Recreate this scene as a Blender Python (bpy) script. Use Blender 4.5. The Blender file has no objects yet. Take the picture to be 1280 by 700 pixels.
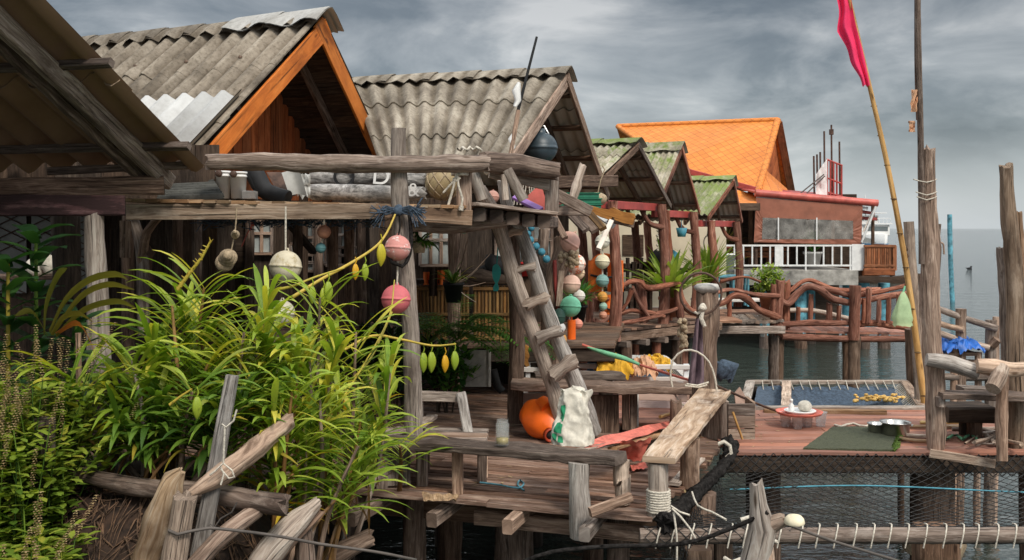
import bpy, math, random
from mathutils import Vector, Matrix, noise
V = Vector
R = random.Random(11)
SC = bpy.context.scene
C = SC.collection
CAMZ, F = 2.16, 1280.0        # eye 2.16 m above the deck boards
# ---------------------------------------------------------------- camera
cam = bpy.data.cameras.new('camera'); co = bpy.data.objects.new('camera', cam); C.objects.link(co)
co.location = (0, 0, CAMZ); co.rotation_euler = (math.pi/2, 0, 0)
cam.sensor_width = 36; cam.lens = 36; cam.shift_y = -65/1280; cam.clip_start = .05; cam.clip_end = 20000
SC.camera = co
# ---------------------------------------------------------------- world, sun, exposure
SUN_EL, SUN_AZ = math.radians(47), math.radians(150)     # soft sun behind the camera, to the right
W = bpy.data.worlds.new('World'); SC.world = W; W.use_nodes = True
wt = W.node_tree; wt.nodes.clear()
def nd(t, typ, **k):
    n = t.nodes.new(typ)
    for a, b in k.items():
        if a == 'ins':
            for i, v in b.items():
                if hasattr(v, 'is_output'): t.links.new(v, n.inputs[i])
                else: n.inputs[i].default_value = v
        else: setattr(n, a, b)
    return n
def mth(t, op, a, b=None, c=None, clamp=False):
    n = nd(t, 'ShaderNodeMath', operation=op, use_clamp=clamp)
    for i, v in enumerate((a, b, c)):
        if v is None: continue
        if hasattr(v, 'is_output'): t.links.new(v, n.inputs[i])
        else: n.inputs[i].default_value = v
    return n.outputs[0]
def ramp(t, fac, stops, interp='LINEAR'):
    n = nd(t, 'ShaderNodeValToRGB'); n.color_ramp.interpolation = interp
    e = n.color_ramp.elements
    while len(e) > 1: e.remove(e[-1])
    for i, (p, c) in enumerate(stops):
        x = e[0] if i == 0 else e.new(p)
        x.position = p; x.color = (*c, 1) if len(c) == 3 else c
    t.links.new(fac, n.inputs[0]); return n.outputs[0]
def mix(t, fac, a, b, mode='MIX'):
    n = nd(t, 'ShaderNodeMix', data_type='RGBA', blend_type=mode)
    for i, v in ((0, fac), (6, a), (7, b)):
        if hasattr(v, 'is_output'): t.links.new(v, n.inputs[i])
        else: n.inputs[i].default_value = v if i == 0 else ((*v, 1) if len(v) == 3 else v)
    return n.outputs[2]
def maprange(t, v, a, b, c=0., d=1.):
    n = nd(t, 'ShaderNodeMapRange', interpolation_type='SMOOTHSTEP', ins={0: v, 1: a, 2: b, 3: c, 4: d}); return n.outputs[0]
sky = nd(wt, 'ShaderNodeTexSky', sky_type='NISHITA', sun_disc=False, sun_elevation=SUN_EL, sun_rotation=SUN_AZ)
tc = nd(wt, 'ShaderNodeTexCoord'); sp = nd(wt, 'ShaderNodeSeparateXYZ', ins={0: tc.outputs['Generated']})
zz = mth(wt, 'MAXIMUM', sp.outputs[2], 0.0)
cv = nd(wt, 'ShaderNodeMapping', ins={0: tc.outputs['Generated'], 1: (4.9, 1.2, .15), 3: (3., 3., 8.)}).outputs[0]
n1 = nd(wt, 'ShaderNodeTexNoise', ins={'Vector': cv, 'Scale': 1.7, 'Detail': 10., 'Roughness': .55, 'Distortion': .45}).outputs[0]
n2 = nd(wt, 'ShaderNodeTexNoise', ins={'Vector': cv, 'Scale': .75, 'Detail': 3., 'Roughness': .5}).outputs[0]
cf = mth(wt, 'ADD', mth(wt, 'MULTIPLY', n1, .58), mth(wt, 'MULTIPLY', n2, .42))
cl = ramp(wt, cf, [(.37, (.062, .070, .076)), (.45, (.118, .129, .135)), (.53, (.235, .243, .245)), (.63, (.46, .455, .44))])
hz = mix(wt, maprange(wt, zz, .0, .11, .85, .0), cl, (.335, .362, .382))
lift = mth(wt, 'MULTIPLY', maprange(wt, zz, .1, .22, 1., .72), maprange(wt, zz, .24, .6, 1., 6.))
hz2 = mix(wt, 1., hz, lift, 'MULTIPLY')
sc10 = mix(wt, 1., hz2, (10, 10, 10), 'MULTIPLY')
fin = mix(wt, .88, sky.outputs[0], sc10)
bg = nd(wt, 'ShaderNodeBackground', ins={0: fin, 1: .10})
wo = nd(wt, 'ShaderNodeOutputWorld', ins={0: bg.outputs[0]})
sl = bpy.data.lights.new('sun', 'SUN'); sl.energy = 1.5; sl.angle = math.radians(14); sl.color = (1, .93, .82)
so = bpy.data.objects.new('sun', sl); C.objects.link(so)
sd = V((math.sin(SUN_AZ)*math.cos(SUN_EL), math.cos(SUN_AZ)*math.cos(SUN_EL), math.sin(SUN_EL)))
so.rotation_euler = (-sd).to_track_quat('-Z', 'Y').to_euler(); so.location = sd*40
vs = SC.view_settings; vs.view_transform = 'Standard'; vs.look = 'None'; vs.exposure = .86; vs.gamma = 1; vs.use_curve_mapping = False
SC.cycles.use_denoising = True
SC.cycles.max_bounces = 7; SC.cycles.transparent_max_bounces = 12
# ---------------------------------------------------------------- helpers
def P(px, py, Y): return V(((px-640)/F*Y, Y, CAMZ+(285-py)/F*Y))       # photo pixel + real distance -> place in metres
def G(px, py, z=0.): return P(px, py, F*(CAMZ-z)/(py-285))            # photo pixel on the level z
def lerp(a, b, t): return a+(b-a)*t
def nz(p, f=1.): return noise.noise(V(p)*f)
class MB:
    def __init__(s): s.v = []; s.f = []; s.u = []; s.sm = []; s.t = []
    def grid(s, rows, U, W_, wrap=False, smooth=True, tint=None):
        o = len(s.v); n = len(rows[0])
        for r in rows: s.v.extend(r)
        cols = n if wrap else n-1
        if tint is None: tint = R.random()
        for i in range(len(rows)-1):
            for j in range(cols):
                k = (j+1) % n
                s.f.append((o+i*n+j, o+i*n+k, o+(i+1)*n+k, o+(i+1)*n+j))
                s.u.extend(((U[i], W_[j]), (U[i], W_[j+1]), (U[i+1], W_[j+1]), (U[i+1], W_[j])))
                s.sm.append(smooth); s.t.append(tint(i, j) if callable(tint) else tint)
    def face(s, pts, uv=None, smooth=False, tint=.5):
        o = len(s.v); s.v.extend(pts); s.f.append(tuple(range(o, o+len(pts))))
        if uv is None:
            a = (pts[1]-pts[0]); a = a.normalized() if a.length else V((1, 0, 0))
            nn = a.cross(pts[-1]-pts[0]); b = nn.normalized().cross(a) if nn.length else V((0, 0, 1))
            uv = [((p-pts[0]).dot(a), (p-pts[0]).dot(b)) for p in pts]
        s.u.extend(uv); s.sm.append(smooth); s.t.append(tint)
    def log(s, pts, rad, n=12, rough=.08, step=.09, cap=True, oval=1., tint=None, freq=5., fine=True):
        pts = [V(p) for p in pts]
        if not isinstance(rad, (list, tuple)): rad = [rad]*len(pts)
        if len(rad) < len(pts): rad = [rad[0]+(rad[-1]-rad[0])*i/(len(pts)-1) for i in range(len(pts))]
        q = []; qr = []
        for i in range(len(pts)-1):
            a, b = pts[i], pts[i+1]; p0 = pts[i-1] if i else a*2-b; p3 = pts[i+2] if i+2 < len(pts) else b*2-a
            m = max(1, int((b-a).length/step+.5))
            for k in range(m):
                t = k/m
                q.append(.5*((2*a)+(b-p0)*t+(2*p0-5*a+4*b-p3)*t*t+(3*a-p0-3*b+p3)*t**3)); qr.append(rad[i]+(rad[i+1]-rad[i])*t)
        q.append(pts[-1]); qr.append(rad[-1])
        d = (q[1]-q[0]).normalized(); up = V((0, 0, 1)) if abs(d.z) < .9 else V((0, 1, 0))
        x = d.cross(up).normalized(); rows = []; U = []; L = R.random()*40; sd_ = V((R.random()*50, R.random()*50, R.random()*50))
        tint = R.random() if tint is None else tint
        for i, p in enumerate(q):
            d = (q[min(i+1, len(q)-1)]-q[max(i-1, 0)]).normalized()
            x = (x-d*x.dot(d)).normalized(); y = d.cross(x)
            if i: L += (p-q[i-1]).length
            row = []
            for j in range(n):
                a = 2*math.pi*j/n; w = x*math.cos(a)+y*math.sin(a)*oval
                rr = qr[i]
                if rough:
                    e = p+w*rr*1.
                    cs_ = V((math.cos(a)*1.3, math.sin(a)*1.3, L*.9))
                    rr *= 1+rough*(1.3*noise.noise(e*freq+sd_)+(1.2*noise.noise(cs_+sd_)+.8*noise.noise(V((cs_.x*2.5, cs_.y*2.5, L*5))+sd_) if fine else 0))
                jag = 0
                if rough >= .13 and i in (0, len(q)-1): jag = qr[i]*1.1*noise.noise(V((math.cos(a)*1.7, math.sin(a)*1.7, i))+sd_)
                row.append(p+w*rr+d*jag)
            rows.append(row); U.append(L)
        s.grid(rows, U, [qr[0]*2*math.pi*j/n+1.7*tint for j in range(n+1)], True, True, tint)
        if cap and qr[0] > .012:
            for row, c, sg in ((rows[0], q[0], -1), (rows[-1], q[-1], 1)):
                ctr = sum(row, V())/n
                for j in range(n):
                    a, b = row[j], row[(j+1) % n]
                    tri = [ctr, a, b] if sg > 0 else [ctr, b, a]
                    s.face(tri, [(0, 9.), (.02, 9+.3*(j % 2)), (.02, 9.15)], False, tint)
    def board(s, p0, p1, w, t, up=(0, 0, 1), rough=.004, seg=None, w1=None, bow=0., tint=None, cham=.12):
        p0, p1 = V(p0), V(p1); d = (p1-p0); L = d.length; d.normalize(); up = V(up)
        sx = d.cross(up)
        if sx.length < 1e-4: sx = d.cross(V((0, 1, 0)))
        sx.normalize(); uz = sx.cross(d).normalized(); w1 = w if w1 is None else w1
        c = min(w, t)*cham; seg = seg or max(1, int(L/.22)) if rough else 1
        off = R.random()*40; vo = R.random()*30; rows = []; U = []; tint = R.random() if tint is None else tint
        for i in range(seg+1):
            k = i/seg; ww = (w+(w1-w)*k)/2; tt = t/2; p = p0+d*(L*k)+uz*(bow*math.sin(math.pi*k))
            sec = ((-ww, -tt+c), (-ww, tt-c), (-ww+c, tt), (ww-c, tt), (ww, tt-c), (ww, -tt+c), (ww-c, -tt), (-ww+c, -tt))
            row = []
            for a, b in sec:
                e = p+sx*a+uz*b
                if rough:
                    q = noise.noise_vector(e*3.1+V((off, vo, 0)))*rough*1.6+noise.noise_vector(e*11+V((vo, off, 0)))*rough*.7
                    e = e+q
                row.append(e)
            rows.append(row); U.append(off+L*k)
        per = [0, t, t+c, t+w, t+w+c, 2*t+w+c, 2*t+w+2*c, 2*t+2*w+2*c, 2*t+2*w+3*c]
        s.grid(rows, U, [vo+q for q in per], True, False, tint)
        s.face(rows[0], [(off+.02*j, vo+9) for j in range(8)], False, tint)
        s.face(list(reversed(rows[-1])), [(off+.02*j, vo+9) for j in range(8)], False, tint)
    def box(s, c, sx, sy, sz, rz=0., rough=0, tint=None, cham=.06):
        c = V(c); a = V((math.cos(rz), math.sin(rz), 0))*sx/2
        s.board(c-a, c+a, sy, sz, rough=rough, tint=tint, cham=cham)
    def sphere(s, c, r, n=28, m=16, sq=1., seam=0., axis=None, rough=0., tint=None):
        c = V(c); ax = V(axis or (0, 0, 1)).normalized(); x = ax.orthogonal().normalized(); y = ax.cross(x)
        lat = [math.pi*(i/m-.5) for i in range(m+1)]
        if seam: lat = sorted([l for l in lat if abs(l) > .09]+[-.065, -.045, 0, .045, .065])
        rows = []; U = []
        for l in lat:
            rr = r*(1+(seam if abs(l) <= .05 else 0)); row = []
            for j in range(n):
                a = 2*math.pi*j/n
                e = (x*math.cos(a)+y*math.sin(a))*math.cos(l)*rr+ax*math.sin(l)*rr*sq
                if rough: e = e*(1+rough*nz(c+e, 2.2/r*.5))
                row.append(c+e)
            rows.append(row); U.append(l*r)
        s.grid(rows, U, [r*2*math.pi*j/n for j in range(n+1)], True, True, tint)
    def lathe(s, c, prof, n=24, axis=(0, 0, 1), smooth=True, sx=1., tint=None):
        c = V(c); ax = V(axis).normalized(); x = V((1, 0, 0)) if abs(ax.z) > .95 else ax.cross(V((0, 0, 1))).normalized(); y = ax.cross(x)
        rows = [[c+(x*math.cos(2*math.pi*j/n)*sx+y*math.sin(2*math.pi*j/n))*r+ax*z for j in range(n)] for r, z in prof]
        U = [0]
        for a, b in zip(prof, prof[1:]): U.append(U[-1]+math.hypot(a[0]-b[0], a[1]-b[1]))
        rm = max(r for r, z in prof)
        s.grid(rows, U, [rm*2*math.pi*j/n for j in range(n+1)], True, smooth, tint)
    def prism(s, pts, off, tint=None):
        pts = [V(p) for p in pts]; off = V(off); b = [p+off for p in pts]; tint = R.random() if tint is None else tint
        s.face(pts, None, False, tint); s.face(list(reversed(b)), None, False, tint)
        n = len(pts)
        for i in range(n): s.face([pts[(i+1) % n], pts[i], b[i], b[(i+1) % n]], None, False, tint)
    def corr(s, r0, r1, e1, e0, pitch=.25, amp=.03, rows=3, th=.012, per=6, sheet=.95, ragged=.03, prof='wave'):
        r0, r1, e0, e1 = V(r0), V(r1), V(e0), V(e1)
        Nn = (r1-r0).cross(e0-r0).normalized()
        if Nn.z < 0: Nn = -Nn
        L = ((r1-r0).length+(e1-e0).length)/2; nc = max(2, int(L/pitch*per)); H = (e0-r0).length
        for k in range(rows):
            v0 = max(0, k/rows-.05); v1 = (k+1)/rows; tn = {}; rg = {}
            for top in (1, 0):
                g = []
                for i in range(4):
                    f = i/3; row = []
                    for j in range(nc+1):
                        u = j/nc; sh = int(u*L/sheet+.3*k)
                        if sh not in tn: tn[sh] = R.random(); rg[sh] = ((R.random()-.5)*ragged/H, (R.random()-.5)*.02)
                        v = v0+(v1+rg[sh][0]-v0)*f
                        ph = u*L/pitch*2*math.pi
                        w = math.sin(ph); w = w*(1.25-.25*w*w)
                        p = lerp(lerp(r0, r1, u), lerp(e0, e1, u), v)+Nn*(amp*w+.018*f+rg[sh][1]*f-(0 if top else th))
                        row.append(p)
                    g.append(row)
                if not top: g = [list(reversed(r)) for r in g]
                tf = (lambda i, j, t=tn, kk=k, tp=top: t[int((j if tp else nc-1-j)/nc*L/sheet+.3*kk)] if int((j if tp else nc-1-j)/nc*L/sheet+.3*kk) in t else .5)
                UU = [H*(v0+(v1-v0)*i/3) for i in range(4)]; WW = [L*j/nc for j in range(nc+1)]
                s.grid(g, UU, WW if top else list(reversed(WW)), False, True, tf)
                if top: last = g[-1]; first = g[0]
                else:
                    s.grid([last, list(reversed(g[-1]))], [UU[-1], UU[-1]+th], WW, False, False, .5)
                    s.grid([list(reversed(g[0])), first], [UU[0], UU[0]+th], WW, False, False, .5)
                    for col in (0, -1):
                        pass
    def bolts(s, r0, r1, e1, e0, pitch, amp, rows, every=3):
        r0, r1, e0, e1 = V(r0), V(r1), V(e0), V(e1); Nn = (r1-r0).cross(e0-r0).normalized(); Nn = Nn if Nn.z > 0 else -Nn
        L = ((r1-r0).length+(e1-e0).length)/2
        for k in range(rows):
            for c in range(1, int(L/pitch), every):
                u = (c+.25)*pitch/L; v = (k+1)/rows-.055
                if u < 1: s.lathe(lerp(lerp(r0, r1, u), lerp(e0, e1, u), v)+Nn*(amp+.012), [(.026, .0), (.022, .012), (.008, .016), (.001, .03)], n=7, axis=Nn, tint=.0)
    def strap(s, b, d, L, w, droop, tint, seg=6, fold=.25, twist=0., tip=1.):
        d = V(d).normalized(); side = d.cross(V((0, 0, 1)))
        if side.length < .05: side = V((R.uniform(-1, 1), R.uniform(-1, 1), 0))
        side.normalize(); p = V(b); rows = []; U = []
        for i in range(seg+1):
            k = i/seg
            ww = w*.5*(.55+.9*k if k < .5 else 1.)*(1-max(0, (k-.62)/.38)**2*tip)
            if i == seg: ww = .0015
            nrm = side.cross(d).normalized()
            sd_ = side*math.cos(twist*k)+nrm*math.sin(twist*k)
            rows.append([p+sd_*ww+nrm*ww*fold, V(p), p-sd_*ww+nrm*ww*fold]); U.append(L*k)
            p = p+d*(L/seg); d = (d+V((0, 0, -1))*droop*(.35+1.3*k)/seg*2).normalized()
        s.grid(rows, U, [0, .5, 1], False, True, tint)
def mesh_of(name, mb, mat, origin):
    me = bpy.data.meshes.new(name)
    me.from_pydata([tuple(v-origin) for v in mb.v], [], mb.f)
    uvl = me.uv_layers.new(name='UVMap')
    uvl.data.foreach_set('uv', [c for u in mb.u for c in u])
    me.polygons.foreach_set('use_smooth', mb.sm)
    at = me.attributes.new('tint', 'FLOAT', 'FACE'); at.data.foreach_set('value', mb.t)
    me.materials.append(mat); me.update(); return me
class Th:
    """one thing: parts are collected in metres, then hung under an Empty at its base (or made one mesh when it has no parts)"""
    def __init__(s, name, label, cat, group=None, kind=None):
        s.name, s.label, s.cat, s.group, s.kind = name, label, cat, group, kind; s.parts = []
    def part(s, name, mat, parent=None, label=None, kind=None):
        mb = MB(); s.parts.append([name, mat, mb, parent, label, kind]); return mb
    def done(s, origin=None):
        s.parts = [p for p in s.parts if p[2].v]
        if origin is None:
            zmin = min(v.z for p in s.parts for v in p[2].v)
            lo = [v for p in s.parts for v in p[2].v if v.z < zmin+.05]
            origin = sum(lo, V())/len(lo); origin.z = zmin
        if len(s.parts) == 1:
            p = s.parts[0]; root = bpy.data.objects.new(s.name, mesh_of(s.name, p[2], p[1], origin)); C.objects.link(root); root.location = origin
        else:
            root = bpy.data.objects.new(s.name, None); root.empty_display_size = .1; C.objects.link(root); root.location = origin
            mp = {}
            for n, m, mb, par, lab, kind in s.parts:
                o = bpy.data.objects.new(n, mesh_of(n, mb, m, origin)); C.objects.link(o)
                o.parent = mp[id(par)] if par is not None and id(par) in mp else root
                mp[id(mb)] = o
                if lab: o['label'] = lab
                if kind: o['kind'] = kind
        root['label'] = s.label
        if s.kind: root['kind'] = s.kind
        if s.kind != 'structure': root['category'] = s.cat
        if s.group: root['group'] = s.group
        s.root = root; return root
def dup(root, loc, rz=0., sc=1., label=None):
    r = root.copy(); C.objects.link(r); r.location = loc; r.rotation_euler = (0, 0, rz); r.scale = (sc, sc, sc)
    if label: r['label'] = label
    for ch in list(root.children):
        c = ch.copy(); C.objects.link(c); c.parent = r
        for g in list(ch.children):
            d = g.copy(); C.objects.link(d); d.parent = c
    return r
def one(name, label, cat, mat, fn, group=None, kind=None, origin=None):
    t = Th(name, label, cat, group, kind); mb = t.part(name, mat); fn(mb); return t.done(origin)
# ---------------------------------------------------------------- materials
def newmat(name):
    m = bpy.data.materials.new(name); m.use_nodes = True; t = m.node_tree; t.nodes.clear()
    b = nd(t, 'ShaderNodeBsdfPrincipled'); o = nd(t, 'ShaderNodeOutputMaterial', ins={0: b.outputs[0]}); return m, t, b
def nset(t, b, **k):
    for a, v in k.items():
        s = b.inputs[a.replace('_', ' ')]
        if hasattr(v, 'is_output'): t.links.new(v, s)
        else: s.default_value = (*v, 1) if isinstance(v, tuple) and len(v) == 3 else v
def tex(t, scale=(1, 1, 1), co='UV', loc=(0, 0, 0)):
    c = nd(t, 'ShaderNodeTexCoord'); return nd(t, 'ShaderNodeMapping', ins={0: c.outputs[co], 3: scale, 1: loc}).outputs[0]
def nois(t, v, s=1., d=4., r=.55, dist=0.): return nd(t, 'ShaderNodeTexNoise', ins={'Vector': v, 'Scale': s, 'Detail': d, 'Roughness': r, 'Distortion': dist}).outputs[0]
def bump(t, h, st=.4, di=.01): return nd(t, 'ShaderNodeBump', ins={'Height': h, 'Strength': st, 'Distance': di}).outputs[0]
def attr(t): return nd(t, 'ShaderNodeAttribute', attribute_name='tint').outputs['Fac']
def wood(name, dark, mid, light, grain=(1.6, 30), rough=.85, bmp=.6, tintr=(.72, 1.2), paint=None, pmask=.5, crack=.55):
    m, t, b = newmat(name)
    wv = nois(t, tex(t, (2.2, 3., 1), loc=(1, 8, 0)), 1, 3, .5)
    gv = nd(t, 'ShaderNodeVectorMath', operation='ADD', ins={0: tex(t, (grain[0]*1.7, grain[1], 1)), 1: nd(t, 'ShaderNodeCombineXYZ', ins={1: mth(t, 'MULTIPLY', wv, grain[1]*.075)}).outputs[0]}).outputs[0]
    g = nois(t, gv, 1, 9, .7, .9)
    g2 = nois(t, tex(t, (grain[0]*.8, grain[1]*2.6, 1), loc=(3, 7, 0)), 1, 4, .6)
    col = ramp(t, g, [(.3, dark), (.5, mid), (.7, light)])
    ck = ramp(t, g2, [(.33, (crack*.35,)*3), (.43, (1, 1, 1))])
    col = mix(t, 1., col, ck, 'MULTIPLY')
    st = nois(t, tex(t, (1.3, 2.6, 1), loc=(11, 2, 0)), 1, 5, .6)
    col = mix(t, 1., col, ramp(t, st, [(.3, (.42, .38, .36)), (.47, (.95, .94, .93)), (.7, (1.22, 1.2, 1.17))]), 'MULTIPLY')
    vk = nd(t, 'ShaderNodeTexVoronoi', ins={'Vector': tex(t, (1.7, 4.5, 1), loc=(2, 9, 0)), 'Scale': 1.3}).outputs[0]
    col = mix(t, 1., col, ramp(t, vk, [(.05, (.32, .27, .23)), (.13, (1, 1, 1))]), 'MULTIPLY')
    sl_ = nois(t, tex(t, (2.5, 5, 1), loc=(21, 4, 0)), 1, 7, .7)
    if not paint: col = mix(t, ramp(t, sl_, [(.56, (0, 0, 0)), (.66, (.45, .45, .45))]), col, tuple(min(.7, c*1.12) for c in light))
    if paint:
        pm = nois(t, tex(t, (3, 9, 1), loc=(5, 5, 0)), 1, 8, .7)
        col = mix(t, ramp(t, pm, [(pmask-.06, (1, 1, 1)), (pmask+.06, (0, 0, 0))]), col, mix(t, 1., paint, ramp(t, st, [(.3, (.7, .7, .7)), (.6, (1.05, 1.05, 1.05))]), 'MULTIPLY'))
    tf = maprange(t, attr(t), 0, 1, *tintr)
    col = mix(t, 1., col, tf, 'MULTIPLY')
    hv = mth(t, 'FRACT', mth(t, 'MULTIPLY', attr(t), 7.31))
    col = mix(t, 1., col, ramp(t, hv, [(0, (1.12, .97, .85)), (.5, (1, 1, 1)), (1., (.93, 1., 1.06))]), 'MULTIPLY')
    h = mth(t, 'ADD', g, mth(t, 'MULTIPLY', ck, .6))
    nset(t, b, Base_Color=col, Roughness=rough, Normal=bump(t, h, bmp, .008)); b.inputs['Specular IOR Level'].default_value = .25
    return m
M = {}
M['grey'] = wood('driftwood', (.075, .05, .039), (.27, .20, .16), (.52, .43, .365), bmp=1.)
M['pale'] = wood('pale_driftwood', (.13, .092, .07), (.41, .325, .265), (.64, .555, .475), bmp=1.)
M['greydark'] = wood('dark_weathered_wood', (.035, .023, .017), (.14, .098, .077), (.31, .24, .195), bmp=1.)
M['deck'] = wood('deck_wood', (.045, .024, .016), (.215, .128, .092), (.44, .32, .25), grain=(1.2, 26), tintr=(.6, 1.25))
M['brown'] = wood('brown_wood', (.05, .03, .02), (.14, .088, .06), (.26, .18, .13))
M['tan'] = wood('tan_weathered_wood', (.09, .055, .036), (.30, .205, .14), (.52, .40, .30), grain=(1.1, 22), bmp=1., crack=.4)
M['silver'] = wood('silvered_wood', (.12, .10, .088), (.345, .30, .265), (.58, .53, .48), grain=(2.2, 40), bmp=.9, crack=.45)
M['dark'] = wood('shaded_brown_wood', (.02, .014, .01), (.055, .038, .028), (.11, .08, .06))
M['warm'] = wood('warm_old_wood', (.13, .075, .04), (.33, .215, .125), (.5, .39, .28), bmp=.6)
M['orangewood'] = wood('carved_orange_wood', (.22, .085, .02), (.45, .2, .05), (.6, .32, .1), grain=(1.2, 12))
M['redlog'] = wood('red_stained_log', (.06, .02, .013), (.235, .092, .06), (.45, .24, .17), bmp=.9)
M['redplat'] = wood('red_painted_boards', (.15, .07, .05), (.30, .155, .115), (.43, .27, .21), grain=(1, 20), bmp=.35, paint=(.34, .165, .12), pmask=.56, tintr=(.72, 1.15))
M['maroon'] = wood('maroon_painted_beam', (.05, .025, .025), (.10, .05, .055), (.2, .13, .13), paint=(.032, .016, .017), pmask=.56)
M['barge'] = wood('orange_painted_barge_board', (.3, .08, .015), (.5, .15, .025), (.6, .21, .045), grain=(1, 8), bmp=.15, rough=.55, crack=.9, tintr=(.93, 1.05))
M['redwall'] = wood('red_brown_boards', (.16, .045, .018), (.36, .11, .04), (.5, .18, .07), grain=(1, 14), bmp=.3)
M['whitewood'] = wood('white_painted_wood', (.3, .28, .25), (.55, .53, .5), (.7, .68, .65), paint=(.72, .71, .69), pmask=.6, bmp=.3, tintr=(.9, 1.05))
M['palepink'] = wood('pale_pink_boards', (.3, .2, .17), (.5, .38, .33), (.62, .5, .44), paint=(.58, .44, .39), pmask=.6, bmp=.3)
M['bamboo'] = wood('bamboo', (.25, .14, .05), (.48, .31, .12), (.62, .45, .22), grain=(.7, 12), bmp=.2, rough=.5, crack=1., tintr=(.75, 1.15))
M['bamboodark'] = wood('old_bamboo', (.1, .05, .018), (.25, .14, .05), (.4, .25, .1), grain=(.7, 10), bmp=.3, rough=.6, crack=.9, tintr=(.6, 1.2))
M['thatch'] = wood('thatch', (.1, .075, .06), (.22, .17, .14), (.38, .31, .26), grain=(1, 40))
M['teak'] = wood('red_teak_furniture', (.12, .04, .015), (.26, .095, .04), (.38, .16, .08), bmp=.3, rough=.6)
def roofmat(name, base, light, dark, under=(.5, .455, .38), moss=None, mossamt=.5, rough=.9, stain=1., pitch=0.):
    m, t, b = newmat(name)
    a = nois(t, tex(t, (1.2, 3.5, 1)), 1, 7, .65); f = nois(t, tex(t, (20, 26, 1)), 1, 5, .7); bl = nois(t, tex(t, (.6, .7, 1), loc=(4, 4, 0)), 1.4, 5, .6)
    col = ramp(t, a, [(.32, dark), (.5, base), (.66, light)])
    sp_ = ramp(t, f, [(.34, (.6, .59, .57)), (.5, (1, 1, 1)), (.72, (1.1, 1.1, 1.1))])
    col = mix(t, stain, col, mix(t, 1., col, sp_, 'MULTIPLY'))
    col = mix(t, 1., col, ramp(t, bl, [(.35, (.62, .6, .58)), (.55, (1.05, 1.05, 1.05))]), 'MULTIPLY')
    if pitch:      # valleys of the sheets darker, crests slightly lighter
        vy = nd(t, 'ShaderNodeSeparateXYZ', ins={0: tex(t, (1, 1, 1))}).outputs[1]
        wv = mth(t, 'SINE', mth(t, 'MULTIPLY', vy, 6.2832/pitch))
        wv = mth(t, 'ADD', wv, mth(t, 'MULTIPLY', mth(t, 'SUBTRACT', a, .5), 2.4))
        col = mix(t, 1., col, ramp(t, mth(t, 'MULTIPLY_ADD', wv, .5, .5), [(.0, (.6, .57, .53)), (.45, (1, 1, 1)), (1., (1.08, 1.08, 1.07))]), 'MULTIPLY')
    if moss:
        mm = nois(t, tex(t, (1.3, 2.2, 1), loc=(9, 1, 0)), 1.6, 8, .7)
        col = mix(t, ramp(t, mm, [(mossamt-.07, (0, 0, 0)), (mossamt+.07, (1, 1, 1))]), col, mix(t, f, moss, tuple(c*1.9 for c in moss)))
    # weather on the upper side only; underside painted paler for bounced light
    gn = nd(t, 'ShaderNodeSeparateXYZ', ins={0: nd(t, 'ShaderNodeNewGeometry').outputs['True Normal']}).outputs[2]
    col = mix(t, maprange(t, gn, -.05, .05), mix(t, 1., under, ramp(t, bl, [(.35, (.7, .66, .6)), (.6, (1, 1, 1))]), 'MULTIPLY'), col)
    col = mix(t, 1., col, maprange(t, attr(t), 0, 1, .82, 1.12), 'MULTIPLY')
    nset(t, b, Base_Color=col, Roughness=rough, Normal=bump(t, f, .35, .006)); b.inputs['Specular IOR Level'].default_value = .2
    return m
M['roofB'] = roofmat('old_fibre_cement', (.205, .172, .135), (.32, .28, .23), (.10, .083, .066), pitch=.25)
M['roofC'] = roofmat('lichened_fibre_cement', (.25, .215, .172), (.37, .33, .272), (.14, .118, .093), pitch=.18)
M['roofnew'] = roofmat('new_fibre_cement', (.44, .44, .435), (.5, .5, .49), (.36, .36, .35), stain=.25)
M['roofcap'] = roofmat('grey_ridge_cap', (.42, .41, .39), (.52, .51, .49), (.28, .27, .25), stain=.6)
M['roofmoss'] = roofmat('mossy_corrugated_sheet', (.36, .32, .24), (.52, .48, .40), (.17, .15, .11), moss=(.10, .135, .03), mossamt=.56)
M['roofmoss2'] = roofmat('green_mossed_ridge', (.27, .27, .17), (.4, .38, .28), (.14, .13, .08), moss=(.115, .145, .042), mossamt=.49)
M['roofA'] = roofmat('brown_stained_sheet', (.28, .205, .14), (.37, .28, .2), (.14, .1, .07), under=(.27, .17, .105))
M['roofdark'] = roofmat('dark_corrugated_sheet', (.06, .06, .055), (.11, .11, .1), (.03, .03, .028))
# diamond roof tiles
def tilemat():
    m, t, b = newmat('orange_diamond_tiles')
    v = nd(t, 'ShaderNodeMapping', ins={0: nd(t, 'ShaderNodeTexCoord').outputs['UV'], 2: (0, 0, math.radians(45)), 3: (4., 4., 1)}).outputs[0]
    br = nd(t, 'ShaderNodeTexBrick', offset=0., ins={'Vector': v, 'Scale': 1., 'Color1': (.62, .19, .022, 1), 'Color2': (.70, .235, .035, 1), 'Mortar': (.36, .095, .012, 1), 'Mortar Size': .04, 'Mortar Smooth': .3, 'Brick Width': 1., 'Row Height': 1.})
    st = nois(t, tex(t, (.5, .5, 1)), 1, 5, .6)
    col = mix(t, 1., br.outputs[0], ramp(t, st, [(.3, (.82, .8, .8)), (.6, (1.06, 1.06, 1.06))]), 'MULTIPLY')
    nset(t, b, Base_Color=col, Roughness=.6, Normal=bump(t, mth(t, 'SUBTRACT', 1., br.outputs['Fac']), .5, .02)); return m
M['tile'] = tilemat()
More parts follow.
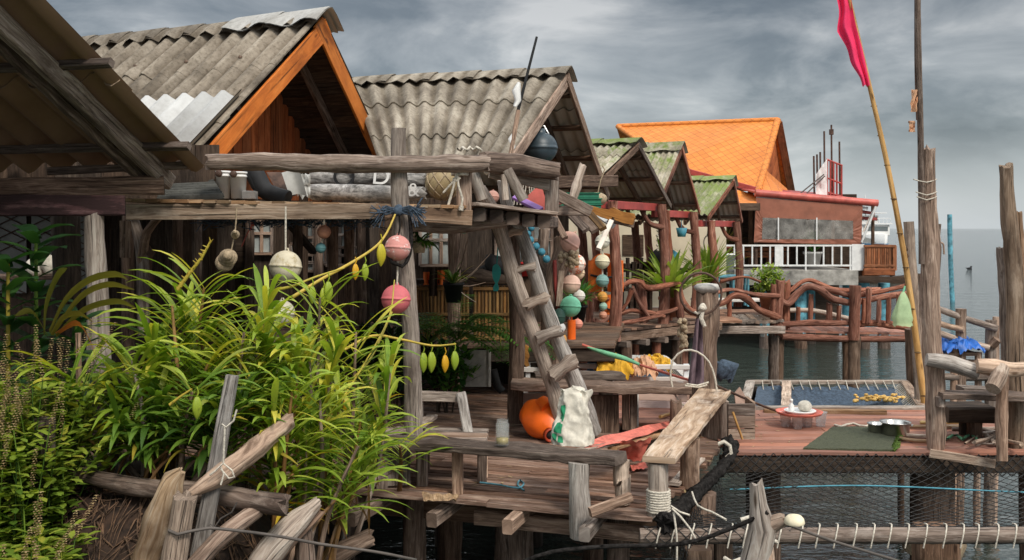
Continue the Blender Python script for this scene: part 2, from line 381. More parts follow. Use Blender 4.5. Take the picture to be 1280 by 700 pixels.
def leafmat(name, c0, c1, c2, old=None, trans=.3, rough=.45):
    m, t, b = newmat(name); a = attr(t)
    stops = [(0., c0), (.45, c1), (.88, c2)]+([(.93, old), (.98, old), (1., (.2, .11, .05))] if old else [])
    col = ramp(t, a, stops)
    g = nois(t, tex(t, (4, 1, 1)), 2, 4, .6)
    col = mix(t, 1., col, ramp(t, g, [(.3, (.8, .85, .8)), (.7, (1.2, 1.12, 1.1))]), 'MULTIPLY')
    nset(t, b, Base_Color=col, Roughness=rough); b.inputs['Specular IOR Level'].default_value = .35
    tr = nd(t, 'ShaderNodeBsdfTranslucent', ins={0: mix(t, 1., col, (1.5, 1.6, .7), 'MULTIPLY')})
    mx = nd(t, 'ShaderNodeMixShader', ins={0: trans, 1: b.outputs[0], 2: tr.outputs[0]})
    t.links.new(mx.outputs[0], t.nodes['Material Output'].inputs[0]); return m
M['orchid'] = leafmat('orchid_leaf', (.06, .13, .016), (.19, .30, .03), (.44, .50, .08), old=(.66, .46, .05))
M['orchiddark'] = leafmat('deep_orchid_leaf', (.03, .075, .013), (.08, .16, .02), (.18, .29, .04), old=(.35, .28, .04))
M['herb'] = leafmat('herb_leaf', (.06, .12, .015), (.16, .24, .03), (.32, .39, .055), old=(.3, .3, .04))
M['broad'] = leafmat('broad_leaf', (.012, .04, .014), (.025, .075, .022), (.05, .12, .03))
M['bronze'] = leafmat('bronze_leaf', (.06, .075, .015), (.13, .12, .025), (.2, .15, .03), old=(.4, .12, .03))
M['fern'] = leafmat('fern_leaf', (.02, .075, .015), (.055, .16, .028), (.12, .26, .045))
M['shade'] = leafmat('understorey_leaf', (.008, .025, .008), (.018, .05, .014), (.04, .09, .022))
M['pale_leaf'] = leafmat('pale_leaf', (.11, .19, .025), (.22, .33, .05), (.4, .46, .11))
M['pod'] = leafmat('seed_pod', (.22, .33, .03), (.3, .38, .035), (.5, .42, .03), old=(.65, .36, .02), trans=.15)
M['spike'] = leafmat('yellow_spike', (.36, .30, .04), (.45, .35, .05), (.5, .36, .06), trans=.05)
M['caly'] = leafmat('dry_flower_spike', (.16, .11, .06), (.28, .2, .1), (.42, .32, .18), trans=.1)
def plain(name, col, rough=.6, metal=0., var=.15, bmp=0., scale=6., spec=.5, co='Object', alpha=None):
    m, t, b = newmat(name)
    n = nois(t, tex(t, (1, 1, 1), co), scale, 6, .65)
    c = mix(t, 1., col, ramp(t, n, [(.3, (1-var*1.6,)*3), (.65, (1+var,)*3)]), 'MULTIPLY')
    nset(t, b, Base_Color=c, Roughness=rough, Metallic=metal); b.inputs['Specular IOR Level'].default_value = spec
    if bmp: nset(t, b, Normal=bump(t, n, bmp, .01))
    if alpha is not None:
        tr = nd(t, 'ShaderNodeBsdfTransparent'); mx = nd(t, 'ShaderNodeMixShader', ins={0: alpha, 1: tr.outputs[0], 2: b.outputs[0]})
        t.links.new(mx.outputs[0], t.nodes['Material Output'].inputs[0])
    return m
def plastic(name, col, chalk=(.75, .68, .62), amt=.36, rough=.5):
    amt += .045
    m, t, b = newmat(name)
    n = nois(t, tex(t, (1, 1, 1), 'Object'), 14, 8, .75); n2 = nois(t, tex(t, (1, 1, 1), 'Object'), 3.5, 6, .65)
    c = mix(t, 1., col, ramp(t, n2, [(.3, (.68, .66, .64)), (.6, (1.06, 1.06, 1.06))]), 'MULTIPLY')
    c = mix(t, ramp(t, n, [(amt-.03, (1, 1, 1)), (amt+.03, (0, 0, 0))]), c, chalk)
    nset(t, b, Base_Color=c, Roughness=ramp(t, n2, [(.3, (rough+.25,)*3), (.7, (rough,)*3)]), Normal=bump(t, n, .12, .004)); b.inputs['Specular IOR Level'].default_value = .35
    return m
M['white'] = plain('white_paint', (.74, .73, .71), .5, var=.1)
M['rope'] = plain('pale_rope', (.55, .5, .42), .9, var=.3, bmp=.6, scale=60)
M['wire'] = plain('dark_cable', (.09, .075, .065), .7, var=.3)
M['net'] = plain('black_net', (.03, .028, .027), .9, var=.3, scale=20)
M['netgrey'] = plain('faded_black_net', (.02, .018, .017), 1., var=.8, bmp=1., scale=40, spec=.05)
M['bluenet'] = plain('blue_fish_net', (.05, .075, .11), .9, var=.45, bmp=.9, scale=26)
M['metal'] = plain('steel', (.55, .54, .52), .28, 1., var=.2)
M['iron'] = plain('rusty_iron', (.09, .05, .035), .7, .3, var=.4, scale=12)
M['concrete'] = plain('stained_concrete', (.33, .31, .28), .9, var=.55, bmp=.4, scale=1.6)
M['cement'] = plain('grey_cement', (.42, .4, .37), .9, var=.3, bmp=.4, scale=5)
M['beige'] = plain('cream_plaster_wall', (.58, .5, .37), .8, var=.1, scale=1.2)
M['teal'] = plain('teal_paint', (.06, .26, .34), .6, var=.3, scale=5)
M['bluepole'] = plain('blue_painted_pole', (.10, .29, .36), .75, var=.55, scale=4)
M['tealcloth'] = plain('blue_cloth', (.02, .22, .40), .85, var=.25, scale=5, bmp=.4)
M['bluetarp'] = plain('blue_tarpaulin', (.02, .12, .45), .5, var=.3, bmp=.5)
M['black'] = plain('black_plastic', (.018, .018, .019), .65, var=.3, spec=.2)
M['bolt'] = plain('rusty_bolt', (.12, .075, .05), .8, var=.4, scale=30)
M['terra'] = plain('terracotta', (.34, .12, .06), .8, var=.25)
M['soil'] = plain('bank_soil', (.032, .017, .010), .95, var=.6, bmp=1., scale=9)
M['root'] = plain('dry_roots', (.11, .062, .035), .9, var=.6, scale=15)
M['straw'] = plain('woven_straw', (.38, .29, .19), .85, var=.3, bmp=.6, scale=40)
M['flag'] = plain('pink_red_flag_cloth', (.78, .028, .12), .8, var=.12, scale=4)
M['brownsheet'] = plain('brown_tarpaulin', (.30, .105, .062), .55, var=.15, scale=3, bmp=.3)
M['redpaint'] = plain('red_paint', (.36, .055, .045), .5, var=.25, scale=3)
M['rosepaint'] = plain('rose_red_paint', (.5, .10, .075), .5, var=.25, scale=3)
M['yellowcloth'] = plain('yellow_cloth', (.62, .34, .02), .8, var=.25, bmp=.5, scale=10)
M['peachcloth'] = plain('peach_cloth', (.6, .34, .2), .85, var=.2, bmp=.4, scale=10)
M['mauve'] = plain('mauve_cloth', (.17, .115, .135), .9, var=.3, bmp=.4, scale=9)
M['greencloth'] = plain('green_cloth', (.16, .42, .24), .85, var=.2, scale=9)
M['mat'] = plain('dark_green_mat', (.062, .068, .038), .98, var=.35, bmp=1., scale=70)
M['matedge'] = plain('bright_green_turf', (.10, .17, .02), .95, var=.5, bmp=1., scale=50)
M['foodbits'] = plain('orange_food_scraps', (.68, .42, .12), .8, var=.4, scale=20)
M['clear'] = plain('clear_plastic', (.75, .77, .78), .12, var=.05, alpha=.3)
M['clearsheet'] = plain('hazy_clear_sheet', (.52, .49, .45), .25, var=.4, scale=3, bmp=.5, alpha=.36)
M['dimglass'] = plain('dim_window', (.17, .17, .16), .4, var=.3, scale=2)
M['clearjar'] = plain('thin_clear_glass', (.75, .77, .75), .08, var=.05, alpha=.12)
M['glass'] = plain('window_glass', (.10, .12, .125), .08, var=.2, spec=.8)
M['paleglass'] = plain('pale_window', (.36, .39, .38), .25, var=.3, scale=2)
M['greenplastic'] = plain('green_plastic_crate', (.015, .16, .09), .5, var=.2)
M['purple'] = plain('purple_board', (.28, .14, .42), .6, var=.15)
M['orangevest'] = plain('orange_life_vest', (.80, .16, .02), .75, var=.2, scale=8)
M['orangecan'] = plain('orange_plastic_drum', (.93, .15, .01), .42, var=.1, bmp=.1, scale=4)
M['sack'] = plain('white_woven_sack', (.58, .54, .46), .85, var=.22, bmp=.5, scale=14)
M['green_print'] = plain('green_print', (.02, .26, .12), .8, var=.2)
M['redsheet'] = plain('salmon_red_sheet', (.62, .155, .11), .7, var=.3, bmp=.3, scale=6)
M['drum'] = plain('blue_grey_drum', (.035, .055, .07), .45, var=.3, scale=5)
M['greyplastic'] = plain('grey_plastic', (.45, .45, .43), .5, var=.15)
M['tarp'] = None
def tarp():
    m, t, b = newmat('painted_tarp_roll')
    n = nois(t, tex(t, (2.2, 5, 1)), 1.2, 8, .75, 1.2); n2 = nois(t, tex(t, (9, 9, 1)), 1.5, 4, .6)
    c = ramp(t, n, [(.36, (.04, .035, .033)), (.45, (.16, .15, .14)), (.53, (.38, .36, .34)), (.6, (.17, .155, .15)), (.7, (.45, .43, .41))])
    c = mix(t, 1., c, ramp(t, n2, [(.35, (.55, .55, .55)), (.6, (1.1, 1.1, 1.1))]), 'MULTIPLY')
    nset(t, b, Base_Color=c, Roughness=.85, Normal=bump(t, n, .5, .02)); return m
M['tarp'] = tarp()
def water():
    m, t, b = newmat('sea_water')
    v1 = tex(t, (.8, 1.9, 1), 'Object'); v2 = tex(t, (.1, .32, 1), 'Object'); v3 = tex(t, (3.2, 6.2, 1), 'Object')
    a = nois(t, v1, 1.1, 4, .55, .7); c = nois(t, v2, 1., 3, .5, .5); d = nois(t, v3, 1.2, 3, .5)
    h = mth(t, 'ADD', mth(t, 'ADD', mth(t, 'MULTIPLY', a, .95), mth(t, 'MULTIPLY', c, .9)), mth(t, 'MULTIPLY', d, .28))
    nset(t, b, Base_Color=(.034, .044, .037), Roughness=.05, IOR=1.33, Normal=bump(t, h, .6, .12)); b.inputs['Specular IOR Level'].default_value = .9; return m
M['water'] = water()
# ================================================================ SETTING
WZ = -1.9
def wt_(mb):
    xs = [-3000, -60, -8, 20, 60, 3000]; ys = [-40, 4, 30, 120, 900, 7000]
    mb.grid([[V((x, y, WZ)) for x in xs] for y in ys], ys, xs, False, True)
    mb.f = [tuple(reversed(f)) for f in mb.f]
one('water', 'rippled grey green sea reaching to the horizon', 'sea', M['water'], wt_, kind='structure', origin=V((0, 0, WZ)))
def bank_h(x, y):
    u = x+.10*(y-6)                                    # bank falls off to the right
    h = .56-max(0, u+1.9)*1.15-max(0, 6.2-y)*.62-.25*max(0, y-7.2)
    return h+.10*nz(V((x, y, 0)), 1.3)+.05*nz(V((x, y, 3)), 4.)
def bank(mb):
    xs = [-7+.1*i for i in range(62)]; ys = [3.2+.1*i for i in range(72)]
    g = [[V((x, y, max(-2.4, bank_h(x, y)))) for x in xs] for y in ys]
    mb.grid(g, ys, xs, False, True); mb.f = [tuple(reversed(f)) for f in mb.f]
one('ground', 'brown earth bank held by roots under the plants', 'ground', M['soil'], bank, kind='structure')
def rootm(mb):
    for i in range(1100):
        y = R.uniform(4.2, 6.6); x = R.uniform(-4.2, -1.15)+.1
        p = V((x, y, bank_h(x, y)+.02)); pts = [p]; a = R.uniform(0, 6.28); d = V((math.cos(a)*.5, -.7, -.3))
        for k in range(R.randint(3, 7)):
            d = d+V((R.uniform(-.6, .6), R.uniform(-.6, .4), 0)); q = pts[-1]+d.normalized()*.09
            q.z = bank_h(q.x, q.y)+R.uniform(.0, .07); pts.append(q)
        mb.log(pts, [R.uniform(.003, .008), .0015], n=4, rough=0, step=.06, cap=False)
one('roots', 'tangle of dry brown roots over the earth bank', 'roots', M['root'], rootm, kind='stuff')

# ---------------------------------------------------------------- front deck
DO = V((1.08, 7.70, 0)); DA = V((-.952, .306, 0)).normalized(); DB = V((.306, .952, 0)).normalized()
t = Th('wooden_deck', 'grey brown plank deck on posts, littered with benches and driftwood', 'deck')
dk = t.part('decking', M['deck'])
for k in range(52):
    w = .114; o = DO+DB*(w*k)+V((0, 0, -.02))
    r0 = -.07*k*.114/.9+R.uniform(-.03, .05)
    if o.y-r0*DA.y > 10.6: r0 = R.uniform(.95, 1.1)
    Ltot = 5.6+R.uniform(-.1, .1); cuts = [r0]; c = r0+R.uniform(1., 3.2)
    while c < Ltot-.5: cuts.append(c); c += R.uniform(1.6, 3.2)
    cuts.append(Ltot)
    for a, b in zip(cuts, cuts[1:]):
        z = R.uniform(-.006, .006)
        dk.board(o+DA*(a+.004)+V((0, 0, z)), o+DA*(b-.004)+V((0, 0, z)), w-.015, .038, rough=.0045)
for i, (px, L) in enumerate(((428, .35), (560, .5), (660, .55), (758, .55), (462, .62))):
    p = G(px, 640, -.13); q = DO+DA*((DO-V((p.x, p.y, 0))).dot(-DA)); q.z = -.10
    j = t.part('joist', M['grey']); e = .34 if i < 4 else .55
    j.board(q-DB*e*.9, q+DB*2.2, .085, .11, rough=.004)
b = t.part('edge_beam', M['brown']); b.board(DO+DB*.42+DA*-.1+V((0, 0, -.21)), DO+DB*.42+DA*4.6+V((0, 0, -.21)), .06, .2, rough=.005)
b = t.part('edge_beam', M['grey']); b.board(DO+DB*.10+DA*-.12+V((0, 0, -.185)), DO+DB*.16+DA*1.5+V((0, 0, -.185)), .05, .12, rough=.004)
for px, Y, r in ((516, 8.75, .1), (640, 8.9, .17), (560, 9.6, .12), (770, 8.2, .09), (872, 8.6, .14), (740, 10., .1), (430, 9.3, .09)):
    p = P(px, 285, Y); l = t.part('post', M['greydark']); l.log([(p.x, p.y, -2.7), (p.x+.02, p.y, -.06)], r, rough=.06)
t.done()
# ---------------------------------------------------------------- red platform with pens
t = Th('red_platform', 'low platform of faded red painted boards edged in black netting', 'platform')
dk = t.part('decking', M['redplat'])
for k in range(16):
    y = 9.86+.145*k; x0 = 2.06 if y < 11.2 else 1.0
    cuts = [x0+R.uniform(0, .03)]; c = x0+R.uniform(1, 2.6)
    while c < 5.4: cuts.append(c); c += R.uniform(1.5, 2.8)
    cuts.append(6.1)
    for a, b in zip(cuts, cuts[1:]): dk.board((a+.003, y, .0), (b-.003, y, R.uniform(-.004, .004)), .134, .036, rough=.004)
for k in range(13):
    y = 12.15+.145*k; dk.board((.95, y, .0), (2.58, y, .0), .139, .036, rough=.003)
eb = t.part('edge_beam', M['dark']); eb.board((2.0, 9.86, -.11), (6.2, 9.86, -.11), .09, .16, rough=.005)
nb = t.part('edge_netting', M['net'])
def netpatch(mb, fn, nu, nv, r=.0035, skip=0.):
    g = [[fn(i/nu, j/nv) for j in range(nv+1)] for i in range(nu+1)]
    def strand(a, b):
        d = b-a; s1 = d.cross(V((0, .3, 1))).normalized()*r; s2 = d.cross(s1).normalized()*r
        rows = [[p+s1, p-s1*.5+s2*.87, p-s1*.5-s2*.87] for p in (a, b)]
        mb.grid(rows, [0, 1], [0, .3, .6, 1], True, True, .5)
    for i in range(nu):
        for j in range(nv):
            if (i+j) % 2 == 0: strand(g[i][j], g[i+1][j+1])
            else: strand(g[i+1][j], g[i][j+1])
netpatch(nb, lambda u, v: V((2.05+4.1*u, 9.775-.02*math.sin(v*3)-.012*nz(V((u*30, v, 0))), .0-.21*v-.02*nz(V((u*14, 0, 0))))), 92, 5, .006)
for px, Y, r in ((1166, 10.2, .21), (960, 10.4, .13), (1290, 10.3, .12)):
    p = P(px, 285, Y); l = t.part('post', M['greydark']); l.log([(p.x, p.y, -2.7), (p.x, p.y, -.03)], r, rough=.05)
p = P(1166, 285, 10.2); l = t.part('float_collar', M['straw']); l.log([(p.x-.02, p.y, -1.1), (p.x, p.y, -.95), (p.x, p.y, -.85)], [.27, .31, .27], rough=.05)
t.done()
def pen(label, x0, x1, y0, y1, z, mat, cross=(), depth=.16, seedf=1., sk=0.):
    def S(x, y, q): return V((x+sk*(y-y0), y, q))
    t = Th('fish_pen', label, 'fish pen', 'netted fish pens beside the platform')
    f = t.part('frame', mat)
    for a, b in (((x0, y1), (x1, y1)), ((x0, y0), (x1, y0))): f.board(S(a[0]-.04, a[1], z), S(b[0]+.04, b[1], z), .11, .05)
    for x in (x0, x1)+tuple(cross): f.board(S(x, y0+.06, z+.004), S(x, y1-.06, z+.004), .12, .05)
    n = t.part('net', M['bluenet']); nx, ny = 26, 22
    n.grid([[S(*(lerp(x0+.1, x1-.1, i/nx), lerp(y0+.1, y1-.1, j/ny), z-.05-depth*min(1, 3.2*min(i/nx, 1-i/nx, j/ny, 1-j/ny))*1.1+.05*nz(V((i*.35, j*.35, seedf))))) for j in range(ny+1)] for i in range(nx+1)], [i*.1 for i in range(nx+1)], [j*.1 for j in range(ny+1)], False, True)
    n.f = [tuple(reversed(q)) for q in n.f]
    k = int((x1-x0)/.14)
    for i in range(k):
        x = lerp(x0+.1, x1-.1, (i+.5)/k)
        l = t.part('lashing', M['rope']); l.log([S(x, y1-.03, z+.03), S(x+R.uniform(.02, .06), y1-.22, z-.07)], .007, n=4, rough=0, cap=False)
    k = int((y1-y0)/.12)
    for i in range(k):
        y = lerp(y0+.1, y1-.1, (i+.5)/k)
        l = t.part('lashing', M['rope']); l.log([S(x1-.03, y, z+.03), S(x1-.16, y+.02, z-.08)], .007, n=4, rough=0, cap=False)
    for x in (x0+.06, x1-.06):
        for y in (y0+.2, y1-.2): u = t.part('pile', M['dark']); u.log([S(x, y, -2.6), S(x, y, z-.03)], .045, rough=.05)
    return t.done()
pen('square fish pen with pale board frame holding orange food scraps on blue net', 2.74, 4.86, 12.1, 14.15, .03, M['pale'], cross=(3.24,), seedf=2., sk=.27)
pen('fish pen of white rails behind the long rough table, draped with yellow cloth', .55, 2.5, 14.35, 17.0, .02, M['whitewood'], cross=(1.5,), seedf=9.)
# ---------------------------------------------------------------- hammock net between deck and platform
t = Th('safety_net', 'black diamond mesh net stretched over the water below the platform', 'net')
n = t.part('mesh', M['net'])
def hn(u, v):
    a = lerp(V((1.12, 7.65, -.12)), V((2.12, 9.72, -.16)), v); b = lerp(V((5.6, 7.62, -.12)), V((6.0, 9.72, -.16)), v)
    p = lerp(a, b, u); p.z -= .16*math.sin(math.pi*v)*(.4+.6*math.sin(math.pi*u))+.02*nz(p, 2.)
    return p+V((.02*nz(p, 3), .02*nz(p+V((9, 0, 0)), 3), 0))
netpatch(n, hn, 64, 36, .0038)
l = t.part('front_log', M['grey']); l.log([(.95, 7.62, -.13), (3., 7.6, -.12), (5.7, 7.62, -.12)], [.055, .06, .06], rough=.06)
s = t.part('net_wrap', M['net']); netpatch(s, lambda u, v: V((.98+4.6*u, 7.62-.066*math.cos(v*6.283), -.125+.066*math.sin(v*6.283))), 90, 8, .004)
for i in range(34):
    x = 1.08+i*.132+R.uniform(-.02, .02)
    l = t.part('lashing', M['rope']); l.log([(x+.035, 7.69, -.06), (x+.02, 7.6, -.045), (x-.01, 7.545, -.1), (x-.03, 7.55, -.2)],   .0065, n=5, rough=.0, step=.05, cap=False)
l = t.part('blue_rope', M['teal']); l.log([(2.0, 9.4, -.24), (3.2, 9.38, -.2), (4.6, 9.35, -.25), (5.8, 9.4, -.3)], .008, n=5, rough=.1)
t.done()
one('net_roll', 'roll of black netting lashed along the right deck edge', 'net', M['netgrey'], lambda m: m.log([(1.12, 7.55, -.03), (1.55, 8.45, .0), (1.98, 9.4, .03), (2.1, 9.85, .1)], [.075, .055, .05, .065], n=24, rough=.32, freq=18, step=.025))
def hang(m):
    netpatch(m, lambda u, v: lerp(V((1.15, 7.6, -.1)), V((2.0, 9.6, -.1)), u)+V((.12*v+.05*math.sin(u*5), -.05*v, -1.05*v-.1*math.sin(3*u)*v)), 50, 26, .004)
one('hanging_net', 'black net curtain hanging from the deck edge into the water', 'net', M['net'], hang)

# ================================================================ BUILDINGS
def eave(ap, d, px, py, sgn, more=0.):
    d = V((d[0], d[1], 0)).normalized(); k = (px-640)/F
    t_ = (ap.x-k*ap.y)/(d.x-k*d.y)*(1 if sgn < 0 else -1)
    p = ap+d*(sgn*t_); z = CAMZ+(285-py)/F*p.y
    s_ = (z-ap.z)/t_; t_ += more; q = ap+d*(sgn*t_); q.z = ap.z+s_*t_; return q
def hut_roof(t, ap, back, en, ef, mat, pitch=.25, amp=.035, rows=3, sheet=1., cap=None, capp=None, fn_=1., barge=None, bw=.16, sub=None, rafter=M['greydark'], ends=.1, newrow=None, purl=3, under=None):
    """roof slopes, ridge pieces, barge boards, purlins; ap = gable apex, en / ef = its near and far eave corners"""
    bk = back-ap
    for nm, e, k_ in (('roof_slope', en, fn_), ('roof_slope', ef, 1.)):
        s = t.part(nm, mat); s.corr(back, ap, e, e+bk*k_, pitch, amp, rows, .012, sheet=sheet)
        if e is en and pitch > .2: t.part('roof_bolts', M['bolt'], s, kind='stuff').bolts(back, ap, e, e+bk*k_, pitch, amp, rows)
    c = t.part('ridge_cap', cap or mat); L = bk.length; k = max(2, int(L/.55)); u = bk.normalized()
    for e in (en, ef):
        dn = (e-ap).normalized()
        nn = u.cross(dn); nn = nn if nn.z > 0 else -nn
        for i in range(k):
            a = ap-u*.06+u*(L*i/k); b = ap-u*.06+u*(L*(i+1)/k+.1); rows_ = []
            for v in range(4):
                row = []
                for w in range(9):
                    f = w/8; ph = f*math.pi*2*(L/k/pitch/.98)
                    row.append(lerp(a, b, f)+V((0, 0, .045-.02*f))+nn*(.015+amp*.9*(v/3)*math.sin(ph)+.02*(v > 0))+dn*(v/3*.30))
                rows_.append(row)
            c.grid(rows_, [.1*v for v in range(4)], [.07*w for w in range(9)], False, True)
            c.grid([[p-nn*.012 for p in reversed(r)] for r in rows_], [.1*v for v in range(4)], [.07*w for w in range(9)], False, True)
    for e in (en, ef):
        dn = (e-ap).normalized(); nn = u.cross(dn); nn = nn if nn.z > 0 else -nn
        if barge:
            g = t.part('barge_board', barge); g.board(ap-nn*(bw*.5+.03)-u*.01+dn*.0, e-nn*(bw*.5+.03)-u*.01-dn*.02, .035, bw, up=nn, rough=.003)
        for q in (.45, L*.5, L-.3) if fn_ == 1. else (.45,):
            g = t.part('rafter', rafter); g.board(ap-nn*.16+u*q, e-nn*.16+u*q, .06, .1, up=nn, rough=.004)
        for i in range(purl):
            f = (i+.6)/purl; g = t.part('purlin', rafter); a = lerp(ap, e, f)-nn*.075-u*ends; g.board(a, a+u*((L if e is ef else L*fn_)+ends-.1), .06, .055, up=nn, rough=.003)
    return u
# hut A: nearest, brown sheets seen from below
ap = V((-3.15, 5.45, 4.10)); ef = P(255, 207, 8.2); en = V((-3.85, 2.7, 2.7)); bk = ap+V((-4.2, 1.05, 0))
t = Th('stilt_hut', 'dark hut at the far left, seen up under its brown corrugated roof', 'hut')
u = hut_roof(t, ap, bk, en, ef, M['roofA'], pitch=.31, amp=.062, rows=3, cap=M['roofA'], rafter=M['greydark'], ends=.12)
g = t.part('rafter', M['grey'], label='long grey rafter under the roof edge'); nn = V((.03, -.44, .9))
g.board(ap+u*.32-V((0, 0, .16)), ef+u*.32-V((0, 0, .13)), .1, .13, up=nn, rough=.006)
b = t.part('tie_beam', M['maroon']); b.board(P(-90, 257, 7.35), P(157, 257, 7.75), .09, .155)
b = t.part('tie_beam', M['greydark']); b.board(P(-60, 236, 7.7), P(205, 231, 8.15), .12, .15, rough=.01)
b = t.part('eave_beam', M['greydark']); b.board(P(60, 214, 8.0), P(236, 206, 8.2), .07, .06, rough=.006)
l = t.part('post', M['pale']); l.log([P(124, 470, 7.75), P(121, 360, 7.72), P(117, 268, 7.7)], [.09, .075, .075], rough=.14)
l = t.part('post', M['dark']); l.log([P(85, 450, 9.2), P(83, 262, 9.2)], .12, rough=.1)
l = t.part('post', M['dark']); l.log([P(-30, 450, 9.2), P(-30, 262, 9.2)], .12, rough=.1)
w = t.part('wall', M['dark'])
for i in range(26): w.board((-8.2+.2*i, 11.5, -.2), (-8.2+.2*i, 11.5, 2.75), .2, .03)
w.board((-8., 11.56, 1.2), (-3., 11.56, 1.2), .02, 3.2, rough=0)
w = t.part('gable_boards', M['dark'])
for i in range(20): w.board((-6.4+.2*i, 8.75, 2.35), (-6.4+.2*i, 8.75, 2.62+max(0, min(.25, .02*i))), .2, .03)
for px in (15, 58, 112):
    w2 = t.part('window_panel', M['dimglass']); a = P(px, 288, 11.44); w2.board(a-V((0, 0, .7)), a+V((0, 0, .35)), .33, .02, up=(0, -1, 0), rough=0)
    w3 = t.part('window_lattice', M['iron'], w2)
    for k in range(7):
        z = a.z-.7+k*.15; w3.log([(a.x-.16, 11.41, z), (a.x+.16, 11.41, z+.15)], .006, n=4, rough=0, cap=False); w3.log([(a.x+.16, 11.41, z), (a.x-.16, 11.41, z+.15)], .006, n=4, rough=0, cap=False)
t.done(origin=V((-4, 7, 0)))
# hut B: orange barge boards
ap = P(403, 20, 11.5); bk = ap+V((-4.2, 1.9, -.0)); dB = (.41, .91)
en = eave(ap, dB, 247, 192, -1, .5); ef = eave(ap, dB, 480, 190, 1, .45)
t = Th('stilt_hut', 'hut with orange painted barge boards and a new white roof patch', 'hut')
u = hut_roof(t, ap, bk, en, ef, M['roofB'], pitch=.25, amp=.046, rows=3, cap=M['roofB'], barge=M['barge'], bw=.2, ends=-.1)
# white replacement sheets near the gable and grey pale ridge pieces
dn = (en-ap); nn = u.cross(dn.normalized()); nn = nn if nn.z > 0 else -nn
s = t.part('new_roof_sheet', M['roofnew']); a0 = ap+dn*.52+nn*.085+u*.0; s.corr(a0+u*1.55, a0, ap+dn*1.01+nn*.085, ap+dn*1.01+nn*.085+u*1.55, .25, .046, 1, .012)
c = t.part('new_ridge_cap', M['roofcap'])
for e in (en, ef):
    d2 = (e-ap).normalized(); n2 = u.cross(d2); n2 = n2 if n2.z > 0 else -n2
    for i in range(2):
        a = ap-u*.12+u*(.62*i); b = a+u*.68
        rr = [[lerp(a, b, w_/10)+V((0, 0, .075-.02*w_/10))+n2*(.03+.036*(v/3)*math.sin(w_/10*6.28*1.25)+.02*(v > 0))+d2*(v/3*.33) for w_ in range(11)] for v in range(4)]
        c.grid(rr, [.1*v for v in range(4)], [.06*w_ for w_ in range(11)], False, True); c.grid([[p-n2*.012 for p in reversed(r)] for r in rr], [.1*v for v in range(4)], [.06*w_ for w_ in range(11)], False, True)
# board lining under the slopes and a recessed plank wall
ln = t.part('ceiling_boards', M['dark'])
for k in range(16):
    f = (k+.5)/16
    for e in (ef, en):
        d2 = (e-ap).normalized(); n2 = u.cross(d2); n2 = n2 if n2.z > 0 else -n2
        q = lerp(ap, e, f)-n2*.10; ln.board(q+u*.05, q+u*3.4, (e-ap).length/16-.006, .015, up=n2, rough=.001)
w = t.part('gable_wall', M['redwall']); ob = ap+u*1.0
for k in range(30):
    f = -1+2*(k+.5)/30; e = en if f < 0 else ef; top = lerp(ap, e, abs(f))+u*1.0; top.z -= .17; bot = V((top.x, top.y, 2.5))
    if top.z > bot.z+.05: w.board(bot, top, ((e-ap).xy.length)/15-.008, .03, up=u, rough=.002)
t.part('', M['dark']); t.parts.pop()
for px, Y in ((262, 10.2), (300, 12.6), (455, 12.9), (378, 12.8)):
    p = P(px, 285, Y); l = t.part('post', M['dark']); l.log([(p.x, p.y, -1.4), (p.x, p.y, 2.9)], .07, rough=.08)
t.done(origin=V((-2.4, 11.5, 0)))
# hut C
ap = P(709, 88, 12.8); bk = ap+V((-2.85, .85, .0)); dC = (.35, .94)
en = eave(ap, dC, 635, 195, -1, .35); ef = eave(ap, dC, 760, 240, 1, .02)
t = Th('stilt_hut', 'hut with lichened grey wavy roof and a black drum float in its gable', 'hut')
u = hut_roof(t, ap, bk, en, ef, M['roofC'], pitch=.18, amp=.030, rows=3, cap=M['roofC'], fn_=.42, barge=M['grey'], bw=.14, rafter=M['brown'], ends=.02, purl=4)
b = t.part('tie_beam', M['greydark']); b.board(P(655, 228, 12.9), P(770, 226, 14.4), .08, .16)
fl = t.part('floor', M['brown'])
for k in range(16): fl.board((-3.6, 13.0+.2*k, .66), (1.3+.03*k, 13.0+.2*k, .66), .19, .04)
fb = t.part('floor_beam', M['dark']); fb.board((-3.6, 12.98, .55), (1.3, 12.98, .55), .08, .16)
for x in (-3.4, -2.1, -.9, .3, 1.2):
    l = t.part('pile', M['dark']); l.log([(x, 13.1, -2.4), (x, 13.1, .5)], .09, rough=.08)
# bamboo skirting panels
for x0, x1 in ((-1.25, -.55), (-.5, .12)):
    bp = t.part('bamboo_panel', M['bamboodark']); k = int((x1-x0)/.045)
    for i in range(k):
        x = lerp(x0, x1, (i+.5)/k); bp.log([(x, 13.2, .70), (x, 13.2, 1.42)], .021, n=6, rough=.02, step=.4)
    bb = t.part('panel_batten', M['bamboodark'], bp)
    for z in (.74, 1.05, 1.38): bb.board((x0, 13.165, z), (x1, 13.165, z), .02, .04, up=(0, 0, 1), rough=.001)
    ct = t.part('counter_top', M['dark']); ct.board((x0-.03, 13.3, 1.47), (x1+.03, 13.3, 1.47), .35, .05)
for px, Y in ((566, 12.6),):
    p = P(px, 285, Y); l = t.part('post', M['grey']); l.log([(p.x, p.y, .0), (p.x+.02, p.y, 1.4), (p.x, p.y, 2.75)], [.085, .075, .07], rough=.09)
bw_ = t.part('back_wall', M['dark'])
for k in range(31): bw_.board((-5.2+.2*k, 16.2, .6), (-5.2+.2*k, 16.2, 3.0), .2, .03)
bw_.board((-5.2, 16.26, 1.8), (.9, 16.26, 1.8), .02, 2.4, rough=0)
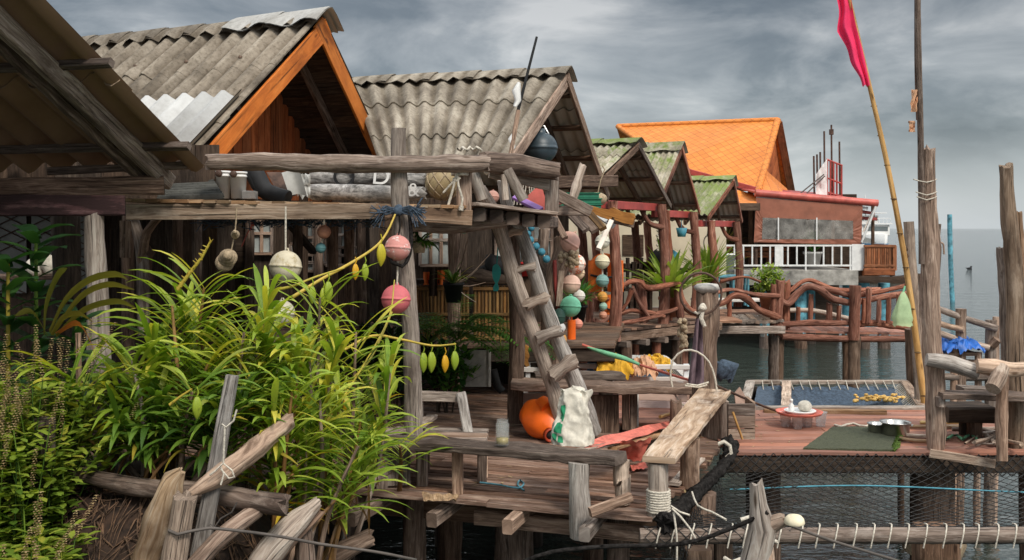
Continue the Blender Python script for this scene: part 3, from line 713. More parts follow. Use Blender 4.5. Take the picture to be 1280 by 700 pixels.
for px, pz, w_, h_ in ((640, 305, .5, .95), (672, 300, .45, 1.0), (545, 300, .5, .8)):
    fr = t.part('window', M['grey']); a = P(px, pz, 16.12)
    for sx in (-1, -.33, .33, 1): fr.board(a+V((sx*w_/2, 0, -h_/2)), a+V((sx*w_/2, 0, h_/2)), .05, .04, up=(0, -1, 0), rough=0)
    for sz in (-1, 0, 1): fr.board(a+V((-w_/2, -.003, sz*h_/2)), a+V((w_/2, -.003, sz*h_/2)), .04, .05, up=(0, 0, 1), rough=0)
    pn = t.part('pane', M['paleglass'], fr); pn.board(a+V((0, .03, -h_/2)), a+V((0, .03, h_/2)), w_, .01, up=(0, -1, 0), rough=0)
t.done(origin=V((0, 13.2, -1.2)))
# long dark back room behind the loft
t = Th('shop_room', 'dark plank room with small white windows behind the loft', 'shop')
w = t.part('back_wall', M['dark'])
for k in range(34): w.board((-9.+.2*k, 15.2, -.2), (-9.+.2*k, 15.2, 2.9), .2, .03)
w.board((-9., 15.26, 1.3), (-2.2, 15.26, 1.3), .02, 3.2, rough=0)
for px, py, w_, h_ in ((392, 302, .42, .62), (425, 300, .42, .75), (327, 296, .3, .5), (208, 290, .5, .8), (378, 322, .35, .4), (438, 322, .4, .3)):
    fr = t.part('window', M['grey']); a = P(px, py, 15.12)
    for sx in (-1, 0, 1): fr.board(a+V((sx*w_/2, 0, -h_/2)), a+V((sx*w_/2, 0, h_/2)), .045, .04, up=(0, -1, 0), rough=0)
    for sz in (-1, .2, 1): fr.board(a+V((-w_/2, -.003, sz*h_/2)), a+V((w_/2, -.003, sz*h_/2)), .04, .045, up=(0, 0, 1), rough=0)
    pn = t.part('pane', M['paleglass'], fr); pn.board(a+V((0, .03, -h_/2)), a+V((0, .03, h_/2)), w_, .01, up=(0, -1, 0), rough=0)
for px, Y in ((160, 9.2), (222, 10.4), (247, 11), (312, 11.5), (372, 11), (398, 12), (416, 10.6), (452, 12), (436, 11.3)):
    p = P(px, 285, Y); l = t.part('post', M['greydark']); l.log([(p.x, p.y, -.9), (p.x, p.y, 2.35)], .055, rough=.1)
p = P(365, 285, 10.8); l = t.part('brace', M['dark']); l.board(P(352, 268, 10.8), P(392, 315, 11.4), .08, .06)
fl = t.part('floor', M['dark']); fl.board((-9, 13.6, -.05), (-2.2, 13.6, -.05), 3.2, .06, up=(0, 0, 1), rough=0)
t.done(origin=V((-5, 15, 0)))
# ---------------------------------------------------------------- loft platform over the deck
t = Th('loft_platform', 'raised loft of old planks on posts, loaded with junk and floats', 'loft')
LF = [P(158, 250, 8.2), P(470, 250, 8.62), P(590, 259, 8.95)]
fb = t.part('floor_board', M['warm'])
for k in range(27):
    f = k/26; a = lerp(LF[0], LF[2], f)
    if k == 26: continue
    w_ = (LF[2]-LF[0]).length/26
    fb.board(a+V((0, -.06+R.uniform(-.02, .02), .0)), a+V((.25, 2.9, .0)), w_-.006, .028, up=(0, 0, 1), rough=.002)
for a, b in ((LF[0], LF[1]), (LF[1], LF[2])):
    g = t.part('fascia_board', M['tan']); g.board(a+V((0, -.0, -.095)), b+V((0, -.0, -.095)), .03, .13, rough=.004)
g = t.part('cross_log', M['grey']); g.log([P(500, 277, 9.25), P(560, 281, 9.3), P(632, 275, 9.4)], [.08, .085, .07], rough=.06)
RF = [P(590, 255, 9.0), P(692, 267, 9.55)]
fb = t.part('side_floor', M['grey'])
for k in range(6):
    a = RF[0]+V((.0, .14*k, .0)); b = RF[1]+V((.0, .14*k, 0)); fb.board(a, b, .132, .03, rough=.003)
for k in range(5):
    a = lerp(RF[0], RF[1], (k+.4)/5); j = t.part('joist', M['greydark']); j.board(a+V((0, .03, -.085)), a+V((.15, 1.7, -.085)), .115, .12)
for px, Y, zt, r in ((690, 9.62, 2.66, .055), (580, 9.0, 2.66, .05)):
    p = P(px, 285, Y); l = t.part('rail_post', M['grey']); l.board((p.x, p.y, 2.2 if px < 600 else 2.3), (p.x, p.y, zt), .13, .1, up=(0, -1, 0), rough=.006)
l = t.part('rail_log', M['grey']); l.log([P(256, 203, 8.3), P(330, 202, 8.4), P(400, 204, 8.5), P(520, 205, 8.65), P(610, 204, 9.0)], [.07, .085, .09, .082, .08], n=18, rough=.17, oval=.9, tint=.35)
l = t.part('rail_log', M['greydark']); l.log([P(600, 203, 9.2), P(650, 207, 9.4), P(697, 215, 9.5)], [.09, .105, .085], n=14, rough=.13)
for a, b, r in (((603, 250), (592, 214), .05), ((655, 250), (634, 212), .05), ((632, 250), (630, 218), .03)):
    l = t.part('baluster', M['pale']); l.log([P(a[0], a[1], 9.25), P(b[0], b[1], 9.25)], r, rough=.1)
g = t.part('rail_board', M['pale']); g.board(P(612, 215, 9.35), P(690, 232, 9.6), .03, .11, rough=.006)
l = t.part('main_post', M['silver']); l.log([P(517, 560, 8.75), P(515, 440, 8.72), P(507, 330, 8.7), P(499, 240, 8.68), P(498, 160, 8.66)], [.082, .075, .075, .075, .06], n=12, rough=.07)
l = t.part('post', M['greydark']); l.log([P(644, 528, 11.1), P(646, 400, 11.05), P(640, 290, 11.), P(638, 268, 11.)], [.085, .08, .075, .07], rough=.09)
l = t.part('forked_post', M['grey']); l.log([P(180, 420, 8.9), P(178, 330, 8.9), P(172, 290, 8.9), P(158, 256, 8.9)], [.05, .055, .045, .04], rough=.15); l.log([P(177, 325, 8.9), P(184, 290, 8.9), P(205, 266, 8.9)], [.045, .04, .035], rough=.15)
g = t.part('hanging_board', M['grey']); g.board(P(157, 276, 8.6), P(157, 322, 8.6), .09, .025, up=(0, -1, 0))
t.done(origin=V((-1, 8.7, 0)))
# ---------------------------------------------------------------- small mossy huts along the walkway
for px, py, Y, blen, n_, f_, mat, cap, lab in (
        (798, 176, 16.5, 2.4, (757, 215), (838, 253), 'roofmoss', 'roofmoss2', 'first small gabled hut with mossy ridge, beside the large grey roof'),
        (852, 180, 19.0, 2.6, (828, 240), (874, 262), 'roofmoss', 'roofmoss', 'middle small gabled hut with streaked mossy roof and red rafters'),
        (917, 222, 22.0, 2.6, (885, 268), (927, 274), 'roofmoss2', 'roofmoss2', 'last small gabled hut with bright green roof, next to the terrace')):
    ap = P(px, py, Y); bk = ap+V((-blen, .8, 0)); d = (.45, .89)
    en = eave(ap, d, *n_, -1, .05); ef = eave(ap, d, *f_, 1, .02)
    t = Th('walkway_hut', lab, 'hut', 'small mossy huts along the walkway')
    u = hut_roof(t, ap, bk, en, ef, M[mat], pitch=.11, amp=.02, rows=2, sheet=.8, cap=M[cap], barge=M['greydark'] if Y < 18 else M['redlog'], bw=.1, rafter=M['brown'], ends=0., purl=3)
    b = t.part('tie_beam', M['redpaint']); z = min(en.z, ef.z)-.08
    b.board(V((en.x, en.y, z))+u*.15, V((ef.x, ef.y, z))+u*.15, .07, .13, rough=.002)
    for e in (lerp(en, ef, .12), lerp(en, ef, .86), lerp(en, ef, .5)+u*1.9, lerp(en, ef, .9)+u*2.0):
        l = t.part('post', M['redlog']); l.log([(e.x, e.y, .45), (e.x+.05, e.y, 1.3), (e.x-.02, e.y, z+.05)], [.10, .085, .08], rough=.12)
    l = t.part('branch_brace', M['redlog']); q = lerp(en, ef, .86); l.log([(q.x, q.y-.03, z-.35), (q.x-.25, q.y-.15, z-.28), (q.x-.4, q.y-.25, z-.05)], [.05, .045, .035], rough=.12)
    t.done(origin=V((ap.x, ap.y, .5)))
t = Th('garden_wall', 'plain cream plaster wall behind the walkway huts', 'wall')
w = t.part('wall', M['beige']); w.board((-.6, 24.2, 1.45), (5.05, 24.2, 1.45), .12, 2.3, rough=0, cham=.02)
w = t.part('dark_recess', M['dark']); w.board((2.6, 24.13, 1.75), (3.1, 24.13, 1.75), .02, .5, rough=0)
w = t.part('wall_base', M['cement']); w.board((-.6, 24.18, .1), (5.05, 24.18, .1), .2, .4, rough=0)
t.done()
# ---------------------------------------------------------------- house with orange tiles
HY = 39.
t = Th('orange_roof_house', 'house with bright orange diamond tiled gable roof beyond the huts', 'house')
A1 = P(972, 150, HY); A0 = P(772, 158, HY+3.)
EN = P(946, 238, HY-3.2); EL = P(836, 203, HY-1.2); EF = P(986, 236, HY+2.4)
def slab(mb, a, b, c, d, th=.12, uvs=1.):
    n_ = (b-a).cross(d-a).normalized(); n_ = n_ if n_.z > 0 else -n_
    xa = (b-a).normalized()
    def uv(p): return ((p-a).dot(xa), (p-a).dot(n_.cross(xa)))
    q = [a, b, c, d]
    if (b-a).cross(c-a).dot(n_) < 0: q = [d, c, b, a]
    mb.face(q, [uv(p) for p in q]); lo = [p-n_*th for p in q]; mb.face(list(reversed(lo)))
    for i in range(4): mb.face([q[(i+1) % 4], q[i], lo[i], lo[(i+1) % 4]])
s = t.part('roof_slope', M['tile']); slab(s, A0, A1, EN, EL)
s = t.part('roof_slope', M['tile']); slab(s, A1, A0, EF+(A0-A1), EF)
c = t.part('ridge_cap', M['tile']); c.log([A0, lerp(A0, A1, .5), A1], .11, n=8, rough=0, step=2); c.log([A0, EL], .1, n=8, rough=0, step=2); c.log([A1, lerp(A1, EN, .5)+V((-.0, 0, -.12)), EN+V((.05, 0, 0))], .13, n=8, rough=0, step=1)
c = t.part('barge_board', M['teak']); c.board(A1+V((.03, 0, -.1)), EF+V((.1, 0, -.1)), .08, .3, up=(.9, 0, .3), rough=0)
g = t.part('gable_wall', M['redwall']); g.prism([A1+V((-.12, .1, -.25)), EN+V((-.02, .9, -.1)), EF+V((-.25, 0, -.1))], (-.12, 0, 0))
f = t.part('eave_fascia', M['redpaint']); f.board(EL+V((-.5, -.05, .0)), EN+V((.1, -.05, -.02)), .14, .2, rough=0)
f = t.part('soffit_board', M['whitewood']); f.board(EL+V((-.5, -.02, -.3)), EN+V((-.1, -.02, -.32)), .1, .32, rough=0)
S0 = P(838, 216, HY-1.4); S1 = P(944, 243, HY-3.3); S2 = P(946, 254, HY-5.5); S3 = P(864, 254, HY-4.2)
s = t.part('lower_roof', M['tile']); slab(s, S0, S1, S2, S3)
f = t.part('lower_fascia', M['brown']); f.board(S3+V((-.3, 0, -.12)), S2+V((.1, 0, -.12)), .1, .25, rough=0)
s = t.part('lower_roof', M['tile'], label='small orange roof wing at the gable foot'); slab(s, P(957, 212, HY-1), P(984, 236, HY+1), P(985, 241, HY-3), P(946, 240, HY-4))
w = t.part('wall', M['dark']); w.board((6.6, HY-1.5, 1.9), (12.6, HY-1.5, 1.9), .15, 3.0, rough=0)
w = t.part('teal_wall', M['teal']); w.board((6.6, HY-4., 1.9), (7.15, HY-4., 1.9), .12, 2.6, rough=0)
for px in (925, 938, 1010, 1040):
    p = P(px, 285, HY-2); q = t.part('porch_post', M['brown']); q.board((p.x, p.y, .5), (p.x, p.y, 3.2), .14, .14, up=(0, -1, 0), rough=0)
t.done(origin=V((9, HY-2, .7)))
# ---------------------------------------------------------------- terrace with awning
TY = 34.
t = Th('terrace', 'restaurant terrace with white railing, brown roll-down awning and blue piles', 'terrace')
fz = CAMZ-53/F*TY
x0, x1 = P(895, 0, TY).x, P(1076, 0, TY).x
f = t.part('floor_slab', M['concrete']); f.board((x0+.6, TY+2.4, fz-.24), (x1-.1, TY+2.4, fz-.24), 4.9, .5, rough=0, cham=.02)
rl = t.part('railing', M['white'])
zr = P(0, 307, TY).z
rl.board((x0, TY, zr), (x1, TY, zr), .05, .06, rough=0); rl.board((x0, TY, fz+.16), (x1, TY, fz+.16), .05, .06, rough=0)
for i in range(16):
    x = lerp(x0+.02, x1-.35, i/15); b_ = .28 if i in (7,) else .05
    rl.board((x, TY+.003, fz+(.16 if i % 5 else -.0)), (x, TY+.003, zr), b_, .05, up=(0, -1, 0), rough=0)
rl.board((x1-.1, TY+.003, fz), (x1-.1, TY+.003, zr+.05), .42, .08, up=(0, -1, 0), rough=0)
r0, r1 = P(944, 241, TY), P(1097, 254, TY)
a = t.part('awning_roof', M['redpaint']); slab(a, r0+V((0, 0, .04)), r1+V((0, 0, .04)), r1+V((-.2, 5., .5)), r0+V((0, 5., .5)), .05)
a = t.part('roof_edge_tube', M['rosepaint']); a.log([r0, r1], .12, n=12, rough=0, step=2)
a = t.part('gutter_board', M['whitewood']); a.board(r0+V((.05, .06, -.17)), r1+V((-.3, .06, -.17)), .04, .1, rough=0)
q = [P(945, 247, TY), P(1078, 257, TY), P(1076, 306, TY), P(942, 303, TY)]
w = [P(953, 272, TY), P(1066, 276, TY), P(1066, 299, TY), P(952, 299, TY)]
cu = t.part('awning_curtain', M['brownsheet'])
def ring(k):
    a, b = q[k], q[(k+1) % 4]; c_, d_ = w[k], w[(k+1) % 4]; n_ = 30; rows = []
    for i in range(n_+1):
        u_ = i/n_; o, i_ = lerp(a, b, u_), lerp(c_, d_, u_)
        rows.append([lerp(o, i_, v/5)+V((0, -.06*abs(nz(V((u_*22+k*9, v*.3, k))))*(1 if k != 0 else .4)-.02, 0)) for v in range(6)])
    cu.grid(rows, [i*.1 for i in range(n_+1)], [v*.1 for v in range(6)], False, True)
for k in range(4): ring(k)
pn = t.part('clear_window', M['clearsheet']); nx, ny = 40, 8
pn.grid([[lerp(lerp(w[0], w[1], i/nx), lerp(w[3], w[2], i/nx), j/ny)+V((0, -.05*abs(nz(V((i*.5-j*.6, j*.5, 3))))-.02, 0)) for i in range(nx+1)] for j in range(ny+1)], [j*.1 for j in range(ny+1)], [i*.1 for i in range(nx+1)], False, True)
st = t.part('window_strap', M['white'])
for px in (973, 1021): st.board(P(px, 272, TY-.1), P(px, 300, TY-.1), .04, .01, up=(0, -1, 0), rough=0)
for px, Y in ((945, TY+.1), (1075, TY+.1), (1091, TY+.6), (1070, TY+4.5), (950, TY+4.5)):
    p = P(px, 285, Y); l = t.part('awning_post', M['brown'] if Y > TY+.3 else M['iron']); l.log([(p.x, p.y, fz-.2), (p.x, p.y, zr+1.5)], .06, n=8, rough=0)
br = t.part('awning_brace', M['whitewood'])
br.log([P(1077, 303, TY-.05), P(1095, 258, TY-.1)], .04, n=6, rough=0); br.log([P(1079, 290, TY-.02), P(1092, 262, TY)], .03, n=6, rough=0)
br = t.part('roof_bracket', M['redpaint']); br.board(P(1070, 263, TY+.2), P(1093, 267, TY+.2), .08, .1, rough=0); br.board(P(1070, 272, TY+.4), P(1096, 274, TY+.4), .08, .1, rough=0)
for px, Y in ((957, TY+.6), (1001, TY+.6), (1012, TY+2), (1080, TY+.6), (1105, TY+.6), (1060, TY+1)):
    p = P(px, 285, Y); l = t.part('pile', M['bluepole']); l.log([(p.x, p.y, -2.9), (p.x, p.y, fz-.45)], .19, n=14, rough=.04, step=.4); tb = t.part('tide_band', M['greydark'], l); tb.log([(p.x, p.y, -2.2), (p.x, p.y, -1.7), (p.x, p.y, -1.25)], [.205, .21, .19], n=14, rough=.08)
# wooden balcony at the right end
bx0, bx1 = P(1078, 0, TY).x, P(1119, 0, TY-.2).x
bf = t.part('balcony_floor', M['teak']); bf.board((bx0, TY+1., fz-.05), (bx1, TY+1., fz-.05), 2.4, .24, rough=0)
br = t.part('balcony_railing', M['teak'])
br.board((bx0, TY-.15, zr-.02), (bx1, TY-.15, zr-.02), .1, .09, rough=0); br.board((bx0, TY-.15, fz+.16), (bx1, TY-.15, fz+.16), .08, .08, rough=0)
br.board((bx1, TY-.15, zr-.02), (bx1+.1, TY+2, zr-.02), .1, .09, rough=0)
for i in range(14):
    x = lerp(bx0+.05, bx1-.02, i/13); br.board((x, TY-.147, fz), (x, TY-.147, zr), .06 if i < 13 else .17, .05, up=(0, -1, 0), rough=0)
for i in range(8): br.board((bx1+.03, TY+.25*i, fz), (bx1+.03, TY+.25*i, zr), .06, .05, up=(0, -1, 0), rough=0)
w = t.part('shade_backing', M['dark']); w.board((4.9, TY+4.6, -.85), (12.3, TY+4.6, -.85), .2, 2.7, rough=0)  # dark board added behind the piles as shade, so the water reflects dark
t.done(origin=V((9, TY+1, -1.2)))
TERR = (fz, zr)
# ================================================================ WALKWAY, BRIDGE, FAR THINGS
fz, zr = TERR
t = Th('walkway', 'raised plank walkway on stubby piles in front of the small huts', 'walkway')
WA = V((.95, 15.9, .5)); WB = V((3.65, 18.4, .5)); wd = (WB-WA).normalized(); wn = V((-wd.y, wd.x, 0))
f = t.part('decking', M['deck'])
for k in range(24): 
    a = WA+wd*(k*.155); f.board(a-wn*.05, a+wn*2.6, .145, .04, up=(0, 0, 1))
for k in range(8): f.board((-1.2, 16.2+.16*k, .5), (1.2, 16.2+.16*k, .5), .15, .04)
f.board((2.7, 20.2, .45), (4.2, 20.2, .45), 3., .05)
f.board((4.0, 22.6, .25), (5.6, 22.6, .25), 2.4, .05)
e = t.part('edge_beam', M['grey']); e.board(WA+V((0, 0, -.11))-wn*.02, WB+V((.1, .1, -.11))-wn*.02, .07, .14)
for k in range(8):
    a = WA+wd*(.15+.48*k); j = t.part('joist', M['grey']); j.board(a-wn*.18+V((0, 0, -.22)), a+wn*1.2+V((0, 0, -.22)), .1, .1)
for k in range(9):
    a = WA+wd*(.1+.43*k)+wn*R.uniform(.05, .4); l = t.part('pile', M['redlog'] if k % 3 else M['greydark']); l.log([(a.x+.02, a.y, -2.7), (a.x, a.y, .4)], R.uniform(.07, .11), rough=.1)
for k in range(7):
    a = WA+wd*(.2+.5*k)+wn*1.7; l = t.part('pile', M['dark']); l.log([(a.x+.02, a.y, -2.7), (a.x, a.y, .4)], .09, rough=.1)
w = t.part('back_wall', M['dark']); w.board(WA+wn*2.3-wd*3+V((0, 0, -1.4)), WB+wn*2.3+wd*2.2+V((0, 0, -1.4)), .1, 2.7, rough=0)
t.done(origin=V((2.4, 17.2, -1.2)))
t = Th('walkway', 'short thatch covered landing joining walkway to the red bridge', 'walkway')
f = t.part('decking', M['thatch'])
a, b = P(888, 404, 19.3), P(976, 403, 20.2)
for k in range(26): f.board(lerp(a, b, k/25)+V((0, 0, R.uniform(0, .03))), lerp(a, b, k/25)+V((.15, 1.3, R.uniform(0, .05))), .13, .05, rough=.015)
e = t.part('edge_beam', M['grey']); e.board(a+V((-.1, -.06, -.12)), b+V((.05, -.06, -.14)), .07, .15)
for f_ in (.0, .92, .95): 
    q = lerp(a, b, f_)+V((0, .2, 0)); l = t.part('pile', M['greydark']); l.log([(q.x, q.y, -2.7), (q.x, q.y, q.z-.1)],   .08 if f_ != .92 else .09, rough=.1)
q = lerp(a, b, .95); l = t.part('pile_collar', M['straw']); l.lathe((q.x, q.y+.2, -1.25), [(.1, 0), (.3, .02), (.26, .12), (.1, .18)], n=12)
t.done(origin=V((4.6, 19.8, -1.2)))
# rustic railings: each section is one thing
def rail(label, posts, runs, cat='railing', grp='rustic red log railings', mat='redlog'):
    t = Th('log_railing', label, cat, grp)
    for p in posts: l = t.part('post', M[mat]); l.log([P(*q) for q in p[0]], p[1]*.85, rough=.15)
    for r in runs: l = t.part('rail', M[r[2] if len(r) > 2 else mat]); l.log([P(*q) for q in r[0]], [r[1]*.92, r[1]*.66]+[r[1]*R.uniform(.6, .95) for _ in r[0][2:]], rough=.16, step=.06)
    return t.done()
rail('twisted red branch railing around the looped walkway corner, left of the potted plant',
     [([(735, 425, 16.1), (738, 385, 16.1), (741, 348, 16.1)], .06), ([(769, 408, 16.7), (769, 360, 16.7), (772, 352, 16.7)], .075), ([(805, 402, 17.0), (803, 375, 17), (800, 352, 17.)], .09)],
     [([(771, 395, 16.7), (773, 368, 16.7), (783, 354, 16.7), (800, 352, 16.8), (812, 360, 16.9), (848, 354, 17.5)], .055),
      ([(742, 372, 16.2), (757, 374, 16.4), (770, 370, 16.6)], .045), ([(790, 360, 16.7), (800, 380, 16.8), (812, 398, 16.9)], .05), ([(774, 392, 16.7), (790, 388, 16.8), (812, 391, 17), (830, 396, 17.2)], .055),
      ([(790, 362, 16.7), (783, 380, 16.7), (776, 388, 16.7)], .045), ([(733, 420, 16.0), (760, 408, 16.2), (800, 400, 16.6), (826, 394, 17.0)], .04),
      ([(736, 374, 16.1), (735, 390, 16.1), (744, 408, 16.2)], .05), ([(743, 400, 16.2), (752, 403, 16.3), (768, 388, 16.6)], .05)])
rail('crooked red log railing between potted plant and grey stump post',
     [([(851, 396, 17.6), (848, 372, 17.6), (845, 352, 17.6)], .08)],
     [([(848, 356, 17.6), (853, 375, 17.7), (862, 388, 17.9), (880, 394, 18.3)], .075), ([(820, 392, 17.3), (840, 388, 17.5), (856, 380, 17.7)], .05)])
rail('wavy red log railing along the thatched landing',
     [([(912, 396, 19.5), (912, 370, 19.5)], .05), ([(972, 418, 20.3), (973, 380, 20.3), (975, 352, 20.3)], .11), ([(966, 408, 20.2), (967, 356, 20.2)], .07)],
     [([(893, 366, 19.3), (915, 362, 19.5), (945, 368, 19.9), (974, 370, 20.2)], .055), ([(888, 384, 19.2), (905, 378, 19.4), (918, 369, 19.5), (934, 374, 19.8), (950, 388, 20.0), (972, 396, 20.2)], .075),
      ([(900, 352, 19.6), (930, 346, 19.8), (950, 352, 20.)], .04)])
t = Th('footbridge', 'red log footbridge with wavy handrails on tall piles', 'bridge')
f = t.part('decking', M['redplat'])
a, b = P(976, 414, 20.6), P(1146, 418, 21.2)
for k in range(24): f.board(lerp(a, b, (k+.5)/24), lerp(a, b, (k+.5)/24)+V((.1, 1.2, 0)), .115, .04)
e = t.part('edge_beam', M['redlog']); e.log([a+V((0, -.05, -.1)), lerp(a, b, .5)+V((0, -.05, -.12)), b+V((0, -.05, -.08))], .07, rough=.08)
for pts, r in (([(976, 406, 20.6), (1010, 404, 20.7), (1068, 404, 20.9)], .075), ([(1066, 405, 20.9), (1095, 404, 21), (1142, 410, 21.2)], .085), ([(974, 372, 20.6), (984, 380, 20.6), (998, 366, 20.7), (1010, 358, 20.7), (1025, 362, 20.7), (1042, 374, 20.8), (1066, 379, 20.9)], .095), ([(1010, 358, 20.72), (1035, 362, 20.8), (1066, 371, 20.9)], .06),
            ([(1068, 378, 20.9), (1100, 372, 21), (1142, 366, 21.2)], .08), ([(1075, 369, 21), (1110, 362, 21.1), (1140, 355, 21.2)], .06), ([(984, 366, 21.6), (1010, 350, 21.7), (1045, 362, 21.8), (1100, 362, 22)], .06)):
    l = t.part('rail', M['redlog']); l.log([P(*q) for q in pts], [r*R.uniform(.62, .95) for _ in pts], rough=.16, step=.06)
l = t.part('rail', M['pale'], label='pale unstained lower rail'); l.log([P(978, 388, 21.4), P(1020, 389, 21.5), P(1072, 401, 21.7)], .05, rough=.1)
for px, y0, y1, r in ((982, 412, 352, .10), (997, 404, 384, .055), (1013, 404, 368, .06), (1036, 404, 379, .07), (1048, 403, 382, .05), (1085, 404, 360, .065), (1098, 404, 374, .055), (1110, 404, 371, .055), (1122, 404, 368, .05), (1079, 404, 374, .05)):
    l = t.part('baluster', M['redlog']); l.log([P(px, y0, 20.85), P(px+1, y1, 20.85)], r*.85, rough=.15)
l = t.part('tall_post', M['redlog']); l.log([P(1067, 425, 20.8), P(1068, 380, 20.8), P(1069, 357, 20.8)], .115, rough=.08)
for px, Y, r in ((1068, 20.85, .13), (1059, 20.9, .08), (974, 20.7, .1), (1144, 21.2, .12)):
    p = P(px, 285, Y); l = t.part('pile', M['brown']); l.log([(p.x-.05, p.y, -2.7), (p.x, p.y, -.05)], r, rough=.08)
t.done(origin=V((6.6, 21, -1.2)))
# sign frame and masts behind the awning
t = Th('sign_frame', 'tall red steel frame with torn white banner behind the awning', 'sign frame')
f = t.part('frame', M['redpaint']); SY = 37.
for px, y1 in ((1034, 199), (1038, 201), (1042, 203), (1046, 205), (1052, 207)): f.log([P(px, 252, SY), P(px, y1, SY)], .035, n=6, rough=0, step=3)
for ya, yb in ((199, 207), (222, 230), (240, 246)): f.log([P(1033, ya, SY), P(1053, yb, SY)], .035, n=6, rough=0, step=3)
b = t.part('banner', M['white']); b.grid([[P(1020+14*i/8, lerp(lerp(218, 198, i/8), 244, j/8), SY-.1+.12*nz(V((i*.6, j*.4, 0)))) for i in range(9)] for j in range(9)], [j*.1 for j in range(9)], [i*.1 for i in range(9)], False, True)
r_ = t.part('guy_rope', M['wire']); r_.log([P(1030, 218, SY-.2), P(1000, 242, SY-.5)], .025, n=4, rough=0, step=4); r_.log([P(1031, 220, SY-.2), P(1006, 244, SY-.5)], .025, n=4, rough=0, step=4)
t.done()
for k, (px, y1, lab) in enumerate(((1018, 195, 'short thin rod leftmost behind the awning roof'), (1022, 193, 'thin rod second from left behind the awning roof'), (1026, 190, 'thin rod just left of the torn banner'), (1031, 164, 'tall thin rod rising from the torn banner'), (1040, 156, 'tallest antenna mast on the red frame'), (1050, 177, 'thin mast at the right corner of the red frame'))):
    def fn(m, px=px, y1=y1, k=k):
        m.log([P(px, 250, 37.4), P(px-.8, y1, 37.4)], .035, n=6, rough=0, step=3)
        if k == 4: m.box(P(px-.8, 165, 37.4), .14, .1, .2)
    one('antenna_mast', lab, 'mast', M['iron'], fn, 'thin masts behind the awning')
# boats
def ferry(x, y, s, label):
    t = Th('ferry_boat', label, 'boat'); z = WZ
    h = t.part('hull', M['white']); n_ = 18
    def sec(k): 
        u = k/n_; w = 3.4*min(1, (u*2.2)**.6)*(1 if u < .8 else 1-.25*(u-.8)/.2); yy = y+s*22*u
        return [V((x+sx*w*f, yy, z+zz)) for sx, f, zz in ((-1, .8, -.6), (-1, .95, .6), (-1, 1, 2.1+.8*(1-u)), (1, 1, 2.1+.8*(1-u)), (1, .95, .6), (1, .8, -.6))]
    h.grid([sec(k) for k in range(n_+1)], [k for k in range(n_+1)], [0, 1, 2, 3, 4, 5], False, True)
    h.prism([V((x-2.6, y+s*22, z-.6)), V((x+2.6, y+s*22, z-.6)), V((x+2.7, y+s*22, z+2.1)), V((x-2.7, y+s*22, z+2.1))], (0, .1, 0))
    st = t.part('hull_stripe', M['tealcloth'], h)
    st.grid([[p+V((math.copysign(.04, p.x-x), -.03, 0)) for p in (V((x-3.3*min(1, (k/n_*2.2)**.6)-.1, y+s*22*k/n_, z+.2)), V((x-3.4*min(1, (k/n_*2.2)**.6)-.1, y+s*22*k/n_, z+1.)))] for k in range(n_+1)], list(range(n_+1)), [0, 1])
    st.grid([[V((x+3.4*min(1, (k/n_*2.2)**.6)+.14, y+s*22*k/n_-.03, z+1.)), V((x+3.3*min(1, (k/n_*2.2)**.6)+.14, y+s*22*k/n_-.03, z+.2))] for k in range(n_+1)], list(range(n_+1)), [0, 1])
    c = t.part('cabin', M['white']); c.box((x, y+12, z+3.6), 5.6, 14, 2.2); c.box((x, y+12, z+4.9), 6.4, 15, .18); c.box((x, y+13, z+7.1), 6.0, 12, .16)
    g = t.part('window', M['glass']); g.box((x, y+4.97, z+3.9), 4.8, .1, .9); g.box((x-2.83, y+12, z+3.9), .08, 11, .8); g.box((x+2.83, y+12, z+3.9), .08, 11, .8)
    wh = t.part('wheelhouse', M['white']); wh.box((x, y+11, z+5.8), 3.6, 5, 1.7); g2 = t.part('window', M['glass'], wh); g2.box((x, y+8.46, z+6.), 3.2, .1, .8)
    r_ = t.part('deck_railing', M['white'])
    for i in range(9): r_.log([(x-3+.75*i, y+5, z+5), (x-3+.75*i, y+5, z+6)], .04, n=5, rough=0, step=2)
    r_.log([(x-3, y+5, z+6), (x+3, y+5, z+6)], .05, n=5, rough=0, step=6)
    m = t.part('mast', M['white']); m.log([(x, y+11, z+6.6), (x, y+11.2, z+11)], .08, n=6, rough=0, step=4); m.box((x, y+11, z+9.3), 1.4, .3, .12)
    return t.done(origin=V((x, y+11, z-.6)))
p = P(1106, 285, 200); ferry(p.x, p.y, 1, 'white two deck ferry moored beyond the terrace')
t = Th('speed_boat', 'small white covered boat beside the balcony, in front of the ferry', 'boat')
p = P(1078, 285, 90); x, y = p.x, p.y
h = t.part('hull', M['white']); h.grid([[V((x+dx*w, y+dy, WZ+zz)) for w, zz in ((-.7, -.2), (-1.2, .5), (-1.3, 1.0), (1.3, 1.0), (1.2, .5), (.7, -.2))] for dx, dy in ((.05, 0), (.7, 1.2), (1, 3), (1, 6))], [0, 1, 2, 3], list(range(6)))
c = t.part('canopy', M['white']); c.grid([[V((x+1.6*math.sin(a), y+dy, WZ+2.6+.7*math.cos(a))) for a in (-1.4, -.8, -.3, .3, .8, 1.4)] for dy in (1, 2, 4, 6)], [0, 1, 2, 3], list(range(6)))
l = t.part('canopy_pole', M['metal'])
for dx in (-1.3, 1.3):
    for dy in (1.3, 5.7): l.log([(x+dx, y+dy, WZ+.8), (x+dx, y+dy, WZ+2.8)], .05, n=5, rough=0, step=2)
t.done()
t = Th('speed_boat', 'dark long-tail boat with outboard engine low beside the blue piles', 'boat'); p = P(1110, 285, 76); x, y = p.x, p.y
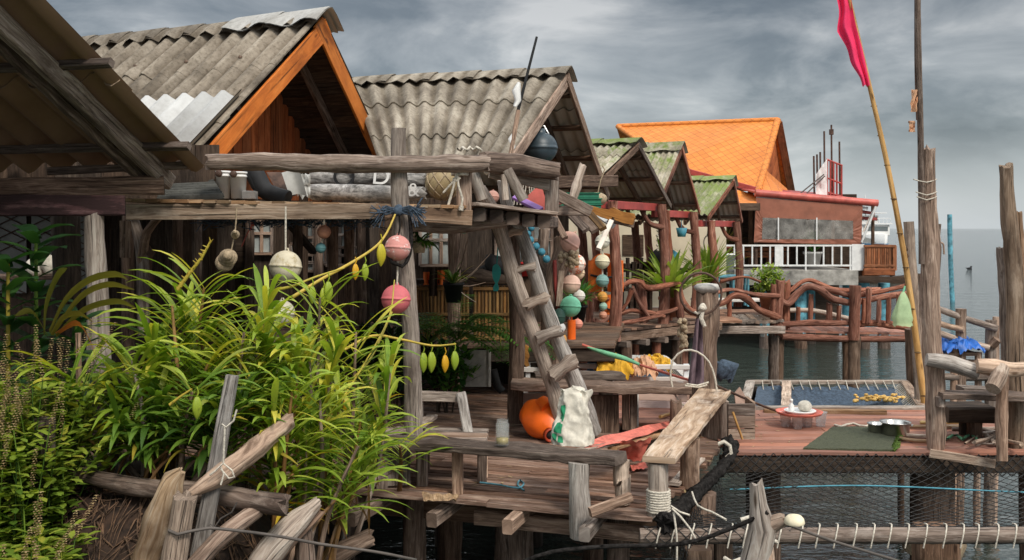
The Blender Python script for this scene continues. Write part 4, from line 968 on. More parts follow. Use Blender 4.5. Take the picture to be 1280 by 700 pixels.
h = t.part('hull', M['dark']); h.grid([[V((x+xx, y+w, WZ+zz+abs(xx)**2*.04)) for w, zz in ((-.6, -.2), (-.8, .45), (.8, .45), (.6, -.2))] for xx in (-3, -1.5, 0, 1.2, 2.4)], list(range(5)), list(range(4)))
c = t.part('engine', M['black']); c.box((x+.2, y, WZ+1.25), .5, .5, .8); c.log([(x+.2, y, WZ+.2), (x+.3, y, WZ+1)], .1, n=6, rough=0)
b = t.part('bench', M['pale']); b.box((x-.8, y, WZ+.62), .4, 1.4, .06)
t.done()
# poles standing in the sea
for px, yt, r, mat, lab, lean in ((1187, 268, .13, 'bluepole', 'thick blue painted pole standing alone in the sea, right of the group', .05), (1175, 280, .07, 'grey', 'thin grey pole with a bracket in the sea, left of the blue pole', -.15), (1170, 312, .06, 'bluepole', 'thin blue pole half hidden behind the tall weathered post', 0)):
    def fn(m, px=px, yt=yt, r=r, lean=lean):
        p = P(px, yt, 56); m.log([(p.x+lean*2+.1, p.y, WZ-1), (p.x+lean, p.y, WZ+2.4), (p.x, p.y, p.z)], r, n=10, rough=.05, step=.5)
        if 'bracket' in lab: m.log([P(1175, 303, 56), P(1179, 305, 56), P(1180, 318, 56)], .05, n=6, rough=0)
    one('sea_pole', lab, 'pole', M[mat], fn, 'poles standing in the sea')
def gull(m):
    p = P(1212, 336, 101); m.sphere(p, .22, sq=.7, axis=(0, 0, 1)); m.sphere(p+V((.15, 0, .2)), .09); m.log([p+V((.2, 0, .2)), p+V((.34, 0, .18))], [.03, .005], n=5, rough=0); m.log([p+V((-.1, 0, .02)), p+V((-.42, 0, .1))], [.1, .02], n=6, rough=0)
one('sea_bird', 'small dark bird sitting on the open sea', 'bird', M['black'], gull)
# ---------------------------------------------------------------- far terrace furniture and walkway pots
def lounge(px, Y, label, w=1.4):
    t = Th('wooden_bench', label, 'bench', 'reddish benches on the terrace'); p = P(px, 285, Y); z = fz
    s = t.part('seat', M['teak']); s.box((p.x, p.y, z+.42), w, .5, .06)
    b = t.part('backrest', M['teak'])
    for k in range(3): b.box((p.x, p.y-.26, z+.52+.14*k), w, .04, .1)
    for sx in (-1, 1):
        for sy in (-1, 1): l = t.part('leg', M['teak']); l.box((p.x+sx*(w/2-.06), p.y+sy*.2, z+.2), .08, .08, .4)
    t.done()
lounge(928, TY+1.6, 'long red-brown bench at left end of the terrace, behind white railing', 2.0)
lounge(962, TY+2.2, 'shorter red-brown bench next to terrace middle post', 1.3)
def leafclump(m, c, n_, L, w, up=.9, droop=.5, spread=1., tint=None):
    for i in range(n_):
        a = R.uniform(0, 6.28); e = R.uniform(.15, 1.)**.7
        m.strap(V(c)+V((R.uniform(-.02, .02), R.uniform(-.02, .02), R.uniform(0, .03))), (math.cos(a)*spread*e, math.sin(a)*spread*e, up*(1.15-.6*e)), L*R.uniform(.65, 1.1), w*R.uniform(.8, 1.15), droop*R.uniform(.5, 1.3), R.uniform(0, .95), seg=6)
def bush(m, c, r, n_, lw=.05, sq=1.):
    for i in range(n_):
        d = V((R.gauss(0, 1), R.gauss(0, 1), R.gauss(0, 1)*sq)).normalized()*r*R.uniform(.35, 1.05)*(1+.25*nz(V((i*.01, 0, 0))))
        p = V(c)+d; a = V((R.uniform(-1, 1), R.uniform(-1, 1), R.uniform(-.3, .8)))
        m.strap(p, a, lw*2.2*R.uniform(.7, 1.3), lw*R.uniform(.7, 1.2), .3, R.uniform(0, .95), seg=2, fold=.1)
def potted(name, label, px, py, Y, pr, kind, leaf, L=.6, n_=40, potm='terra', w=.08, **k):
    t = Th(name, label, 'potted plant', 'potted plants along the walkway'); p = P(px, py, Y)
    q = t.part('pot', M[potm]); q.lathe(p, [(pr*.02, 0), (pr*.7, 0), (pr*.95, pr*1.5), (pr*1.08, pr*1.5), (pr*1.08, pr*1.75), (pr*.9, pr*1.75), (pr*.85, pr*1.5), (.01, pr*1.5)], n=20)
    c = p+V((0, 0, pr*1.5)); f = t.part('foliage', M[leaf])
    if kind == 'strap': leafclump(f, c, n_, L, w, **k)
    else:
        s = t.part('stem', M['brown']); 
        for i in range(5): s.log([c, c+V((R.uniform(-.15, .15), R.uniform(-.15, .15), L*.5))], .012, n=5, rough=0)
        bush(f, c+V((0, 0, L*.55)), L*.55, n_, .05)
    t.done()
potted('potted_plant', 'broad strap-leaved plant in terracotta pot by the looped railing', 838, 396, 17.9, .2, 'strap', 'pale_leaf', L=1.05, n_=50, w=.12, droop=.5, up=1.1)
potted('potted_plant', 'fine-leaved green pot plant behind the big metal ring', 884, 372, 20.5, .16, 'strap', 'pale_leaf', L=1., n_=90, w=.055, droop=.5, up=1.2)
potted('potted_plant', 'round yellow-green bush in a brown glazed pot on the landing', 961, 391, 20.9, .2, 'bush', 'pale_leaf', L=.62, n_=900, potm='terra')
potted('potted_plant', 'leafy green plant in white tub behind the terrace railing', 1016, 334, TY+.8, .3, 'strap', 'fern', L=.9, n_=60, w=.07, potm='white', up=1.4)
potted('potted_plant', 'feathery reddish plant at the left end of the terrace railing', 906, 322, TY+.9, .22, 'strap', 'bronze', L=.9, n_=60, w=.04, up=1.4, potm='terra')
potted('potted_plant', 'low green plant tucked under the hanging green float', 722, 402, 15.2, .14, 'strap', 'fern', L=.55, n_=60, w=.05, potm='black')
one('white_bucket', 'white plastic bucket at the left end of the terrace railing', 'bucket', M['white'], lambda m: m.lathe(P(909, 338, TY-.6), [(.01, 0), (.2, 0), (.28, .5), (.3, .5), (.3, .55), (.25, .5), (.2, .05)], n=18))
t = Th('picnic_table', 'white slatted table with bench behind the wavy railing', 'table'); p = P(922, 376, 22.)
s = t.part('tabletop', M['whitewood'])
for k in range(5): s.board((p.x-.9, p.y+.15*k, p.z), (p.x+.9, p.y+.15*k, p.z), .13, .04)
s = t.part('bench_seat', M['whitewood'])
for k in range(2): s.board((p.x-.9, p.y-.55+.14*k, p.z-.3), (p.x+.9, p.y-.55+.14*k, p.z-.3), .12, .04)
for sx in (-.75, .75): l = t.part('leg', M['whitewood']); l.board((p.x+sx, p.y-.45, p.z-.85), (p.x+sx, p.y+.2, p.z-.02), .08, .06); l.board((p.x+sx, p.y+.9, p.z-.85), (p.x+sx, p.y+.3, p.z-.02), .08, .06)
t.done()
t = Th('blue_stool', 'light blue tubular stool below the terrace floor', 'stool'); p = P(915, 345, 24)
s = t.part('seat', M['bluepole']); s.box((p.x, p.y, p.z), .75, .4, .05)
for sx in (-.34, 0, .34): l = t.part('leg', M['bluepole']); l.log([(p.x+sx, p.y-.15, p.z-.7), (p.x+sx, p.y-.15, p.z-.02)], .03, n=6, rough=0); l.log([(p.x+sx, p.y+.15, p.z-.7), (p.x+sx, p.y+.15, p.z-.02)], .03, n=6, rough=0)
t.done()
t = Th('dining_set', 'dark wooden table with chairs in shade behind the red posts', 'table'); p = P(800, 330, 21)
s = t.part('tabletop', M['dark']); s.box((p.x, p.y, 1.3), 2.6, .8, .06)
for sx in (-1.2, 1.2):
    for sy in (-.3, .3): l = t.part('leg', M['dark']); l.box((p.x+sx, p.y+sy, .9), .08, .08, .8)
t.done()
for k, (px, lab) in enumerate(((765, 'dark carved chair at left end of the shaded table'), (783, 'dark carved chair second along the shaded table'), (800, 'dark carved chair third along the shaded table'), (815, 'dark carved chair at right end of the shaded table'))):
    t = Th('wooden_chair', lab, 'chair', 'dark chairs at the shaded table'); p = P(px, 285, 20.2)
    s = t.part('seat', M['dark']); s.box((p.x, p.y, .95), .45, .45, .05)
    b = t.part('backrest', M['dark']); 
    for i in range(3): b.log([(p.x-.16+.16*i, p.y-.2, .98), (p.x-.16+.16*i, p.y-.22, 1.5+.08*(i == 1))], [.03, .04], n=6, rough=0)
    b.box((p.x, p.y-.22, 1.42), .44, .05, .1)
    for sx in (-.19, .19):
        for sy in (-.19, .19): l = t.part('leg', M['dark']); l.box((p.x+sx, p.y+sy, .72), .05, .05, .42)
    t.done()
one('bundle', 'dark bundle with a blue-green cloth behind the terracotta potted plant', 'bundle', M['black'], lambda m: m.sphere(P(830, 324, 19.6), .27, rough=.25, sq=.8))
one('cloth', 'blue-green cloth hanging over the dark bundle', 'cloth', M['teal'], lambda m: m.grid([[P(836+11*i/6, 312+4*abs(i-3)/3+14*j/6, 19.3+.06*nz(V((i, j, 1)), .7)) for i in range(7)] for j in range(7)], list(range(7)), list(range(7)), False, True))
# hanging trinkets
def shells(m):
    for i in range(7):
        for j in range(5): m.sphere(P(822+2.2*i+R.uniform(-.5, .5), 284+6*j+abs(i-3)*1.5, 18.2), .025, n=6, m=4)
        m.log([P(822+2.2*i, 280, 18.2), P(822+2.2*i, 312, 18.2)], .004, n=3, rough=0, step=.5, cap=False)
one('shell_mobile', 'mobile of pale shells hanging between two red posts', 'mobile', M['rope'], shells)
one('hanging_pot', 'small green hanging pot under the walkway hut beam', 'pot', M['teal'], lambda m: (m.lathe(P(852, 296, 18.2), [(.01, 0), (.07, 0), (.1, .16), (.08, .16), (.05, .03)], n=12), m.log([P(852, 284, 18.2), P(852, 275, 18.2)], .006, n=4, rough=0)))
one('rope_coil', 'coil of brown rope hanging on the red post by the terrace', 'rope', M['rope'], lambda m: [m.log([P(884+7*math.cos(a/16*6.28+k)*.6, 304+9*math.sin(a/16*6.28+k), 21.3+.02*k) for a in range(17)], .014, n=5, rough=.1, cap=False) for k in range(3)]+[m.log([P(886, 278, 21.3), P(884, 296, 21.3)], .014, n=5, rough=.1)])
# floats: plain spheres with a moulded seam and lugs
def float_ball(m, px, py, Y, rpx, seam=.03, axis=(.05, .1, 1), lug=True, sq=1.):
    c = P(px, py, Y); r = rpx/F*Y; m.sphere(c, r, seam=seam, axis=axis, sq=sq)
    if lug:
        ax = V(axis).normalized(); m.log([c+ax*r*.96+V((-r*.12, 0, 0)), c+ax*r*1.14+V((-r*.06, 0, 0)), c+ax*r*1.14+V((r*.06, 0, 0)), c+ax*r*.96+V((r*.12, 0, 0))], r*.05, n=6, rough=0, cap=False, step=.02)
P_ = plastic
def ball(label, px, py, Y, r, col, chalk=(.7, .66, .6), amt=.33, grp='fishing floats hung as decoration', cord=None, cordmat='rope', **k):
    t = Th('fishing_float', label, 'float', grp); mat = P_('float_plastic', col, chalk, amt)
    b = t.part('ball', mat); float_ball(b, px, py, Y, r, **k)
    if cord:
        c = t.part('cord', M[cordmat]); c.log([P(a, b_, Y) for a, b_ in cord], .008 if Y < 12 else .012, n=5, rough=.1, cap=False)
    return t.done()
ball('large cream float hanging on a long cord from the loft edge', 357, 333, 8.35, 20, (.62, .56, .42), (.4, .33, .2), .4, cord=[(357, 258), (357, 290), (357, 314)])
ball('second cream float half hidden in the orchid leaves', 352, 392, 8.35, 17, (.55, .52, .40), (.4, .33, .2), .38)
ball('pale pink float with flaking white paint tied to the grey post', 497, 310, 8.45, 16.2, (.62, .27, .24), (.75, .62, .58), .385, cord=[(499, 268), (500, 282), (498, 296)], cordmat='netgrey')
ball('deep pink float hanging under the flaking pale pink one', 495, 374, 8.45, 18.2, (.62, .15, .17), (.6, .3, .3), .33, cord=[(497, 326), (497, 343), (496, 358)], cordmat='rope')
one('cord_loop', 'grey cord loop hung round the flaking pink float', 'cord', M['netgrey'], lambda m: m.log([P(511, 262, 8.55), P(514, 290, 8.55), P(512, 318, 8.5), P(503, 333, 8.42), P(490, 328, 8.4), P(484, 310, 8.5)], .016, n=6, rough=.2))
ball('large salmon pink float on top of the twisted trunk post', 711, 303, 12.9, 14, (.80, .47, .38), (.25, .12, .08), .27, cord=[(702, 290), (706, 292)], axis=(.5, 0, .8))
ball('cream and orange float tucked behind the tan pink one', 722, 341, 13.3, 9, (.78, .6, .4), (.6, .3, .15), .34)
ball('small white float low behind the mint green one', 724, 370, 13.4, 7.5, (.7, .68, .62), (.5, .45, .4), .34)
ball('small coral float right of the football', 722, 405, 13.1, 6.5, (.75, .3, .22), (.5, .35, .3), .33)
ball('tan pink float midway down the cluster beside the ladder', 714, 355, 12.9, 11.8, (.74, .49, .39), (.4, .25, .2), .34)
ball('bright mint green float low in the cluster beside the ladder', 713, 383, 12.7, 13.2, (.20, .58, .38), (.4, .6, .45), .3)
ball('dark green oval float below the twisted trunk', 699, 396, 12.6, 8, (.035, .09, .07), (.2, .2, .15), .3, sq=1.35, lug=False)
ball('orange and white float below the salmon pink one', 719, 330, 13.2, 13, (.72, .17, .05), (.8, .7, .62), .5)
cs = [(753, 270), (753, 290), (753, 394)]
ball('chalky white float at the top of the float string', 753, 302, 15.4, 9.2, (.72, .7, .58), (.4, .4, .35), .42, cord=[(753, 275), (753, 294)])
ball('cream float second from top of the float string', 753, 327, 15.4, 9.2, (.74, .68, .48), (.45, .42, .32), .38, cord=[(753, 311), (753, 318)])
ball('grey teal float in the middle of the float string', 753, 351, 15.4, 8.2, (.20, .36, .34), (.4, .45, .4), .34, cord=[(753, 336), (753, 343)])
ball('yellow orange float near the bottom of the float string', 753, 371, 15.4, 6.6, (.72, .34, .07), (.3, .2, .08), .38, cord=[(753, 359), (753, 364)])
ball('small mint float second from bottom of the float string', 754, 383, 15.4, 5.2, (.32, .52, .42), (.5, .55, .5), .33, cord=[(753, 377), (753, 379)])
ball('small peach float at the bottom of the float string', 754, 394, 15.4, 5, (.64, .30, .2), (.5, .3, .22), .33, cord=[(754, 387), (754, 390)])
ball('terracotta float hanging under the loft near the windows', 405, 290, 8.7, 8.5, (.42, .19, .12), (.3, .15, .1), .3, cord=[(405, 268), (405, 281)])
ball('dull teal float below the terracotta one', 401, 310, 8.75, 6.5, (.10, .24, .26), (.2, .3, .3), .3, cord=[(404, 298), (402, 304)])
ball('small white float hanging in front of the dark shop', 534, 305, 11.5, 5.6, (.6, .6, .57), (.5, .5, .48), .3, cord=[(534, 285), (534, 299)])
ball('glassy green float under the loft log near the ladder', 580, 287, 10.2, 5.2, (.2, .42, .33), (.4, .5, .45), .3, cord=[(580, 276), (580, 282)])
ball('pinkish float on the loft behind the balusters', 616, 246, 10.2, 8, (.56, .30, .24), (.4, .2, .18), .3)
ball('pink float behind the end post of the loft rail', 697, 248, 10.2, 9, (.55, .27, .25), (.4, .2, .18), .3)
# string of small blue floats
for i, (px, py) in enumerate(((661, 279), (664, 287), (660, 293), (663, 301), (669, 306), (668, 312), (674, 309), (681, 316), (677, 314), (684, 322), (672, 303))):
    pass
bs = [(661, 277, 'topmost small blue float of the cluster by the ladder', 4), (664, 285, 'second small blue float from the top of the cluster', 4.2), (660, 292, 'small blue float left in the upper cluster', 4.2), (663, 300, 'small blue float halfway down the blue cluster', 4.6), (670, 308, 'small blue float right of the middle of the blue cluster', 4.8), (677, 315, 'plump blue float next to last in the blue cluster', 4.8), (683, 324, 'lowest blue float of the cluster by the ladder', 4.8)]
for px, py, lab, r in bs: ball(lab, px, py, 11.9, r, (.055, .24, .34), (.15, .4, .45), .33, grp='small blue floats strung by the ladder', axis=(.4, 0, .9), seam=0)
one('cord', 'thin cord stringing the small blue floats together', 'cord', M['rope'], lambda m: m.log([P(660, 262, 11.95), P(662, 280, 11.95), P(662, 297, 11.95), P(672, 310, 11.95), P(684, 324, 11.95)], .01, n=5, rough=0))
def soccer(m): float_ball(m, 700, 410, 12.6, 7.2, seam=0, lug=False)
def patm():
    m, t, b = newmat('football_panels')
    v = nd(t, 'ShaderNodeTexVoronoi', ins={'Vector': tex(t, (1, 1, 1), 'Object'), 'Scale': 13.})
    c = ramp(t, v.outputs[0], [(.36, (.03, .03, .03)), (.42, (.72, .71, .69))]); nset(t, b, Base_Color=c, Roughness=.5); return m
one('football', 'worn black and white football tied at the foot of the float cluster', 'ball', patm(), soccer)
one('cylinder_float', 'long red-orange cylindrical float hanging beside the football', 'float', M['orangecan'], lambda m: (m.log([P(714.5, 400, 12.7), P(714.5, 424, 12.7)], .052, n=14, rough=.02), m.log([P(714.5, 394, 12.7), P(714.5, 401, 12.7)], .01, n=5, rough=0)))
one('red_pole', 'thin red pole leaning on the twisted trunk among floats', 'pole', M['redpaint'], lambda m: m.log([P(693, 325, 12.75), P(695, 360, 12.75), P(698, 388, 12.75)], .025, n=8, rough=.05))
one('driftwood_piece', 'pale plank of driftwood hanging among floats', 'driftwood', M['pale'], lambda m: m.board(P(702, 338, 12.7), P(699, 382, 12.7), .07, .03, up=(0, -1, 0), rough=.008))
one('shell_cluster', 'cluster of pale shells and twine under the salmon float', 'shells', M['straw'], lambda m: [m.sphere(P(R.uniform(700, 722), R.uniform(316, 334), 12.8+R.uniform(-.05, .05)), R.uniform(.02, .045), n=8, m=6, rough=.3) for i in range(34)])
t = Th('twisted_post', 'thick twisted grey trunk post standing behind the ladder', 'post')
l = t.part('trunk', M['grey']); l.log([P(688, 470, 12.9), P(690, 400, 12.9), P(692, 350, 12.9), P(701, 320, 12.9), P(702, 296, 12.9)], [.13, .14, .11, .12, .1], rough=.22, n=14)
l = t.part('branch', M['grey']); l.log([P(684, 400, 13.), P(687, 350, 13.), P(678, 320, 13.), P(680, 285, 13.)], [.09, .08, .075, .07], rough=.2)
t.done()
ball('yellow painted float peg at the foot of the float cluster', 703, 425, 12.6, 5.5, (.62, .33, .1), (.4, .25, .1), .3, sq=1.5, lug=False)
t = Th('life_vest', 'bright orange life vest hanging on the railing behind floats', 'life vest')
v = t.part('vest', M['orangevest']); p = P(757, 345, 15.6)
for sx, w in ((-1, .21), (1, .22)): v.grid([[p+V((sx*.15+w*(i/6-.5)*1.1, .10*math.sin(math.pi*i/6)*-1-.02*nz(V((i, j, sx)), .9), .24-.48*j/8)) for i in range(7)] for j in range(9)], list(range(9)), list(range(7)), False, True)
v.log([p+V((-.2, 0, .18)), p+V((-.1, .05, .28)), p+V((.1, .05, .28)), p+V((.22, 0, .18))], .055, rough=.1)
s = t.part('strap', M['black']); s.log([p+V((-.24, -.1, .02)), p+V((0, -.1, -.02)), p+V((.24, -.1, .03))], .018, n=6, rough=0)
t.done()
t = Th('life_vest', 'second orange life vest hanging lower, partly behind the railing', 'life vest'); p = P(762, 385, 16.5)
v = t.part('vest', M['orangevest']); v.grid([[p+V((.13*(i/6-.5)*1.6, -.07*math.sin(math.pi*i/6)-.03*nz(V((i, j, 5)), .9), .22-.44*j/8)) for i in range(7)] for j in range(9)], list(range(9)), list(range(7)), False, True)
s = t.part('strap', M['black']); s.log([p+V((-.12, -.08, .02)), p+V((0, -.09, -.02)), p+V((.12, -.08, .03))], .016, n=6, rough=0)
t.done()
# ================================================================ LOFT CONTENTS AND HANGING THINGS
def obox(c, sx, sy, sz): pass
# corrugated stack
one('corrugated_sheets', 'stack of dark corrugated sheets at the left end of the loft', 'roof sheet', M['roofdark'], lambda m: [m.corr(P(205+2*k, 222-2*k, 8.95), P(196+3*k, 249-2*k, 8.5), P(277+3*k, 250-2*k, 8.45), P(258+3*k, 222-2*k, 8.9), .055, .012, 1, .006) for k in range(2)])
def bucket(label, px, pyb, Y, w, h):
    t = Th('white_bucket', label, 'bucket', 'white buckets on the loft'); c = P(px, pyb, Y); r = w/F*Y/2; H = h/F*Y
    b = t.part('tub', M['white']); b.lathe(c, [(.01, 0), (r*.88, 0), (r, H*.8), (r*1.06, H*.8), (r*1.06, H*.86), (r, H*.86), (r, H*.95)], n=24)
    l = t.part('lid', M['white']); l.lathe(c, [(r, H*.93), (r*1.1, H*.93), (r*1.1, H), (r*.9, H*1.01), (.01, H)], n=24)
    k = t.part('handle_knob', M['iron']); q = c+V((-r*.3, -r, H*.9)); k.lathe(q, [(.001, -.03), (.022, -.03), (.022, .0), (.03, 0), (.03, .02), (.001, .02)], n=10, axis=(0, -1, 0))
    t.done()
bucket('white lidded bucket beside the corrugated stack on the loft', 279, 248, 8.75, 17, 34)
bucket('white lidded bucket right of its twin on the loft', 298, 248, 8.75, 20, 33)
one('concrete_block', 'grey block between the buckets and black hoses', 'block', M['cement'], lambda m: m.box(P(312, 244, 8.7), .11, .1, .07, rough=.004))
for k, (xa, xb) in enumerate(((318, 338), (326, 352))):
    one('drain_pipe', ('black curved pipe nearest the white buckets', 'ribbed dark curved pipe beside the pale dish')[k], 'pipe', M['black'], lambda m: m.log([P(xa-9, 212, 8.9), P(xa-2, 224, 8.85), P(xa+8, 240, 8.8), P(xb+8, 249, 8.75)], .045 if k == 0 else .075, n=10, rough=.03))
one('plastic_tray', 'dark woven tray standing behind the pale dish on loft', 'tray', M['iron'], lambda m: m.prism([P(333, 215, 9.), P(353, 215, 9.), P(362, 244, 8.85), P(350, 247, 8.85)], (.05, .06, 0)))
one('pale_dish', 'pale rectangular plastic dish tilted on the loft boards', 'dish', M['greyplastic'], lambda m: m.grid([[P(352+24*i/8+10*j/6*(1-.2*i/8), 216+10*i/8*.1+29*j/6-3*math.sin(i/8*3.1), 8.78+.05*math.sin(i/8*3.14)+.02*j/6) for i in range(9)] for j in range(7)], list(range(7)), list(range(9)), False, True))
one('crumpled_sheet', 'crumpled grey plastic sheet beside the pale dish', 'sheet', M['greyplastic'], lambda m: m.grid([[P(372+16*i/8, 218+28*j/8+6*nz(V((i, j, 2)), .5), 8.95+.08*nz(V((i, j, 0)), .6)) for i in range(9)] for j in range(9)], list(range(9)), list(range(9)), False, True))
t = Th('tarp_roll', 'bundle of grey painted tarpaulin rolls with white letters on the loft', 'tarpaulin')
for (ya, yb, Y, r) in ((222, 226, 9.3, .085), (240, 242, 9.1, .07), (232, 233, 9.55, .09)):
    b = t.part('roll', M['tarp']); b.log([P(388, ya, Y), P(450, ya+1, Y), P(530, yb, Y+.1)], [r, r*1.1, r*.9], n=14, rough=.14)
l = t.part('roll', M['tarp']); l.log([P(500, 232, 9.45), P(548, 236, 9.5)], .1, n=12, rough=.1)
root_tarp = t.done()
def text(s, name, label, cen, size, mat, rot=(math.pi/2, 0, 0), parent=None, ext=.004):
    cu = bpy.data.curves.new(name, 'FONT'); cu.body = s; cu.size = size; cu.extrude = ext; cu.align_x = 'CENTER'; cu.align_y = 'CENTER'
    tmp = bpy.data.objects.new('tmp', cu); C.objects.link(tmp); cu.materials.append(mat); dg = bpy.context.evaluated_depsgraph_get(); dg.update()
    me = bpy.data.meshes.new_from_object(tmp.evaluated_get(dg)); me.name = name; bpy.data.objects.remove(tmp)
    o = bpy.data.objects.new(name, me); C.objects.link(o); o.location = cen if parent is None else V(cen)-parent.location; o.rotation_euler = rot
    if parent: o.parent = parent
    if label and not parent: o['label'] = label; o['category'] = 'letters'
    return o
text('O', 'lettering', None, P(430, 222, 9.18), .26, M['black'], (math.pi/2, 0, .0), root_tarp)
text('DE', 'lettering', None, P(484, 222, 9.16), .22, M['white'], (math.pi/2, .1, .0), root_tarp)
text('&', 'lettering', None, P(517, 238, 9.0), .17, M['white'], (math.pi/2, 0, 0), root_tarp)
t = Th('fishing_float', 'big tan glass float wrapped in rope net on the loft', 'float')
b = t.part('ball', plastic('tan_glass_float', (.40, .31, .17), (.3, .22, .12), .3, .35)); c = P(554, 228, 9.3); r = 22/F*9.3; b.sphere(c, r)
n_ = t.part('rope_net', M['straw'])
for k in range(9):
    a = 6.28*k/9
    for sg in (1, -1): n_.log([c+V((math.cos(a+sg*q*.22)*math.cos(-1.4+q*.28), math.sin(a+sg*q*.22)*math.cos(-1.4+q*.28), math.sin(-1.4+q*.28)))*r*1.015 for q in range(11)], .006, n=4, rough=0, step=.06, cap=False)
t.done()
one('rope_tassel', 'knotted white cord with two tassels on the netted float', 'rope', M['rope'], lambda m: [m.log([P(x, y, 8.86) for x, y in pts], rr, n=6, rough=.12) for pts, rr in (([(571, 216), (569, 224), (565, 240), (560, 258), (557, 264)], .011), ([(571, 216), (573, 232), (578, 248), (577, 258)], .011), ([(566, 224), (570, 222), (575, 223), (572, 226), (566, 225)], .012), ([(557, 263), (556, 268)], .017), ([(577, 257), (576, 263)], .022), ([(571, 222), (562, 232), (554, 241)], .009))])
one('rope_coil', 'loose white rope lying on the weathered top log', 'rope', M['rope'], lambda m: m.log([P(572+R.uniform(-1, 1)+3*i, 186+2.4*math.sin(i*2.1), 8.9+.06*math.sin(i*1.3)) for i in range(11)], .012, n=6, rough=.1))
one('rope_coil', 'white rope binding wound round the short rail post', 'rope', M['rope'], lambda m: [m.log([P(575+10*math.cos(a*.5), 214+2.2*k+.6*math.sin(a*.5), 8.95+.09*math.sin(a*.5)) for a in range(13)], .012, n=5, rough=.1, cap=False) for k in range(3)])
def frayed(m):
    c = P(498, 263, 8.58)
    for i in range(80):
        a = R.uniform(-.5, .9); s = 1 if i % 4 else -1
        m.log([c+V((R.uniform(-.02, .02), R.uniform(-.03, .03), R.uniform(-.02, .02))), c+V((s*.1, -.04, .04*math.sin(a*4))), c+V((s*R.uniform(.12, .24), R.uniform(-.08, .04), -.14*math.sin(a)+R.uniform(-.05, .05)))], .005, n=3, rough=0, cap=False)
    m.sphere(c, .05, n=10, m=6, rough=.2)
one('frayed_rope', 'frayed blue-grey rope knot tied on the main post', 'rope', M['bluenet'], frayed)
t = Th('antenna_mast', 'thin leaning rod wrapped in white rags against the grey roof', 'mast')
l = t.part('rod', M['black']); l.log([P(647, 140, 10.0), P(671, 46, 10.1)], [.016, .012], n=6, rough=0, step=.5)
l = t.part('lower_pole', M['grey']); l.log([P(637, 200, 9.9), P(648, 138, 10.0)], .022, n=8, rough=.06)
for c, s in (((647, 118), 15), ((641, 178), 12)): g = t.part('rag', M['white']); g.log([P(c[0]+2, c[1]-s, 9.97), P(c[0]-2, c[1]-s*.3, 9.95), P(c[0]+1, c[1]+s*.5, 9.95), P(c[0]-3, c[1]+s, 9.93)], [.012, .032, .026, .015], n=8, rough=.5)
t.done()
t = Th('drum_float', 'dark blue-grey drum float hanging inside the grey gable', 'float'); c = P(675, 185, 12.); r = 22/F*12
b = t.part('drum', M['drum']); b.sphere(c, r, seam=.025, sq=.92, axis=(0, 0, 1)); b.lathe(c+V((0, 0, r*.8)), [(r*.35, 0), (r*.3, .06), (.01, .07)], n=16)
h = t.part('handle', M['metal']); h.log([c+V((-.1, 0, r*.8)), c+V((-.05, 0, r*1.25)), c+V((.05, 0, r*1.25)), c+V((.1, 0, r*.8))], .012, n=6, rough=0); h.log([c+V((0, 0, r*1.25)), P(674, 148, 12.2)], .01, n=5, rough=0)
h = t.part('bracket', M['iron']); h.log([P(674, 156, 12.1), P(674, 142, 12.1)], .05, n=8, rough=0)
t.done()
one('red_board', 'dull red triangular board standing on the loft', 'board', M['rosepaint'], lambda m: m.prism([P(657, 247, 10.0), P(676, 229, 10.0), P(686, 262, 9.9), P(664, 262, 9.9)], (0, .04, 0)))
one('purple_board', 'purple board slanting across the loft floor', 'board', M['purple'], lambda m: m.board(P(643, 246, 9.9), P(676, 262, 9.75), .08, .03, up=(0, -.5, .9), rough=.002))
one('broom_bundle', 'bundle of thin pale rods hanging behind the loft rail', 'rods', M['rope'], lambda m: [m.log([P(645+3.2*i, 228, 10.3), P(645+3.2*i+R.uniform(-4, 3), 256, 10.3)], .006, n=4, rough=0, cap=False) for i in range(8)])
t = Th('plastic_crate', 'stack of green plastic crates behind the slanting driftwood', 'crate')
for k in range(3):
    b = t.part('crate', M['greenplastic']); c = P(728, 259-7*k, 12.2); b.box(c, .42-.05*(k == 2), .3, .055, rough=0); b.box(c+V((0, 0, .03)), .45-.05*(k == 2), .33, .012, rough=0)
b = t.part('crate', M['greenplastic']); b.box(P(704, 257, 12.2), .2, .3, .12, rough=0)
t.done()
one('driftwood_pole', 'pale knotty driftwood pole standing slanted at the loft end', 'driftwood', M['pale'], lambda m: m.log([P(715, 252, 10.1), P(721, 232, 10.1), P(722, 226, 10.1), P(729, 206, 10.1)], [.038, .05, .042, .035], rough=.14))
one('slanted_plank', 'grey slanted plank falling from the loft rail end', 'plank', M['grey'], lambda m: m.board(P(692, 241, 9.75), P(737, 264, 10.1), .05, .11, up=(.3, 0, 1), rough=.006))
one('slanted_plank', 'flat grey cross plank below the slanted one', 'plank', M['grey'], lambda m: m.board(P(690, 263, 10.2), P(735, 264, 10.4), .05, .1, up=(0, 0, 1), rough=.005))
for k, (a, b, w, mt, lab) in enumerate((((714, 268), (733, 288), .09, 'greydark', 'dark slat hanging below the loft end, leftmost'), ((724, 268), (744, 289), .09, 'greydark', 'dark slat hanging below the loft end, middle'), ((738, 268), (754, 286), .08, 'bamboodark', 'mossy bamboo slat hanging below the loft end'), ((745, 266), (768, 283), .07, 'whitewood', 'white slat hanging behind the carved board'), ((764, 276), (748, 312), .055, 'whitewood', 'long white post slanting below the carved orange board'), ((690, 266), (706, 298), .07, 'grey', 'grey slat leaning from the loft corner to the trunk'))):
    one('wood_slat', lab, 'slat', M[mt], lambda m: m.board(P(*a, 11.9 if k == 3 else 11.35), P(*b, 11.8 if k == 3 else 11.1), w, .045, up=(0, -1, .3), rough=.004), 'slats hanging below the loft end')
t = Th('carved_board', 'orange-brown live-edge board on a post beside the walkway', 'sign board')
